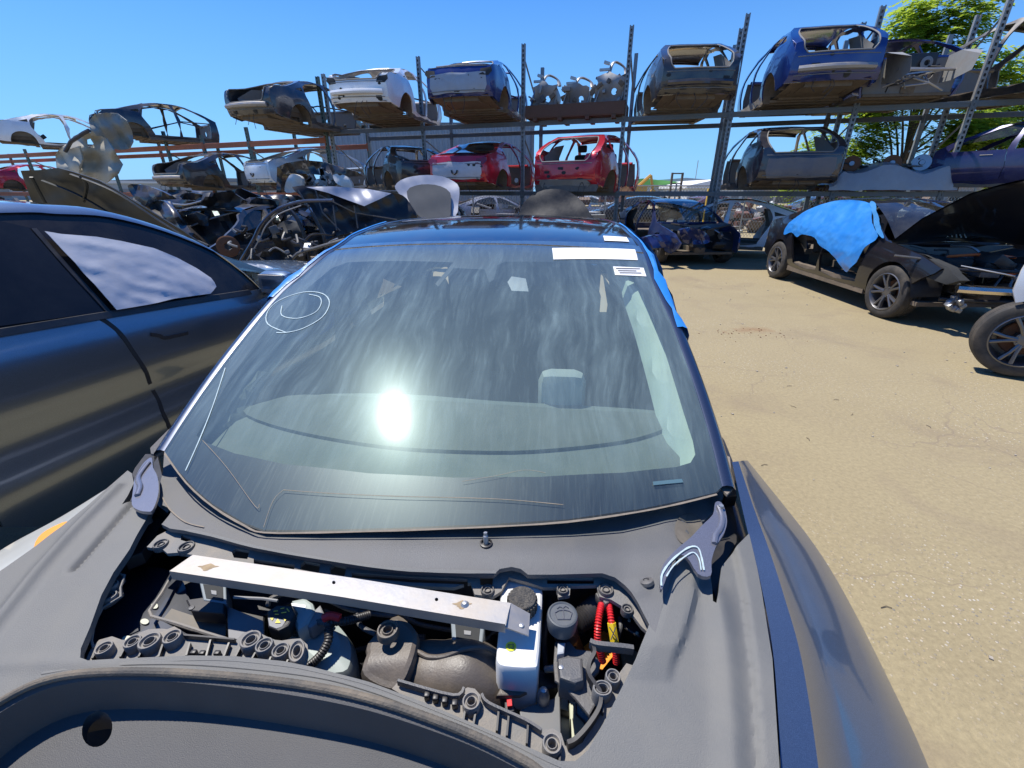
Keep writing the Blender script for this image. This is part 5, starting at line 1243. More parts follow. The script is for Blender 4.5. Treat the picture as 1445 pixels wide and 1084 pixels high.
shell(803, 235, LO, 1.1, False, .0, 'red SUV with its tailgate missing on the lower shelf', REDM, 'suv', parts=('lamps','seats','skirt','diffuser'), open_z=.92, cat=None) if False else None
d = onrack(797, 235, LO-.06, 1.4, False, -.20); car('red_suv', d['loc'], d['yaw'], 'suv', body=REDM, parts=('lamps','seats','skirt','diffuser','liner_flange'), open_z=.90, label='bright red SUV body without its tailgate, seats showing, on the lower shelf', cat='car shell', group=GB_)
d = onrack(645, 225, LO, 1.9, False, -.05); car('red_sedan', d['loc'], d['yaw'], 'sedan', body=REDM, parts=('lamps','panel','hook'), open_z=9, label='red car body with closed boot lid and a torn open side on the lower shelf', cat='car shell', group=GB_, lid=True, roofmat=BLAC, panelmat=M('whitish_rear_panel', (.55,.52,.54), rough=.5, dirt=.25))
shell(604, 240, LO, .9, False, .85, 'black car shell lying side-on on the lower shelf beside the red cars', BLAC, parts=('braces',), open_z=.95)
shell(362, 235, 1.45, 1.6, True, -.25, 'pale blue and white car shell with a tow hook on the lower orange rack', PALEB, parts=('hook','panel'), open_z=.95, panelmat=M('pale_white_panel', (.6,.66,.72), rough=.4, dirt=.2))
shell(240, 250, 1.42, 1.8, True, .0, 'dusty black car shell with silver crash beam on the lower orange rack', DGR, parts=('beam','slots'), open_z=.72)
shell(132, 160, UP-.1, 1.6, True, -.35, 'dark slate car shell with open doorways on the orange rack', SLATE, parts=('braces',), open_z=.7)
shell(-15, 175, UP-.15, 1.8, True, -.45, 'white car shell at the far left end of the orange rack', WHI, parts=('lamps',), open_z=.95)
shell(-25, 262, 1.4, .5, True, -.1, 'red car shell low at the far left', REDM, parts=('lamps',), open_z=.95)
# front-cut bodies at the right end, seen from the front
def nose(px, py, z, off, dyaw, label, body, **k):
    P = rackhit(px, py, off); yaw = RYAW+PI+dyaw; f = Vector((math.cos(yaw), math.sin(yaw), 0)); c = Vector((P.x, P.y, 0))-f*1.2
    return car('car_shell', (c.x, c.y, z), yaw, body=body, label=label, cat='car shell', group=GB_, **k)
NS = nose(1290, 110, UP, -.6, .15, 'blue front-cut shell with a silver inner wing facing the yard on the upper shelf', BLU, typ='sedan', glass=False)
m = MB()
rnd = random.Random(5)
for sd in (1, -1):
    m = MB(); m.grid([[(1.1, sd*.80, .95), (1.4, sd*.78, .93), (1.70, sd*.74, .84)], [(1.1, sd*.55, .90), (1.5, sd*.50, .90), (1.95, sd*.55, .74)], [(1.1, sd*.52, .45), (1.5, sd*.48, .42), (1.95, sd*.50, .50)]])
    m.build('strut_tower', LPOST, NS)
MB().box((1.12, 0, .78), (.02, .7, .35), bev=.01).build('bulkhead_cover', BLK, NS)
MB().lathe([(.05,0),(.10,.01),(.11,.03),(.05,.04)], (1.15,.15,.78), (1,0,0), 20).build('booster_ring', GREYP, NS)
MB().tube([(1.5,-.5,.62),(1.5,.5,.60)], .03, 6).build('cross_bar', ALU, NS)
for k in range(10): MB().tube([(1.14, rnd.uniform(-.6,.6), rnd.uniform(.4,.85)), (1.3, rnd.uniform(-.6,.6), rnd.uniform(.4,.7)), (1.2, rnd.uniform(-.6,.6), rnd.uniform(.3,.6))], .018, 6).build('loose_wire', rnd.choice([BLK, GREYP, STEEL]), NS)
d = onrack(1665, 90, UP, 1.3, False, .55); car('car_shell', d['loc'], d['yaw'], 'suv', body=BLAC, label='matt grey SUV shell with big wheel arch at the right edge, upper shelf', cat='car shell', group=GB_, open_z=.86)
d = onrack(1690, 240, LO+.05, 1.6, False, .8); car('car_shell', d['loc'], d['yaw'], 'sedan', body=PURP, label='indigo blue car shell at the right edge on the lower shelf', cat='car shell', group=GB_, open_z=.95, glass='rear', doors=True)
# ------------------------------------------------------------------ blue-grey SUV parked beside the sedan
NA = Vector((-1.72, 3.0, 0)); ND = Vector((.21, .978, 0)).normalized(); NN = Vector((ND.y, -ND.x, 0))
def nL(u, z):
    zb = 1.02-.075*u
    if z <= zb: base = spl([(0,-.10),(.12,-.03),(.3,.015),(.5,-.008),(.68,.035),(.86,.042),(.965,.014),(1,0)], max(0, (z-.2)/(zb-.2)))
    else: base = -.56*(z-zb)-.25*(z-zb)**2
    return base - .04*max(0, u)**2 - .012*min(0, u+1.2)**2
def nP(u, z, off=0.0): p = NA+ND*u+NN*(nL(u, z)+off); return Vector((p.x, p.y, z))
def nG(P): d = P-NA; return d.dot(NN)-nL(d.dot(ND), P.z)
def nh(px, py):
    p = hF(px, py, nG, .3, 14)
    d = p-NA; return (d.dot(ND), p.z)
SUVM = paint('blue_grey_metallic', (.16,.20,.25), dirt=.06, metal=.8)
NS_ = empty('suv', NA, math.atan2(ND.y, ND.x), 'blue-grey metallic SUV close at the left with white plastic over its front side window', 'car')
NI = NS_.matrix_basis.inverted() if False else (Matrix.Translation(NA)@Matrix.Rotation(math.atan2(ND.y, ND.x), 4, 'Z')).inverted()
def nb(m, name, mat, par=None, **k): m.xf(NI); return m.build(name, mat, par or NS_, **k)
def npatch(uv, off, h, th=.004, holes=()): return MB().patch(uv, holes, h, lambda q: nP(q[0], q[1], off), lambda q, P: NN*(-th))
BELT = [(-3.3,1.20),(-2.4,1.17)]+[nh(*q) for q in ((0,467),(60,457),(138,444),(250,427),(345,413))]+[(.35,1.0),(.8,.97),(1.5,.88),(1.85,.74),(1.95,.55),(1.9,.35)]
ar = lambda c: [(c+.40*math.cos(PI*k/14), .36+.40*math.sin(PI*k/14)) for k in range(15)]
body = BELT+ar(1.15)+ [(.70,.24),(-1.5,.24)]+ar(-2.03)+[(-2.5,.30),(-2.95,.38),(-3.35,.60)]
nb(npatch(body, 0, .07, .03), 'side_body', SUVM)
top = [nh(*q) for q in ((0,296),(75,298),(150,303),(230,324),(300,353),(345,386),(368,408))]
RAIL = [(-3.1,1.36),(-2.5,1.50),(-1.9,1.545)]+top
gh = RAIL+[(.35,1.0)]+[b for b in reversed(BELT[:7])]+[(-3.3,1.20)]
nb(npatch(gh, -.006, .07, .01), 'window_frame', M('black_window_frame', (.010,.010,.012), rough=.22, coat=.0, spec=.35, dirt=.12, dscale=3))
# roof rail, roof
rows = []
for u, z in smooth(RAIL, 4, False): rows.append([nP(u, z-.012, .006), nP(u, z, .004), nP(u, z+.022, -.02), nP(u, z+.03, -.06)])
nb(MB().grid(rows), 'roof_rail', SUVM)
rows = []
for u, z in smooth(RAIL, 3, False):
    rows.append([nP(u, z+.03, -.06)+Vector((0,0,.045*(1-(1-k/5)**2)))-NN*(1.15*k/5)*(1 if u < -.3 else 1) for k in range(6)])
nb(MB().grid(rows), 'roof', ROOFG)
nb(npatch([nh(*q) for q in ((-60,320),(0,312),(44,322),(148,440),(60,452),(0,460),(-60,470))], .002, .08, .004), 'rear_side_window', M('dusty_dark_side_glass', (.010,.011,.014), rough=.2, coat=.0, spec=.3, dirt=.2, dirtcol=(.06,.06,.06), dscale=3))
WF = [(56,326),(80,330),(130,334),(165,340),(210,350),(245,364),(272,378),(292,392),(299,404),(290,414),(240,421),(200,430),(158,437),(120,395),(80,352)]
def wfm(q):
    u, z = q; return nP(u, z, .020+folds(u*1.0+z*.6, z*1.6, .011, 2.4, 1))
nb(MB().patch([nh(*q) for q in WF], (), .018, wfm, lambda q, P: NN*(-.003)), 'plastic_cover', WHITEF, label='crumpled white plastic taped over the window opening')
def nstrip(pts, wd, off, name, mat, n=5, par=None):
    C = smooth([Vector(nh(*q)) for q in pts], n, False); rows = []
    for i, p in enumerate(C):
        d = C[min(i+1, len(C)-1)]-C[max(i-1, 0)]; d.normalize(); q = Vector((-d.y, d.x))*wd/2
        rows.append([nP(p.x-q.x, p.y-q.y, -.004), nP(p.x-q.x, p.y-q.y, off), nP(p.x+q.x, p.y+q.y, off), nP(p.x+q.x, p.y+q.y, -.004)])
    return nb(MB().grid(rows), name, mat, par)
nstrip([(-80,482),(0,469),(138,446),(250,428),(352,412)], .028, .012, 'belt_moulding', BLK)
nstrip([(46,322),(95,378),(152,440)], .020, .008, 'door_edge_trim', BLK)
nstrip([(137,446),(163,464),(190,500),(209,533),(222,562),(231,585),(242,612),(248,640)], .020, .0015, 'door_gap', INTD)
nstrip([(212,472),(225,474),(232,477),(248,474),(265,470)], .018, .004, 'door_handle', BLK)
nstrip([(350,412),(300,400),(290,430),(300,560)], .006, .0015, 'door_gap', INTD) if False else None
# mirror
mp = nP(*nh(362, 402))+NN*.13+ND*.05
m = MB(); Rn = Matrix.Rotation(math.atan2(ND.y, ND.x), 3, 'Z'); m.box(mp+Vector((0,0,.01)), (.13,.24,.16), Rn, .05); MI = nb(m, 'wing_mirror', SUVM)
nb(MB().box(mp-ND*.058+Vector((0,0,.012)), (.012,.19,.12), Rn, .004), 'mirror_glass', ALU, MI); nb(MB().box(mp-NN*.10-Vector((0,0,.05)), (.06,.10,.03), Rn, .01), 'mirror_foot', BLK, MI)
# front quarter, bonnet and windscreen of the SUV (partly behind the sedan)
rows = []
for u in (.35,.6,.9,1.2,1.5,1.8,1.95):
    z = lin(BELT[6:], u); rows.append([nP(u, z, .0)]+[nP(u, z, 0)-NN*(1.7*k/6)+Vector((0,0,.09*(1-(2*k/6-1)**2))) for k in range(1, 7)])
nb(MB().grid(rows), 'bonnet', SUVM)
rows = [[nP(u, z, -.03-.0)-NN*(1.3*k/6)+ND*.18*(1-(2*k/6-1)**2) for k in range(7)] for u, z in ((.36,1.02),(-.15,1.28),(-.75,1.50))]
nb(MB().grid(rows), 'windscreen', CARGLASS)
for u in (-2.03, 1.15):
    c = nP(u, .36, 0)-NN*.10
    wr = empty('wheel', (0,0,0)); wr.parent = NS_
    cl_ = NI@c; wheel('w', (cl_.x, cl_.y, .36), (0,-1,0), r=.36, par=wr)
    mm = MB(); rows = []
    for k in range(11):
        a = PI*k/10; p = nP(u+.40*math.cos(a), .36+.40*math.sin(a), -.01); rows.append([p, p-NN*.4])
    nb(mm.grid(rows), 'wheel_housing', INTD)
nb(MB().patch([(-3.3,.3),(1.9,.3),(1.9,.9),(-3.3,1.1)], (), .6, lambda q: nP(q[0], q[1], -1.75)), 'far_side', SUVM)
# white plastic sheet lying over its bonnet
def sheetD(pts, D, th, h=None, bump=0.0, n=3, seed=1, bf=1.0):
    """irregular panel standing in the yard: traced outline carried to its own distance, with real thickness"""
    Q = [tuple(p) for p in (smooth(pts, n) if n else [Vector(p) for p in pts])]
    Df = D if callable(D) else (lambda x, y: D)
    def fm(q):
        x, y = q[0], q[1]; P = hd(x, y, Df(x, y)+bump*(math.sin(x*.11*bf+seed)+math.sin(y*.17*bf+x*.05*bf+seed*2)+.6*math.sin(x*.31*bf-y*.23*bf))); return P
    return MB().patch(Q, (), h or 8, fm, lambda q, P: (0, th, 0))
def lone(name, m, mat, label, cat, group=None, name_=None):
    c = sum(m.v, Vector((0,0,0)))/len(m.v); z0 = min(v.z for v in m.v); T = Vector((c.x, c.y, z0)); m.xf(Matrix.Translation(-T)); o = m.build(name, mat); o.location = T; return tag(o, label, cat, group)
def obj_root(name, P, label, cat, group=None):
    return empty(name, P, 0, label, cat, group)
CLFILM = M('clear_film_sheet', (.50,.52,.54), rough=.2, coat=.5, dirt=.1, bump=.6, bscale=16, var=.3, vscale=14)
lone('plastic_sheet', sheetD([(318,366),(345,372),(372,374),(392,384),(397,400),(388,410),(372,412),(352,396),(335,384)], lambda x, y: 3.7-.004*(y-370), .01, 5, .02, seed=4), CLFILM, 'crumpled clear plastic sheet on the blue-grey car beside its mirror', 'plastic sheet')
# ------------------------------------------------------------------ wrecks standing between the SUV and the racks
WG = 'wrecked cars parked on the ground'
def parked(px, D, yaw, label, body, name='wrecked_car', typ='sedan', **k):
    P = hd(px, 300, D); return car(name, (P.x, P.y, 0), yaw, typ, body=body, label=label, cat='wrecked car', group=WG, **k)
R90 = PI/2
def clutter(root, box, n, seed, mats, r=(.008,.025), boxes=6, name='loose_part'):
    rnd = random.Random(seed); (x0,x1),(y0,y1),(z0,z1) = box
    P = lambda: Vector((rnd.uniform(x0,x1), rnd.uniform(y0,y1), rnd.uniform(z0,z1)))
    for k in range(n):
        a = P(); b = a+Vector((rnd.uniform(-.3,.3), rnd.uniform(-.3,.3), rnd.uniform(-.15,.15))); c = b+Vector((rnd.uniform(-.3,.3), rnd.uniform(-.3,.3), rnd.uniform(-.2,.1)))
        MB().tube(smooth([a, b, c], 5, False), rnd.uniform(*r), 6).build('hose' if rnd.random() < .6 else 'bracket', rnd.choice(mats), root)
    for k in range(boxes):
        MB().box(P(), (rnd.uniform(.05,.3), rnd.uniform(.05,.25), rnd.uniform(.04,.18)), Matrix.Rotation(rnd.uniform(0,3), 3, rnd.choice('XYZ')), .01).build(name, rnd.choice(mats), root)
MX = [BLK, BLK2, STEEL, GREYP, BLK, UNDER, ALU]
w1 = parked(318, 7.6, -R90-.25, 'black wreck with an exposed engine bay behind the blue-grey SUV', BLAC, crumple=.04, doors=True, front=True, hood='none', glass=False)
clutter(w1, ((1.2,2.2),(-.7,.7),(.45,.95)), 40, 3, MX, boxes=18)
w2 = parked(480, 9.6, -R90+.05, 'black wreck under the buckled black bonnet', BLAC, front=True, hood='none', glass=True, crumple=.03)
clutter(w2, ((1.2,2.2),(-.7,.7),(.45,.95)), 14, 5, MX)
w3 = parked(200, 10.2, -R90-.3, 'dark wreck partly hidden behind the raised grey-green bonnet', DGR, front=True, hood='none')
w4 = parked(604, 12.4, -R90, 'silver wreck with its bonnet raised behind the sedan roof', carmats('silver', (.40,.41,.44), .2), front=True, hood='none')
w5 = parked(781, 12.3, -R90+.05, 'black wreck with raised bonnet directly behind the sedan roof', BLAC, front=True, hood='none')
w6 = parked(30, 8.4, -R90-.4, 'silver-white car behind the SUV roof at the far left', carmats('silverwhite', (.62,.64,.68), .15), front=True, hood=.02, doors=True)
SB = M('silver_bonnet', (.42,.43,.47), rough=.3, coat=.6, metal=.4, dirt=.15)
DB = M('dull_underside', (.014,.018,.020), rough=.4, dirt=.4, dirtcol=(.055,.062,.055), dscale=1.8, metal=.1, bump=.2, bscale=12)
GL_ = 'loose and raised bonnets'
attach(sheetD([(29,241),(55,240),(82,237),(104,243),(140,255),(178,277),(215,300),(258,326),(300,356),(345,392),(352,402),(300,380),(180,330),(90,315),(60,305),(44,282)], lambda x, y: 5.2-.002*(x-30)+.004*(y-240), .025, 7, .012, n=0), 'raised_bonnet', DB, w3, 'dull grey-green raised bonnet')
for q in (((60,255),(110,275),(170,310),(230,345)),((100,246),(160,270),(225,312),(290,352)),((112,248),(122,262),(118,285)),((44,250),(60,280),(75,305))): attach(MB().tube(smooth([hd(a, b, 5.12-.002*(a-30)+.004*(b-240)) for a, b in q], 6, False), .018, 6, flat=.5), 'bonnet_rib', DB, w3)
attach(sheetD([(412,264),(440,262),(500,266),(552,272),(568,276),(578,287),(590,312),(560,320),(500,326),(462,338),(452,330),(440,295),(424,276)], lambda x, y: 7.6+.006*(x-420)-.004*(y-264), .03, 6, .03, n=2, seed=3), 'raised_bonnet', M('black_bonnet_underside', (.012,.012,.014), rough=.35, dirt=.2, dirtcol=(.07,.06,.05), dscale=4), w2, 'buckled black bonnet')
for q in (((420,268),(440,300),(460,332)),((450,275),(500,300),(560,310)),((470,290),(475,325)),((500,290),(505,322)),((445,268),(455,300),(480,326))): attach(MB().tube([hd(a, b, 7.5+.006*(a-420)-.004*(b-264)) for a, b in q], .012, 6), 'bonnet_rib', BLK2, w2)
attach(sheetD([(432,264),(470,263),(520,267),(552,273),(536,281),(514,291),(492,283),(462,272)], lambda x, y: 7.5+.006*(x-420)-.01*(y-264), .02, 4, .02, n=0, seed=3), 'bonnet_skin', SB, w2, 'creased silver outer skin')
b5 = sheetD([(557,263),(566,254),(582,249),(603,247),(624,249),(640,256),(648,265),(647,285),(640,310),(600,310),(575,290),(562,272)], lambda x, y: 10.2+.01*(300-y), .04, 5, .01, n=2)
attach(b5, 'raised_bonnet', SB, w4)
attach(sheetD([(574,270),(586,262),(604,260),(622,263),(635,272),(636,290),(632,312),(600,312),(580,290)], lambda x, y: 10.13+.01*(300-y), .02, 6, .006, n=2), 'bonnet_liner', M('grey_felt_liner', (.06,.068,.08), rough=.8, dirt=.05), w4)
b6 = sheetD([(732,304),(738,288),(750,276),(768,268),(788,267),(806,272),(822,285),(834,304),(830,312),(735,312)], lambda x, y: 10.0+.01*(300-y), .04, 5, .02, n=2, seed=7)
attach(b6, 'raised_bonnet', M('quilted_black_liner', (.02,.02,.021), rough=.6, dirt=.5, dirtcol=(.10,.09,.08), dscale=14, bump=.5, bscale=14), w5)
# beige torn panel hanging in front of the orange rack
BP = obj_root('torn_panel', hd(135, 262, 9.0), 'beige torn wing panel with a square hole hanging in front of the orange rack', 'car panel')
def rel(m, name, mat, root): m.xf(Matrix.Translation(-Vector(root.location))); return m.build(name, mat, root)
hol = [(121,197),(127,195),(132,203),(127,209),(122,207)]
pts = [(78,218),(84,210),(94,203),(104,192),(118,186),(140,190),(150,196),(160,212),(165,222),(172,232),(166,245),(150,258),(130,264),(112,262),(90,254),(76,262),(80,240)]
def fmb(q, D=9.0): return hd(q[0], q[1], D+.10*math.sin(q[0]*.15)+.06*math.sin(q[1]*.2))
rel(MB().patch(pts, [hol], 4, fmb, lambda q, P: (0,.03,0)), 'inner_panel', PRIMER, BP)
rel(sheetD([(126,170),(134,161),(150,159),(165,160),(178,170),(185,186),(187,200),(182,210),(170,212),(160,210),(152,196),(140,192),(128,192)], lambda x, y: 8.9+.012*(x-126), .03, 4, .05, n=0, seed=2), 'outer_panel', M('pale_beige_panel', (.36,.35,.30), rough=.5, dirt=.35, dirtcol=(.16,.14,.08), dscale=3), BP)
rel(sheetD([(78,218),(92,206),(100,210),(112,206),(116,225),(108,255),(90,258),(76,258),(80,236)], 8.85, .03, 5, .05, n=0, seed=5), 'folded_flap', PRIMER, BP)
rel(MB().tube([hd(a, b, 8.8) for a, b in ((92,214),(100,200),(118,188),(126,184))], .03, 6), 'torn_edge', BLK, BP)
# wrecked body frame with a bare brake disc
WF_ = obj_root('stripped_body', hd(390, 400, 6.2)*1, 'stripped dark body frame with a curved pillar and rusty disc left of the windshield', 'car body'); WF_.location.z = 0
def pz(pts, D, k=5): return smooth([hd(a, b, D if not callable(D) else D(a, b)) for a, b in pts], k, False)
rel(MB().tube(pz(((333,380),(345,360),(358,338),(368,318),(385,300),(405,290),(430,284),(470,283)), 6.0), .035, 8, flat=.6), 'door_pillar', carmats('navyblack', (.02,.03,.06), .2), WF_)
rel(MB().tube(pz(((340,378),(352,362),(366,338),(376,318),(394,302),(425,290)), 5.95), .008, 6), 'bright_seam', ALU, WF_)
rel(MB().tube(pz(((405,292),(420,310),(430,335),(436,365),(445,392)), 6.1), .04, 8, flat=.5), 'door_pillar', BLK, WF_)
rel(MB().tube(pz(((440,300),(455,330),(462,360),(470,385)), 6.3), .04, 8, flat=.5), 'door_pillar', BLK, WF_)
rel(MB().tube(pz(((408,372),(420,358),(445,350),(480,340),(510,332)), 5.6), .03, 8, flat=.6), 'wing_edge', BLK2, WF_)
rel(sheetD([(330,375),(360,360),(392,345),(420,340),(432,385),(425,410),(380,412),(345,400)], 6.1, .1, 8, .05, seed=8), 'floor_side', BLK, WF_)
rel(sheetD([(385,330),(400,312),(420,318),(428,350),(405,352),(388,345)], 6.4, .1, 8, .05, seed=8), 'inner_wing', INTD, WF_)
dc = hd(322, 348, 6.2)
rel(MB().lathe([(.045,-.02),(.05,.03),(.12,.03),(.14,.02),(.14,-.01),(.05,-.02)], dc, (.5,-.85,.2), 28), 'brake_disc', RUST, WF_)
rnd = random.Random(21)
for k in range(54):
    x = rnd.uniform(320, 472); y = rnd.uniform(322, 400)-(x-400)*.08; D = rnd.uniform(5.5, 6.6)
    a = hd(x, y, D); b = a+Vector((rnd.uniform(-.18,.18), rnd.uniform(-.2,.2), rnd.uniform(-.12,.12)))
    mt = rnd.choice([BLK, BLK2, BLK, STEEL, GREYP, INTD, BLK, WHITEP if k % 5 == 0 else BLK])
    if rnd.random() < .55: rel(MB().tube(smooth([a, b, b+Vector((rnd.uniform(-.12,.12), 0, rnd.uniform(-.1,.06)))], 4, False), rnd.uniform(.008,.02), 6), 'loose_wire', mt, WF_)
    else: rel(MB().box(a, (rnd.uniform(.04,.18), .05, rnd.uniform(.03,.10)), Matrix.Rotation(rnd.uniform(0,3), 3, rnd.choice('XYZ')), .008), 'torn_bracket', mt, WF_)
# black front end with hanging airbags seen over the wrecks
AB_ = obj_root('crash_wreckage', Vector((hd(420,262,11).x, 11, .9)), 'crushed black front end with white airbags hanging out, under the pale blue shell', 'car part')
rel(sheetD([(391,236),(404,230),(430,226),(452,228),(480,236),(505,243),(512,248),(480,250),(440,246),(410,244),(398,248),(396,272),(390,272)], 10.4, .3, 5, .05, n=1), 'bent_bonnet', BLAC, AB_)
rel(sheetD([(402,262),(408,248),(416,246),(426,252),(424,268),(404,272)], 10.2, .12, 4, .03, seed=2), 'airbag', WHITEP, AB_)
rel(sheetD([(470,247),(482,246),(492,252),(497,265),(486,264),(474,258)], 10.3, .12, 4, .03, seed=6), 'airbag', WHITEP, AB_)
for k in range(26):
    a = hd(rnd.uniform(425,475), rnd.uniform(246,272), 10.4); rel(MB().box(a, (rnd.uniform(.05,.3), .08, rnd.uniform(.02,.10)), Matrix.Rotation(rnd.uniform(0,3), 3, 'Y'), .005), 'torn_bracket', rnd.choice([BLK, GREYP, BLK2, STEEL]), AB_)
# a long black sill panel and bonnets in the dark heap at the left
HP = obj_root('panel_heap', Vector((hd(270,320,7).x, 7, .6)), 'heap of black body panels between the grey-green bonnet and the stripped body', 'panel heap')
for k, (q, D) in enumerate((([(232,282),(300,285),(360,282),(368,296),(330,318),(262,320),(238,305)], 8.2), ([(262,318),(330,300),(372,296),(380,330),(345,352),(300,350)], 7.6), ([(210,290),(232,284),(262,318),(290,345),(262,335),(225,308)], 7.2), ([(205,272),(260,268),(330,276),(420,276),(440,300),(410,345),(330,352),(262,330),(220,300)], 9.4), ([(345,282),(372,280),(400,288),(396,312),(362,330),(340,318)], 7.9), ([(180,262),(205,262),(240,276),(262,300),(225,300),(195,284)], 8.6))):
    rel(sheetD(q, lambda x, y, D=D: D-.004*(y-280), .06, 8, .06, seed=k), 'body_panel', BLAC if k != 1 else BLK, HP)
rnd = random.Random(91)
for k in range(26):
    x = rnd.uniform(195, 455); y = rnd.uniform(274, 338); w0 = rnd.uniform(22, 50); h0 = rnd.uniform(9, 24); a0 = rnd.uniform(-.5, .5); n0 = rnd.randint(5, 8)
    q = [(x+w0*math.cos(2*PI*i/n0+a0)*rnd.uniform(.6,1), y+h0*math.sin(2*PI*i/n0+a0)*rnd.uniform(.6,1)) for i in range(n0)]
    rel(sheetD(q, (lambda D0: (lambda x, y: D0+.008*(x-300)*rnd_s+.2*nz(x, y, .05, D0)))(rnd.uniform(7.0, 9.3)) if False else (lambda x, y, D0=rnd.uniform(7.0, 9.3), s0=rnd.uniform(-.012,.012), xc=x: D0+s0*(x-xc)+.25*nz(x, y, .06, D0)), .03, 5, 0, n=0), 'body_panel', rnd.choice([BLAC, BLK, BLK, SLATE, NAV2, DGR, BLK2]), HP)
rel(MB().tube(pz(((228,285),(262,289),(300,281),(345,286)), 7.9), .015, 6), 'panel_edge', STEEL, HP); rel(MB().tube(pz(((262,322),(300,308),(345,296)), 7.3), .012, 6), 'panel_edge', GREYP, HP)
# ------------------------------------------------------------------ right side of the yard
g1 = parked(948, 12.6, -R90+.08, 'dark blue wreck with crushed nose facing the camera by the rack post', carmats('royal', (.012,.03,.12), .2, .4), front=True, hood='none', wheels=True, roofmat=carmats('royal', (0,0,0)))
for k, (q, D) in enumerate((([(905,338),(918,333),(938,331),(956,338),(955,350),(930,350),(908,350)], 10.35), ([(960,325),(980,322),(998,330),(1001,342),(985,345),(965,342)], 10.4))):
    m = sheetD(q, D, .15, 4, .06, seed=k+3); m.xf(Matrix.Translation(-Vector(g1.location))); Rz = Matrix.Rotation(-g1.rotation_euler.z, 4, 'Z'); m.xf(Rz); m.build('crumpled_bonnet', carmats('crumple', (.006,.018,.10), .1, .4), g1)
clutter(g1, ((1.3,2.1),(-.7,.7),(.45,.85)), 10, 31, [BLK, BLK2, INTD, BLK, STEEL], boxes=14)
for s_ in (1,-1): MB().box((1.7, s_*.35, .86), (.5,.55,.04), Matrix.Rotation(.2*s_, 3, 'X'), .01).build('inner_tray', BLK, g1)
g2 = parked(1022, 12.9, math.radians(156), 'white body shell with a heart-shaped fuel opening on the ground behind the rack post', WHI, name='white_shell', roofmat=BLAC, parts=('lamp_holes',), open_z=.80, glass='rear')
MB().patch([(-1.72,.90),(-1.68,.86),(-1.63,.89),(-1.58,.86),(-1.54,.90),(-1.57,.96),(-1.63,1.0),(-1.69,.96)], (), .1, lambda q: (q[0], sideY(TYPES['sedan'], q[0], q[1])+.004, q[1]), None).build('fuel_opening', INTD, g2)
for k in range(3): MB().box((-2.3+.1*k, .55-.25*k, .62), (.2,.3,.06), Matrix.Rotation(.4*k, 3, 'Z'), .01).build('torn_bracket', STEEL, g2)
# black sedan with blue film
YB = -R90-.06
BC = carmats('gloss_black', (.008,.008,.011), .04, .0); BC.node_tree.nodes['Principled BSDF'].inputs['Coat Weight'].default_value = .3; BC.node_tree.nodes['Principled BSDF'].inputs['Specular IOR Level'].default_value = .2
g3 = car('black_sedan', (6.16, 7.50, 0), YB, 'sedan', body=BC, label='black sedan with raised bonnet, missing doors and bright blue film over the cabin side', cat='car', front=True, hood=math.radians(47), wheels='turned', nobumper=True, crumple=.0, s=1.06, h=.07, parts=('seats','rear_seat'))
T3 = (Matrix.Translation((6.16,7.50,0))@Matrix.Rotation(YB, 4, 'Z')@Matrix.Scale(1.06, 4)).inverted()
c3 = TYPES['sedan']
def film(u0, pts, name, mat, seed=1):
    def fm(q):
        x, z = q; b = .022+folds(x*.9+z*.5, z*1.2-x*.3, .020, 1.5, seed)
        return (x, -(sideY(c3, x, z)+max(.004, b)), z)
    return MB().patch([tuple(p) for p in smooth(pts, 3)], (), .022, fm, lambda q, P: (0,.004,0)).build(name, mat, g3)
film(0, [(-1.30,.80),(-1.35,.92),(-1.22,1.12),(-1.0,1.28),(-.6,1.385),(-.1,1.405),(.25,1.37),(.50,1.27),(.75,1.12),(1.0,.98),(.90,.82),(.84,.62),(.70,.48),(.62,.46),(.45,.56),(.2,.68),(-.1,.74),(-.3,.84),(-.7,.86),(-.85,.80),(-1.1,.86)], 'plastic_film', BLUEF)
film(0, [(.30,1.36),(.52,1.27),(.76,1.13),(1.02,.99),(1.10,.98),(.80,1.18),(.5,1.33),(.3,1.40)], 'film_tape', M('pale_blue_tape', (.06,.24,.52), rough=.3, bump=.4, bscale=12), 4)
# front end: bumper beam, radiator support, hoses
MB().tube([(2.30-.16*(j/7)**2, .66*j/7, .52) for j in range(-7, 8)], .062, 8, flat=.8).build('bumper_beam', M('chromed_beam', (.75,.68,.58), rough=.22, metal=1, dirt=.25), g3)
MB().tube([(2.20-.16*(j/7)**2, .72*j/7, .38) for j in range(-7, 8)], .022, 8).build('lower_beam', BLK, g3)
MB().tube([(2.05-.16*(j/7)**2, .70*j/7, .70) for j in range(-7, 8)], .02, 8).build('slam_panel', BLK, g3)
for s_ in (1,-1):
    MB().patch([(1.78,.62),(2.12,.56),(2.20,.62),(2.05,.74),(1.80,.80)], (), .08, lambda q: (q[0], s_*(sideY(c3, q[0], q[1])-.03), q[1]), lambda q, P: (0,-s_*.10,0)).build('headlamp', INTD, g3)
    MB().box((2.0, s_*.42, .48), (.4,.07,.10), None, .02).build('crash_rail', BLK, g3)
    MB().grid([[(1.1, s_*.74, .86), (1.6, s_*.70, .82), (2.0, s_*.62, .70)], [(1.1, s_*.48, .80), (1.6, s_*.45, .80), (2.0, s_*.48, .66)], [(1.1,s_*.46,.4),(1.6,s_*.42,.4),(2.0,s_*.44,.4)]]).build('inner_wing', INTD, g3)
clutter(g3, ((1.35,2.1),(-.7,.7),(.50,.78)), 42, 41, [BLK, BLK2, BLK, STEEL, GREYP, INTD, BLK], (.006,.018), 16)
OC = M('orange_cable', (.75,.13,.02), rough=.45)
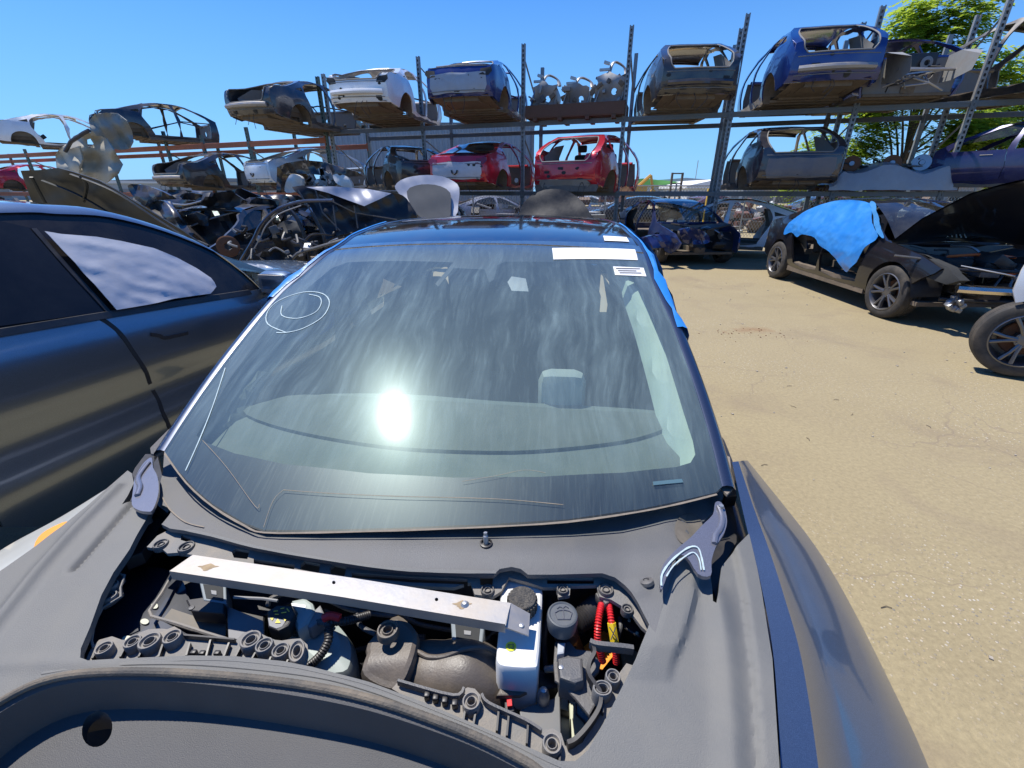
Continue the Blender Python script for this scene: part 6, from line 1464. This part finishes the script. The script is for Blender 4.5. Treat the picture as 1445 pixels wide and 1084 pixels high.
for q in (((1.6,-.45,.80),(1.7,-.1,.84),(1.65,.3,.80)),((1.75,-.15,.74),(1.9,.0,.78),(1.85,.2,.70),(2.0,.3,.68)),((1.8,.05,.66),(1.95,.15,.72),(2.0,.35,.70)),((1.85,-.05,.70),(2.0,.12,.64),(1.95,.3,.60))):
    MB().tube(smooth(q, 6, False), .016, 8).build('orange_cable', OC, g3)
m = MB(); rnd = random.Random(9)
for k in range(9): m.box(Vector((2.18,-.62,.36))+Vector((rnd.uniform(-.07,.07), rnd.uniform(-.08,.08), rnd.uniform(-.08,.06))), (.06,.05,.07), Matrix.Rotation(rnd.uniform(0,3), 3, 'X'), .012)
m.build('hanging_sensor', STEEL, g3)
MB().tube([(2.0,-.62,.6),(2.12,-.60,.48),(2.18,-.62,.40)], .014, 6).build('hanging_wire', BLK, g3)
for k in range(7): MB().tube(smooth([(1.15+.03*k, -.25+.03*k, 1.0), (1.0, -.2+.05*k, 1.09+.02*math.sin(k*2)), (.95-.02*k, -.1+.04*k, 1.02)], 4, False), .007, 5).build('loose_wire', M('pale_wire', (.6,.6,.52), rough=.5) if k == 0 else bpy.data.materials['pale_wire'], g3)
MB().box((.35,-.35,.75), (.5,.2,.25), None, .08).build('airbag', WHITEP, g3)
# partial white car at the right edge with a ten-spoke wheel
hx, hy = .80, -.60; YW = math.atan2(hy, hx)
wc = hz(1442, 478, .36); right = Vector((hy, -hx, 0))
cw = Vector((wc.x, wc.y, 0))-right*.80-Vector((hx, hy, 0))*(-1.44)
g4 = car('white_car', (cw.x, cw.y, 0), YW, 'suv', body=WHI, label='white car cut off at the right edge, grey ten-spoke wheel showing', cat='car', front=True, doors=True, rear_cut=-1.66, h=.07, sides=(-1,), crumple=.0)
for xc in (-1.44, 1.44):
    for sd in (-1,):
        wr = empty('wheel', (0,0,0)); wr.parent = g4; wheel('w', (xc, sd*.82, .365), (0, sd, 0), r=.345, wd=.24, par=wr)
for ch in list(g4.children):
    if ch.name.split('.')[0] in ('roof', 'roof_header', 'cowl_bar', 'firewall'): bpy.data.objects.remove(ch)
# ------------------------------------------------------------------ things on pallets
def boxroot(name, P, yaw, label, cat, group=None): return empty(name, P, yaw, label, cat, group)
WOOD = M('dark_stained_wood', (.10,.055,.035), rough=.8, dirt=.5, dirtcol=(.16,.11,.08), dscale=6, streak=(1,8,8))
d = onrack(808, 160, UZ+.05, .35); P = Vector(d['loc'])-Vector((math.cos(RYAW), math.sin(RYAW), 0))*1.6
TR = boxroot('wooden_tray', (P.x, P.y, UZ+.06), RYAW, 'long dark wooden tray on the upper shelf under three cut strut towers', 'tray')
m = MB(); m.box((0,0,.03), (1.1,2.5,.05)); m.box((-.54,0,.16), (.04,2.5,.26)); m.box((.54,0,.16), (.04,2.5,.26)); m.box((0,1.24,.16), (1.1,.04,.26)); m.box((0,-1.24,.16), (1.1,.04,.26)); m.build('tray_box', WOOD, TR)
for y_ in (-1.0,-.35,.35,1.0): MB().box((0,y_,-.03), (1.15,.10,.07)).build('runner', WOOD, TR)
GRYB = M('torn_grey_metal', (.25,.28,.31), rough=.45, metal=.3, dirt=.55, dirtcol=(.25,.19,.13), dscale=5); BLP = carmats('towerblue', (.02,.09,.25), .3)
for i, (yy, hh, lb) in enumerate(((.86,.95,'leftmost cut strut tower standing in the wooden tray'),(.0,.85,'middle cut strut tower standing in the wooden tray'),(-.82,1.12,'rightmost and tallest cut strut tower in the wooden tray'))):
    off = Matrix.Rotation(RYAW, 3, 'Z')@Vector((0, yy, 0)); r_ = boxroot('strut_tower', (P.x+off.x, P.y+off.y, UZ+.12), RYAW, lb, 'strut tower', 'strut towers cut from cars'); rnd = random.Random(50+i)
    mt = GRYB
    out = [(-.32,0),(.30,0),(.34,.35),(.26,.62),(.30,.72),(.05,.82),(-.18,.74),(-.36,.70),(-.34,.4)]
    out = [tuple(Vector((x, z*hh))+Vector((rnd.uniform(-.03,.03), rnd.uniform(-.035,.035)*(z > 0)))) for x, z in [(a, b) for a, b in out for _ in (0,)]]; out = [(p[0], p[1]) for a, b in zip(out, out[1:]+out[:1]) for p in (a, ((a[0]+b[0])/2+rnd.uniform(-.03,.03), max(0, (a[1]+b[1])/2+rnd.uniform(-.03,.03))))]
    MB().patch(out, [circ(-.12,.42*hh,.07,10), circ(.12,.22,.05,8)], .07, lambda q: (-.25+.08*math.sin(7*q[1])+.05*math.sin(9*q[0]), q[0], q[1]), lambda q, P_: (.03,0,0)).build('tower_panel', mt, r_)
    MB().patch([(-.25,0),(.30,0),(.28,.5*hh),(.10,.68*hh),(-.28,.66*hh)], (), .08, lambda q: (q[0], .28+.05*math.sin(8*q[1]), q[1]), lambda q, P_: (0,.03,0)).build('side_panel', BLP if i == 0 else mt, r_)
    MB().patch([(-.25,0),(.30,0),(.28,.5*hh),(.05,.72*hh),(-.28,.60*hh)], (), .08, lambda q: (q[0], -.30+.05*math.sin(8*q[1]+1), q[1]), lambda q, P_: (0,.03,0)).build('side_panel', mt, r_)
    MB().tube(smooth([(-.2,.05,.75*hh),(-.1,0,.95*hh),(.05,-.08,1.02*hh),(.1,-.28,.92*hh),(.0,-.36,.75*hh)], 5, False), .05, 6, flat=.5).build('bent_rail', ALU if i else mt, r_)
    MB().box((-.15,.12,.98*hh), (.10,.14,.06), Matrix.Rotation(.3, 3, 'X')).build('mount_lug', STEEL, r_); MB().box((-.15,.16,.86*hh), (.08,.26,.05)).build('mount_lug', STEEL, r_)
    for k in range(16): MB().box((rnd.uniform(-.36,-.05), rnd.uniform(-.42,.42), rnd.uniform(.1,.75)*hh), (rnd.uniform(.05,.15), rnd.uniform(.05,.22), rnd.uniform(.03,.12)), Matrix.Rotation(rnd.uniform(0,3), 3, 'X'), .006).build('torn_bracket', rnd.choice([mt, GREYP, BLK2, UNDER]), r_)
# axles under a grey tarpaulin
d = onrack(1268, 235, LZ, .2); P = Vector(d['loc'])-Vector((math.cos(RYAW), math.sin(RYAW), 0))*1.6
AX = boxroot('pallet', (P.x, P.y, LZ+.06), RYAW, 'dark pallet with white tags on the lower shelf at the right, under the tarpaulin', 'pallet')
m = MB(); m.box((0,0,.10), (1.1,2.5,.06)); m.box((-.54,0,.05), (.05,2.5,.10)); m.box((.54,0,.05), (.05,2.5,.10)); m.build('deck', WOOD, AX)
for y_ in (.55,-.35): MB().box((-.575,y_,.06), (.01,.07,.14)).build('paper_tag', PAPER, AX)
def tarp_z(x, y):
    e = max(0, min(1, (1.16-abs(y))/.22)); k = e*e*(3-2*e)
    return .14+k*(.26+.09*math.sin(5*y+1)+folds(x, y, .030, 2.0, 4)+.10*(1-(x/.6)**2))
rows = []
for i in range(61):
    y = -1.2+2.4*i/60; r_0 = [(x, y+.01*math.sin(9*x), tarp_z(x, y)) for x in [-.56+.08*j for j in range(15)]]
    fz = tarp_z(-.56, y); dr = .03*nz(y, 0, 3, 2)
    rows.append([(-.64-.03*nz(y, 1, 4, 3), y, .02+dr), (-.62-.02*nz(y, 2, 4, 3), y, .5*fz+.02)]+r_0)
tm = MB().grid(rows)
tm.xf(Matrix.Translation((P.x, P.y, LZ+.06))@Matrix.Rotation(RYAW, 4, 'Z')); lone('tarpaulin', tm, M('grey_tarpaulin', (.28,.31,.35), rough=.4, coat=.2, dirt=.3, bump=.5, bscale=9), 'crumpled silver-grey tarpaulin over the pallet on the lower shelf', 'tarpaulin')
for i, (yy, lb) in enumerate(((.78,'axle hub with brown disc at the left of the tarpaulin'),(.0,'axle hub with dark disc over the middle of the tarpaulin'),(-.55,'axle hub with silver disc at the right of the tarpaulin'))):
    off = Matrix.Rotation(RYAW, 3, 'Z')@Vector((-.1, yy, 0)); r_ = boxroot('axle', (P.x+off.x, P.y+off.y, LZ+.55), RYAW, lb, 'axle', 'axle assemblies stacked on the pallet'); rnd = random.Random(70+i)
    MB().lathe([(.05,0),(.06,.05),(.17,.05),(.18,.02),(.18,-.01),(.06,-.02)], (-.15,0,.08), (-1,.2,.25), 26).build('brake_disc', STEEL if i == 2 else RUST, r_)
    MB().lathe([(.0,.06),(.05,.06),(.055,.02)], (-.16,0,.08), (-1,.2,.25), 14).build('hub', STEEL, r_)
    MB().tube([(0,-.38,.02),(0,.38,.05)], .04, 8).build('axle_tube', UNDER, r_); MB().box((.1,0,0), (.35,.3,.2), None, .06).build('differential', BLK2, r_)
    for k in range(6): MB().tube(smooth([(rnd.uniform(-.2,.2), rnd.uniform(-.4,.4), rnd.uniform(-.1,.18)) for _ in range(3)], 4, False), .018, 6).build('hose', rnd.choice([BLK, UNDER, BLK2]), r_)
# ------------------------------------------------------------------ fence, buildings and machines beyond the racks
FEN = empty('chain_link_fence', (6, 17.6, 0), 0, 'chain-link fence running behind the racks', 'fence')
m = MB(); FX0, FX1 = -9, 19; 
def fy(x): return 17.6-.10*(x-6)
def fp(x, z): return Vector((x-6, fy(x)-17.6, z))
wdt = .006; H_ = 1.78; st_p = .11
n = int((FX1-FX0+H_)/st_p)
for sgn in (1, -1):
    for k in range(n):
        x0 = FX0-H_*(sgn > 0)+k*st_p; a = (x0, .05); b = (x0+H_*.62*(1 if sgn > 0 else 1), H_) if sgn > 0 else (x0-H_*.62+H_*.62, .05)
        if sgn > 0: a, b = (x0, .05), (x0+H_*.62, H_)
        else: a, b = (x0+H_*.62+1.0, .05), (x0+1.0, H_)
        A_, B_ = fp(*a), fp(*b); dx = Vector((wdt,0,0)); m.add([A_-dx, A_+dx, B_+dx, B_-dx], [(0,1,2,3)])
m.build('wire_mesh', STEEL, FEN, smooth_=False)
for k in range(12): x = FX0+k*2.5; MB().tube([fp(x,0), fp(x,1.86)], .03, 8).build('fence_post', STEEL, FEN)
MB().tube([fp(FX0,1.8), fp(FX1,1.8)], .022, 8).build('top_rail', STEEL, FEN)
YP = hd(992, 320, 16.5); m = MB(); m.box((0,0,.85), (.09,.09,1.7), None, .01); o = m.build('bollard', M('yellow_paint', (.65,.42,.04), rough=.5, dirt=.3)); o.location = (YP.x, YP.y, 0); tag(o, 'yellow square post in front of the chain-link fence', 'bollard')
# grey corrugated shed
COR = M('corrugated_grey_cladding', (.30,.34,.38), rough=.5, metal=.2, dirt=.35, dirtcol=(.4,.38,.34), dscale=2, streak=(8,8,.6))
SH = empty('corrugated_shed', (-4, 27, 0), 0, 'grey corrugated metal shed behind the centre of the racks', 'building')
m = MB(); rows = []; x = -6.4
while x < 5.2:
    for dx, dy in ((0,0),(.05,.05),(.15,.05),(.20,0)): rows.append([(x+dx, dy, 0), (x+dx, dy, 4.55+.04*(x+6))])
    x += .30
m.grid(rows); m.build('wall', COR, SH, smooth_=False); MB().box((-.6,3,4.9), (11.7,6.1,.12)).build('roof', GREYP, SH)
MB().box((-.6,3.2,2.2), (11.4,5.8,4.3)).build('shell', GREYP, SH); MB().box((5.1,-.1,2.3), (.12,.12,4.7)).build('corner_trim', GREYP, SH)
# far buildings
def bldg(px, D, wd, hgt, mat, label, roofm, dp=14):
    P = hd(px, 268, D); r_ = empty('warehouse', (P.x, D, 0), 0, label, 'building')
    MB().box((0,dp/2,hgt/2), (wd,dp,hgt)).build('wall', mat, r_)
    m = MB(); m.prism([(-wd/2-.3, hgt), (wd/2+.3, hgt), (wd/2+.3, hgt+.25), (0, hgt+.9), (-wd/2-.3, hgt+.25)], -.3, dp+.3, Matrix(((1,0,0,0),(0,0,1,0),(0,1,0,0),(0,0,0,1)))); m.build('roof', roofm, r_)
    for k in range(4): MB().box((-wd*.38+wd*.25*k, -.03, hgt*.42), (wd*.13, .08, hgt*.5)).build('door', GREYP, r_)
WB = M('white_cladding', (.62,.63,.62), rough=.6, dirt=.2); GRN = M('lime_green_cladding', (.18,.48,.10), rough=.5, dirt=.1)
bldg(905, 62, 14, 2.2, WB, 'far low warehouse with a lime green roof beyond the fence', GRN); bldg(965, 75, 18, 2.6, M('pale_blue_cladding', (.45,.52,.58), rough=.6), 'far pale blue-grey warehouse right of the excavator', WB); bldg(1010, 52, 6, 1.9, WB, 'small white far building beside the forklift mast', PAPER)
bldg(620, 90, 26, 3.0, WB, 'far white warehouse seen under the racks', GREYP); bldg(300, 110, 60, 3.5, M('beige_cladding', (.45,.42,.36), rough=.7), 'far beige warehouse behind the left rack', GREYP); bldg(1200, 70, 40, 2.6, M('brown_cladding', (.30,.24,.2), rough=.7), 'far brown warehouse behind the right rack', GREYP)
bldg(40, 95, 60, 3.0, M('grey_cladding', (.34,.36,.37), rough=.7), 'far grey warehouse at the left horizon', WB)
# excavator
P = hd(903, 268, 46); EX = empty('excavator', (P.x, 46, 0), 0, 'small yellow excavator with a raised arm far behind the fence', 'excavator')
EY = M('excavator_yellow', (.70,.38,.06), rough=.5, dirt=.3)
MB().box((-.6,0,1.6), (2.2,1.6,.9), None, .1).build('cab_body', EY, EX); MB().box((-1.0,0,2.2), (.9,1.2,.8), None, .1).build('cab', CARGLASS, EX)
MB().tube([(-.6,0,1.7),(.9,0,3.0)], .16, 6).build('boom', EY, EX); MB().tube([(.9,0,3.0),(1.25,0,1.7)], .12, 6).build('dipper_arm', EY, EX); MB().box((1.25,0,1.5), (.4,.5,.5), None, .06).build('bucket', EY, EX)
for s_ in (-1,1): MB().box((-.6,s_*.9,.4), (2.6,.4,.7), None, .2).build('track', BLK, EX)
# forklift mast
P = hd(953, 268, 34); FK = empty('forklift', (P.x, 34, 0), 0, 'forklift mast standing upright behind the fence', 'forklift')
for s_ in (-1,1): MB().box((s_*.36,0,1.4), (.12,.15,2.8)).build('mast_rail', UNDER, FK)
for z in (.6,1.3,2.1,2.75): MB().box((0,0,z), (.8,.08,.08)).build('cross_bar', UNDER, FK)
MB().box((0,.9,.7), (1.1,1.6,.9), None, .1).build('body', EY, FK)
# mast pole
P = hd(981, 255, 80); PO = lone('mast_pole', MB().tube([(P.x,80,0),(P.x,80,6.2)], .06, 6), STEEL, 'thin pole standing on the far horizon', 'pole')
# storage behind the fence: parked wrecks and a junk belt
for i, (px, D, yw, col, lb) in enumerate(((900,20,2.9,DGR,'dark car seen through the fence left of the blue wreck'),(1010,24,.3,carmats('maroon',(.16,.05,.05),.4),'maroon car behind the fence'),(700,21,.2,carmats('silver',(0,0,0)),'silver car under the racks behind the fence'),(1160,22,3.0,carmats('maroon',(0,0,0)),'maroon car behind the fence at the right'),(830,24,.1,WHI,'white car behind the fence under the red SUV'))):
    P = hd(px, 268, D); car('parked_car', (P.x, D, 0), yw, 'sedan', body=col, label=lb, cat='car', group='cars beyond the fence', front=True, doors=True, h=.25, wheels=False)
rnd = random.Random(77); JM = [M('scrap_brown', (.17,.12,.09), rough=.8), M('scrap_grey', (.22,.22,.23), rough=.7), M('scrap_black', (.03,.03,.03), rough=.6), M('scrap_red', (.16,.08,.065), rough=.6), M('scrap_white', (.5,.5,.48), rough=.6)]
def junk(x0, x1, y0, y1, hmax, n, label, seed):
    rnd = random.Random(seed); ms = [MB() for _ in JM]
    for k in range(n):
        x = rnd.uniform(x0, x1); z = rnd.uniform(.05, hmax)*rnd.random()**.5; y = rnd.uniform(y0, y1)
        ms[rnd.randrange(len(JM))].box((x, y, z), (rnd.uniform(.1,.9), rnd.uniform(.1,.5), rnd.uniform(.05,.3)), Matrix.Rotation(rnd.uniform(-.6,.6), 3, rnd.choice('XYZ')), 0)
    r_ = None
    for m, mt in zip(ms, JM):
        if r_ is None: r_ = m.build('scrap_pile', mt); tag(r_, label, 'scrap', kind='stuff')
        else: m.build('scrap_layer', mt, r_)
junk(-30, 24, 19.5, 24, 1.45, 900, 'mixed scrap lying beyond the fence', 1)
junk(-7, 3, 15.5, 19, 1.0, 120, 'dark scrap on the ground under the centre of the rack', 4)
junk(-28, -6, 15, 21, 1.2, 260, 'mixed scrap under the orange rack', 2)
# ------------------------------------------------------------------ trees
BARK = M('bark', (.10,.075,.055), rough=.9, bump=.6, bscale=30)
def leafmat(name, c, t):
    m, nt, N, L, P = nodes(name); v = coords(N, L); n = noise(N, L, 1.3, 4, .6, v); cc = mixc(N, L, n.outputs['Fac'], tuple(x*.55 for x in c), tuple(min(1, x*1.35) for x in c)); L.new(cc, P.inputs['Base Color'])
    P.inputs['Roughness'].default_value = .5; tr = N.new('ShaderNodeBsdfTranslucent'); L.new(mixc(N, L, .5, cc, t), tr.inputs[0])
    mx = N.new('ShaderNodeMixShader'); mx.inputs[0].default_value = .55; L.new(P.outputs[0], mx.inputs[1]); L.new(tr.outputs[0], mx.inputs[2]); L.new(mx.outputs[0], N['Material Output'].inputs['Surface']); return m
LEAF = leafmat('light_green_leaf', (.26,.38,.05), (.62,.74,.07))
def tree(px, D, z0, z1, spread, label, seed, nf=520, shape=None):
    rnd = random.Random(seed); P = hd(px, 200, D); r_ = empty('tree', (P.x, D, 0), 0, label, 'tree')
    tr = MB(); tips = []
    tr.tube([(0,0,0),(.1,.05,z0*.6),(.0,.1,z0+.6)], lambda t: .17-.06*t, 10)
    for k in range(16):
        a = rnd.uniform(0, 2*PI); h0 = z0*.7+(z1-z0)*rnd.random()*.5; L = spread*rnd.uniform(.5,1.0)
        zt = rnd.uniform(z0+.3, z1)
        if zt > z1-1.3: L *= .55
        e = Vector((math.cos(a)*L, math.sin(a)*L*.8, zt)); mid = Vector((e.x*.45, e.y*.45, h0+(zt-h0)*.6))
        b = Vector((0,.08,min(h0, z0+.6))); tr.tube(smooth([b, mid, e], 5, False), lambda t: .035*(1-t)+.008, 6); tips.append((b, mid, e))
    tr.build('trunk', BARK, r_)
    m = MB()
    for k in range(nf):
        b, mid, e = rnd.choice(tips); t = rnd.random()**.6; c = mid.lerp(e, t)+Vector((rnd.gauss(0,.28), rnd.gauss(0,.28), rnd.gauss(0,.22)))
        dirh = Vector((c.x, c.y, 0)); dirh = dirh.normalized() if dirh.length > .1 else Vector((1,0,0)); ang = rnd.uniform(-1.1,1.1); d = Matrix.Rotation(ang, 3, 'Z')@dirh; Lf = rnd.uniform(.45,.8); droop = rnd.uniform(.1,.55)
        nl = 9; side = Vector((-d.y, d.x, 0))
        for j in range(nl):
            f = (j+1)/nl; p = c+d*Lf*f-Vector((0,0,droop*Lf*f*f))
            for s_ in (1,-1):
                ld = (side*s_*.9+d*.45+Vector((0,0,rnd.uniform(-.55,.15)))).normalized(); ll = rnd.uniform(.13,.21)*(1.1-.5*abs(f-.5)); lw = ld.cross(Vector((0,0,1))).normalized()*ll*.26
                a1 = p; a2 = p+ld*ll; mm = p+ld*ll*.5; m.add([a1, mm+lw, a2, mm-lw], [(0,1,2,3)])
    m.build('crown', LEAF, r_, smooth_=False); return r_
tree(1285, 16.5, 2.2, 7.0, 2.1, 'tall light green tree with long compound leaves behind the right end of the rack', 3, 1700)
tree(1420, 18.0, 1.8, 4.6, 2.4, 'shorter light green tree behind the right edge of the rack', 5, 1300)
tree(1190, 17.5, 1.2, 3.6, 2.0, 'low light green tree behind the dark navy shell', 8, 700)
# small stones and litter on the paving
rnd = random.Random(13); m = MB()
for k in range(160):
    x = rnd.uniform(.9, 6); y = rnd.uniform(.2, 9); r = rnd.uniform(.003,.010); m.box((x, y, r*.4), (r*2, r*1.6, r), Matrix.Rotation(rnd.uniform(0,3), 3, 'Z'), 0)
o = m.build('gravel', M('small_stones', (.34,.30,.25), rough=.9, var=.5, vscale=30)); tag(o, 'loose small stones scattered on the paving', 'gravel', kind='stuff')
m = MB()
for k in range(40):
    a = rnd.gauss(0,1); x = 3.0+a*.35; y = 5.2+rnd.gauss(0,.12); r = rnd.uniform(.003,.008); m.box((x, y, r*.4), (r*2, r*1.6, r), Matrix.Rotation(rnd.uniform(0,3), 3, 'Z'), 0)
o = m.build('debris', RUST); tag(o, 'rust brown crumbs on the paving in front of the black sedan', 'debris', kind='stuff')
m = MB()
for k in range(12):
    x = rnd.uniform(1.6,4); y = rnd.uniform(1,4); a = rnd.uniform(0,3); m.tube([(x,y,.004),(x+.02*math.cos(a),y+.02*math.sin(a),.005),(x+.045*math.cos(a+.4),y+.045*math.sin(a+.4),.004)], .0018, 4)
o = m.build('twigs', BARK); tag(o, 'a few dry twigs lying on the paving', 'twigs', kind='stuff')
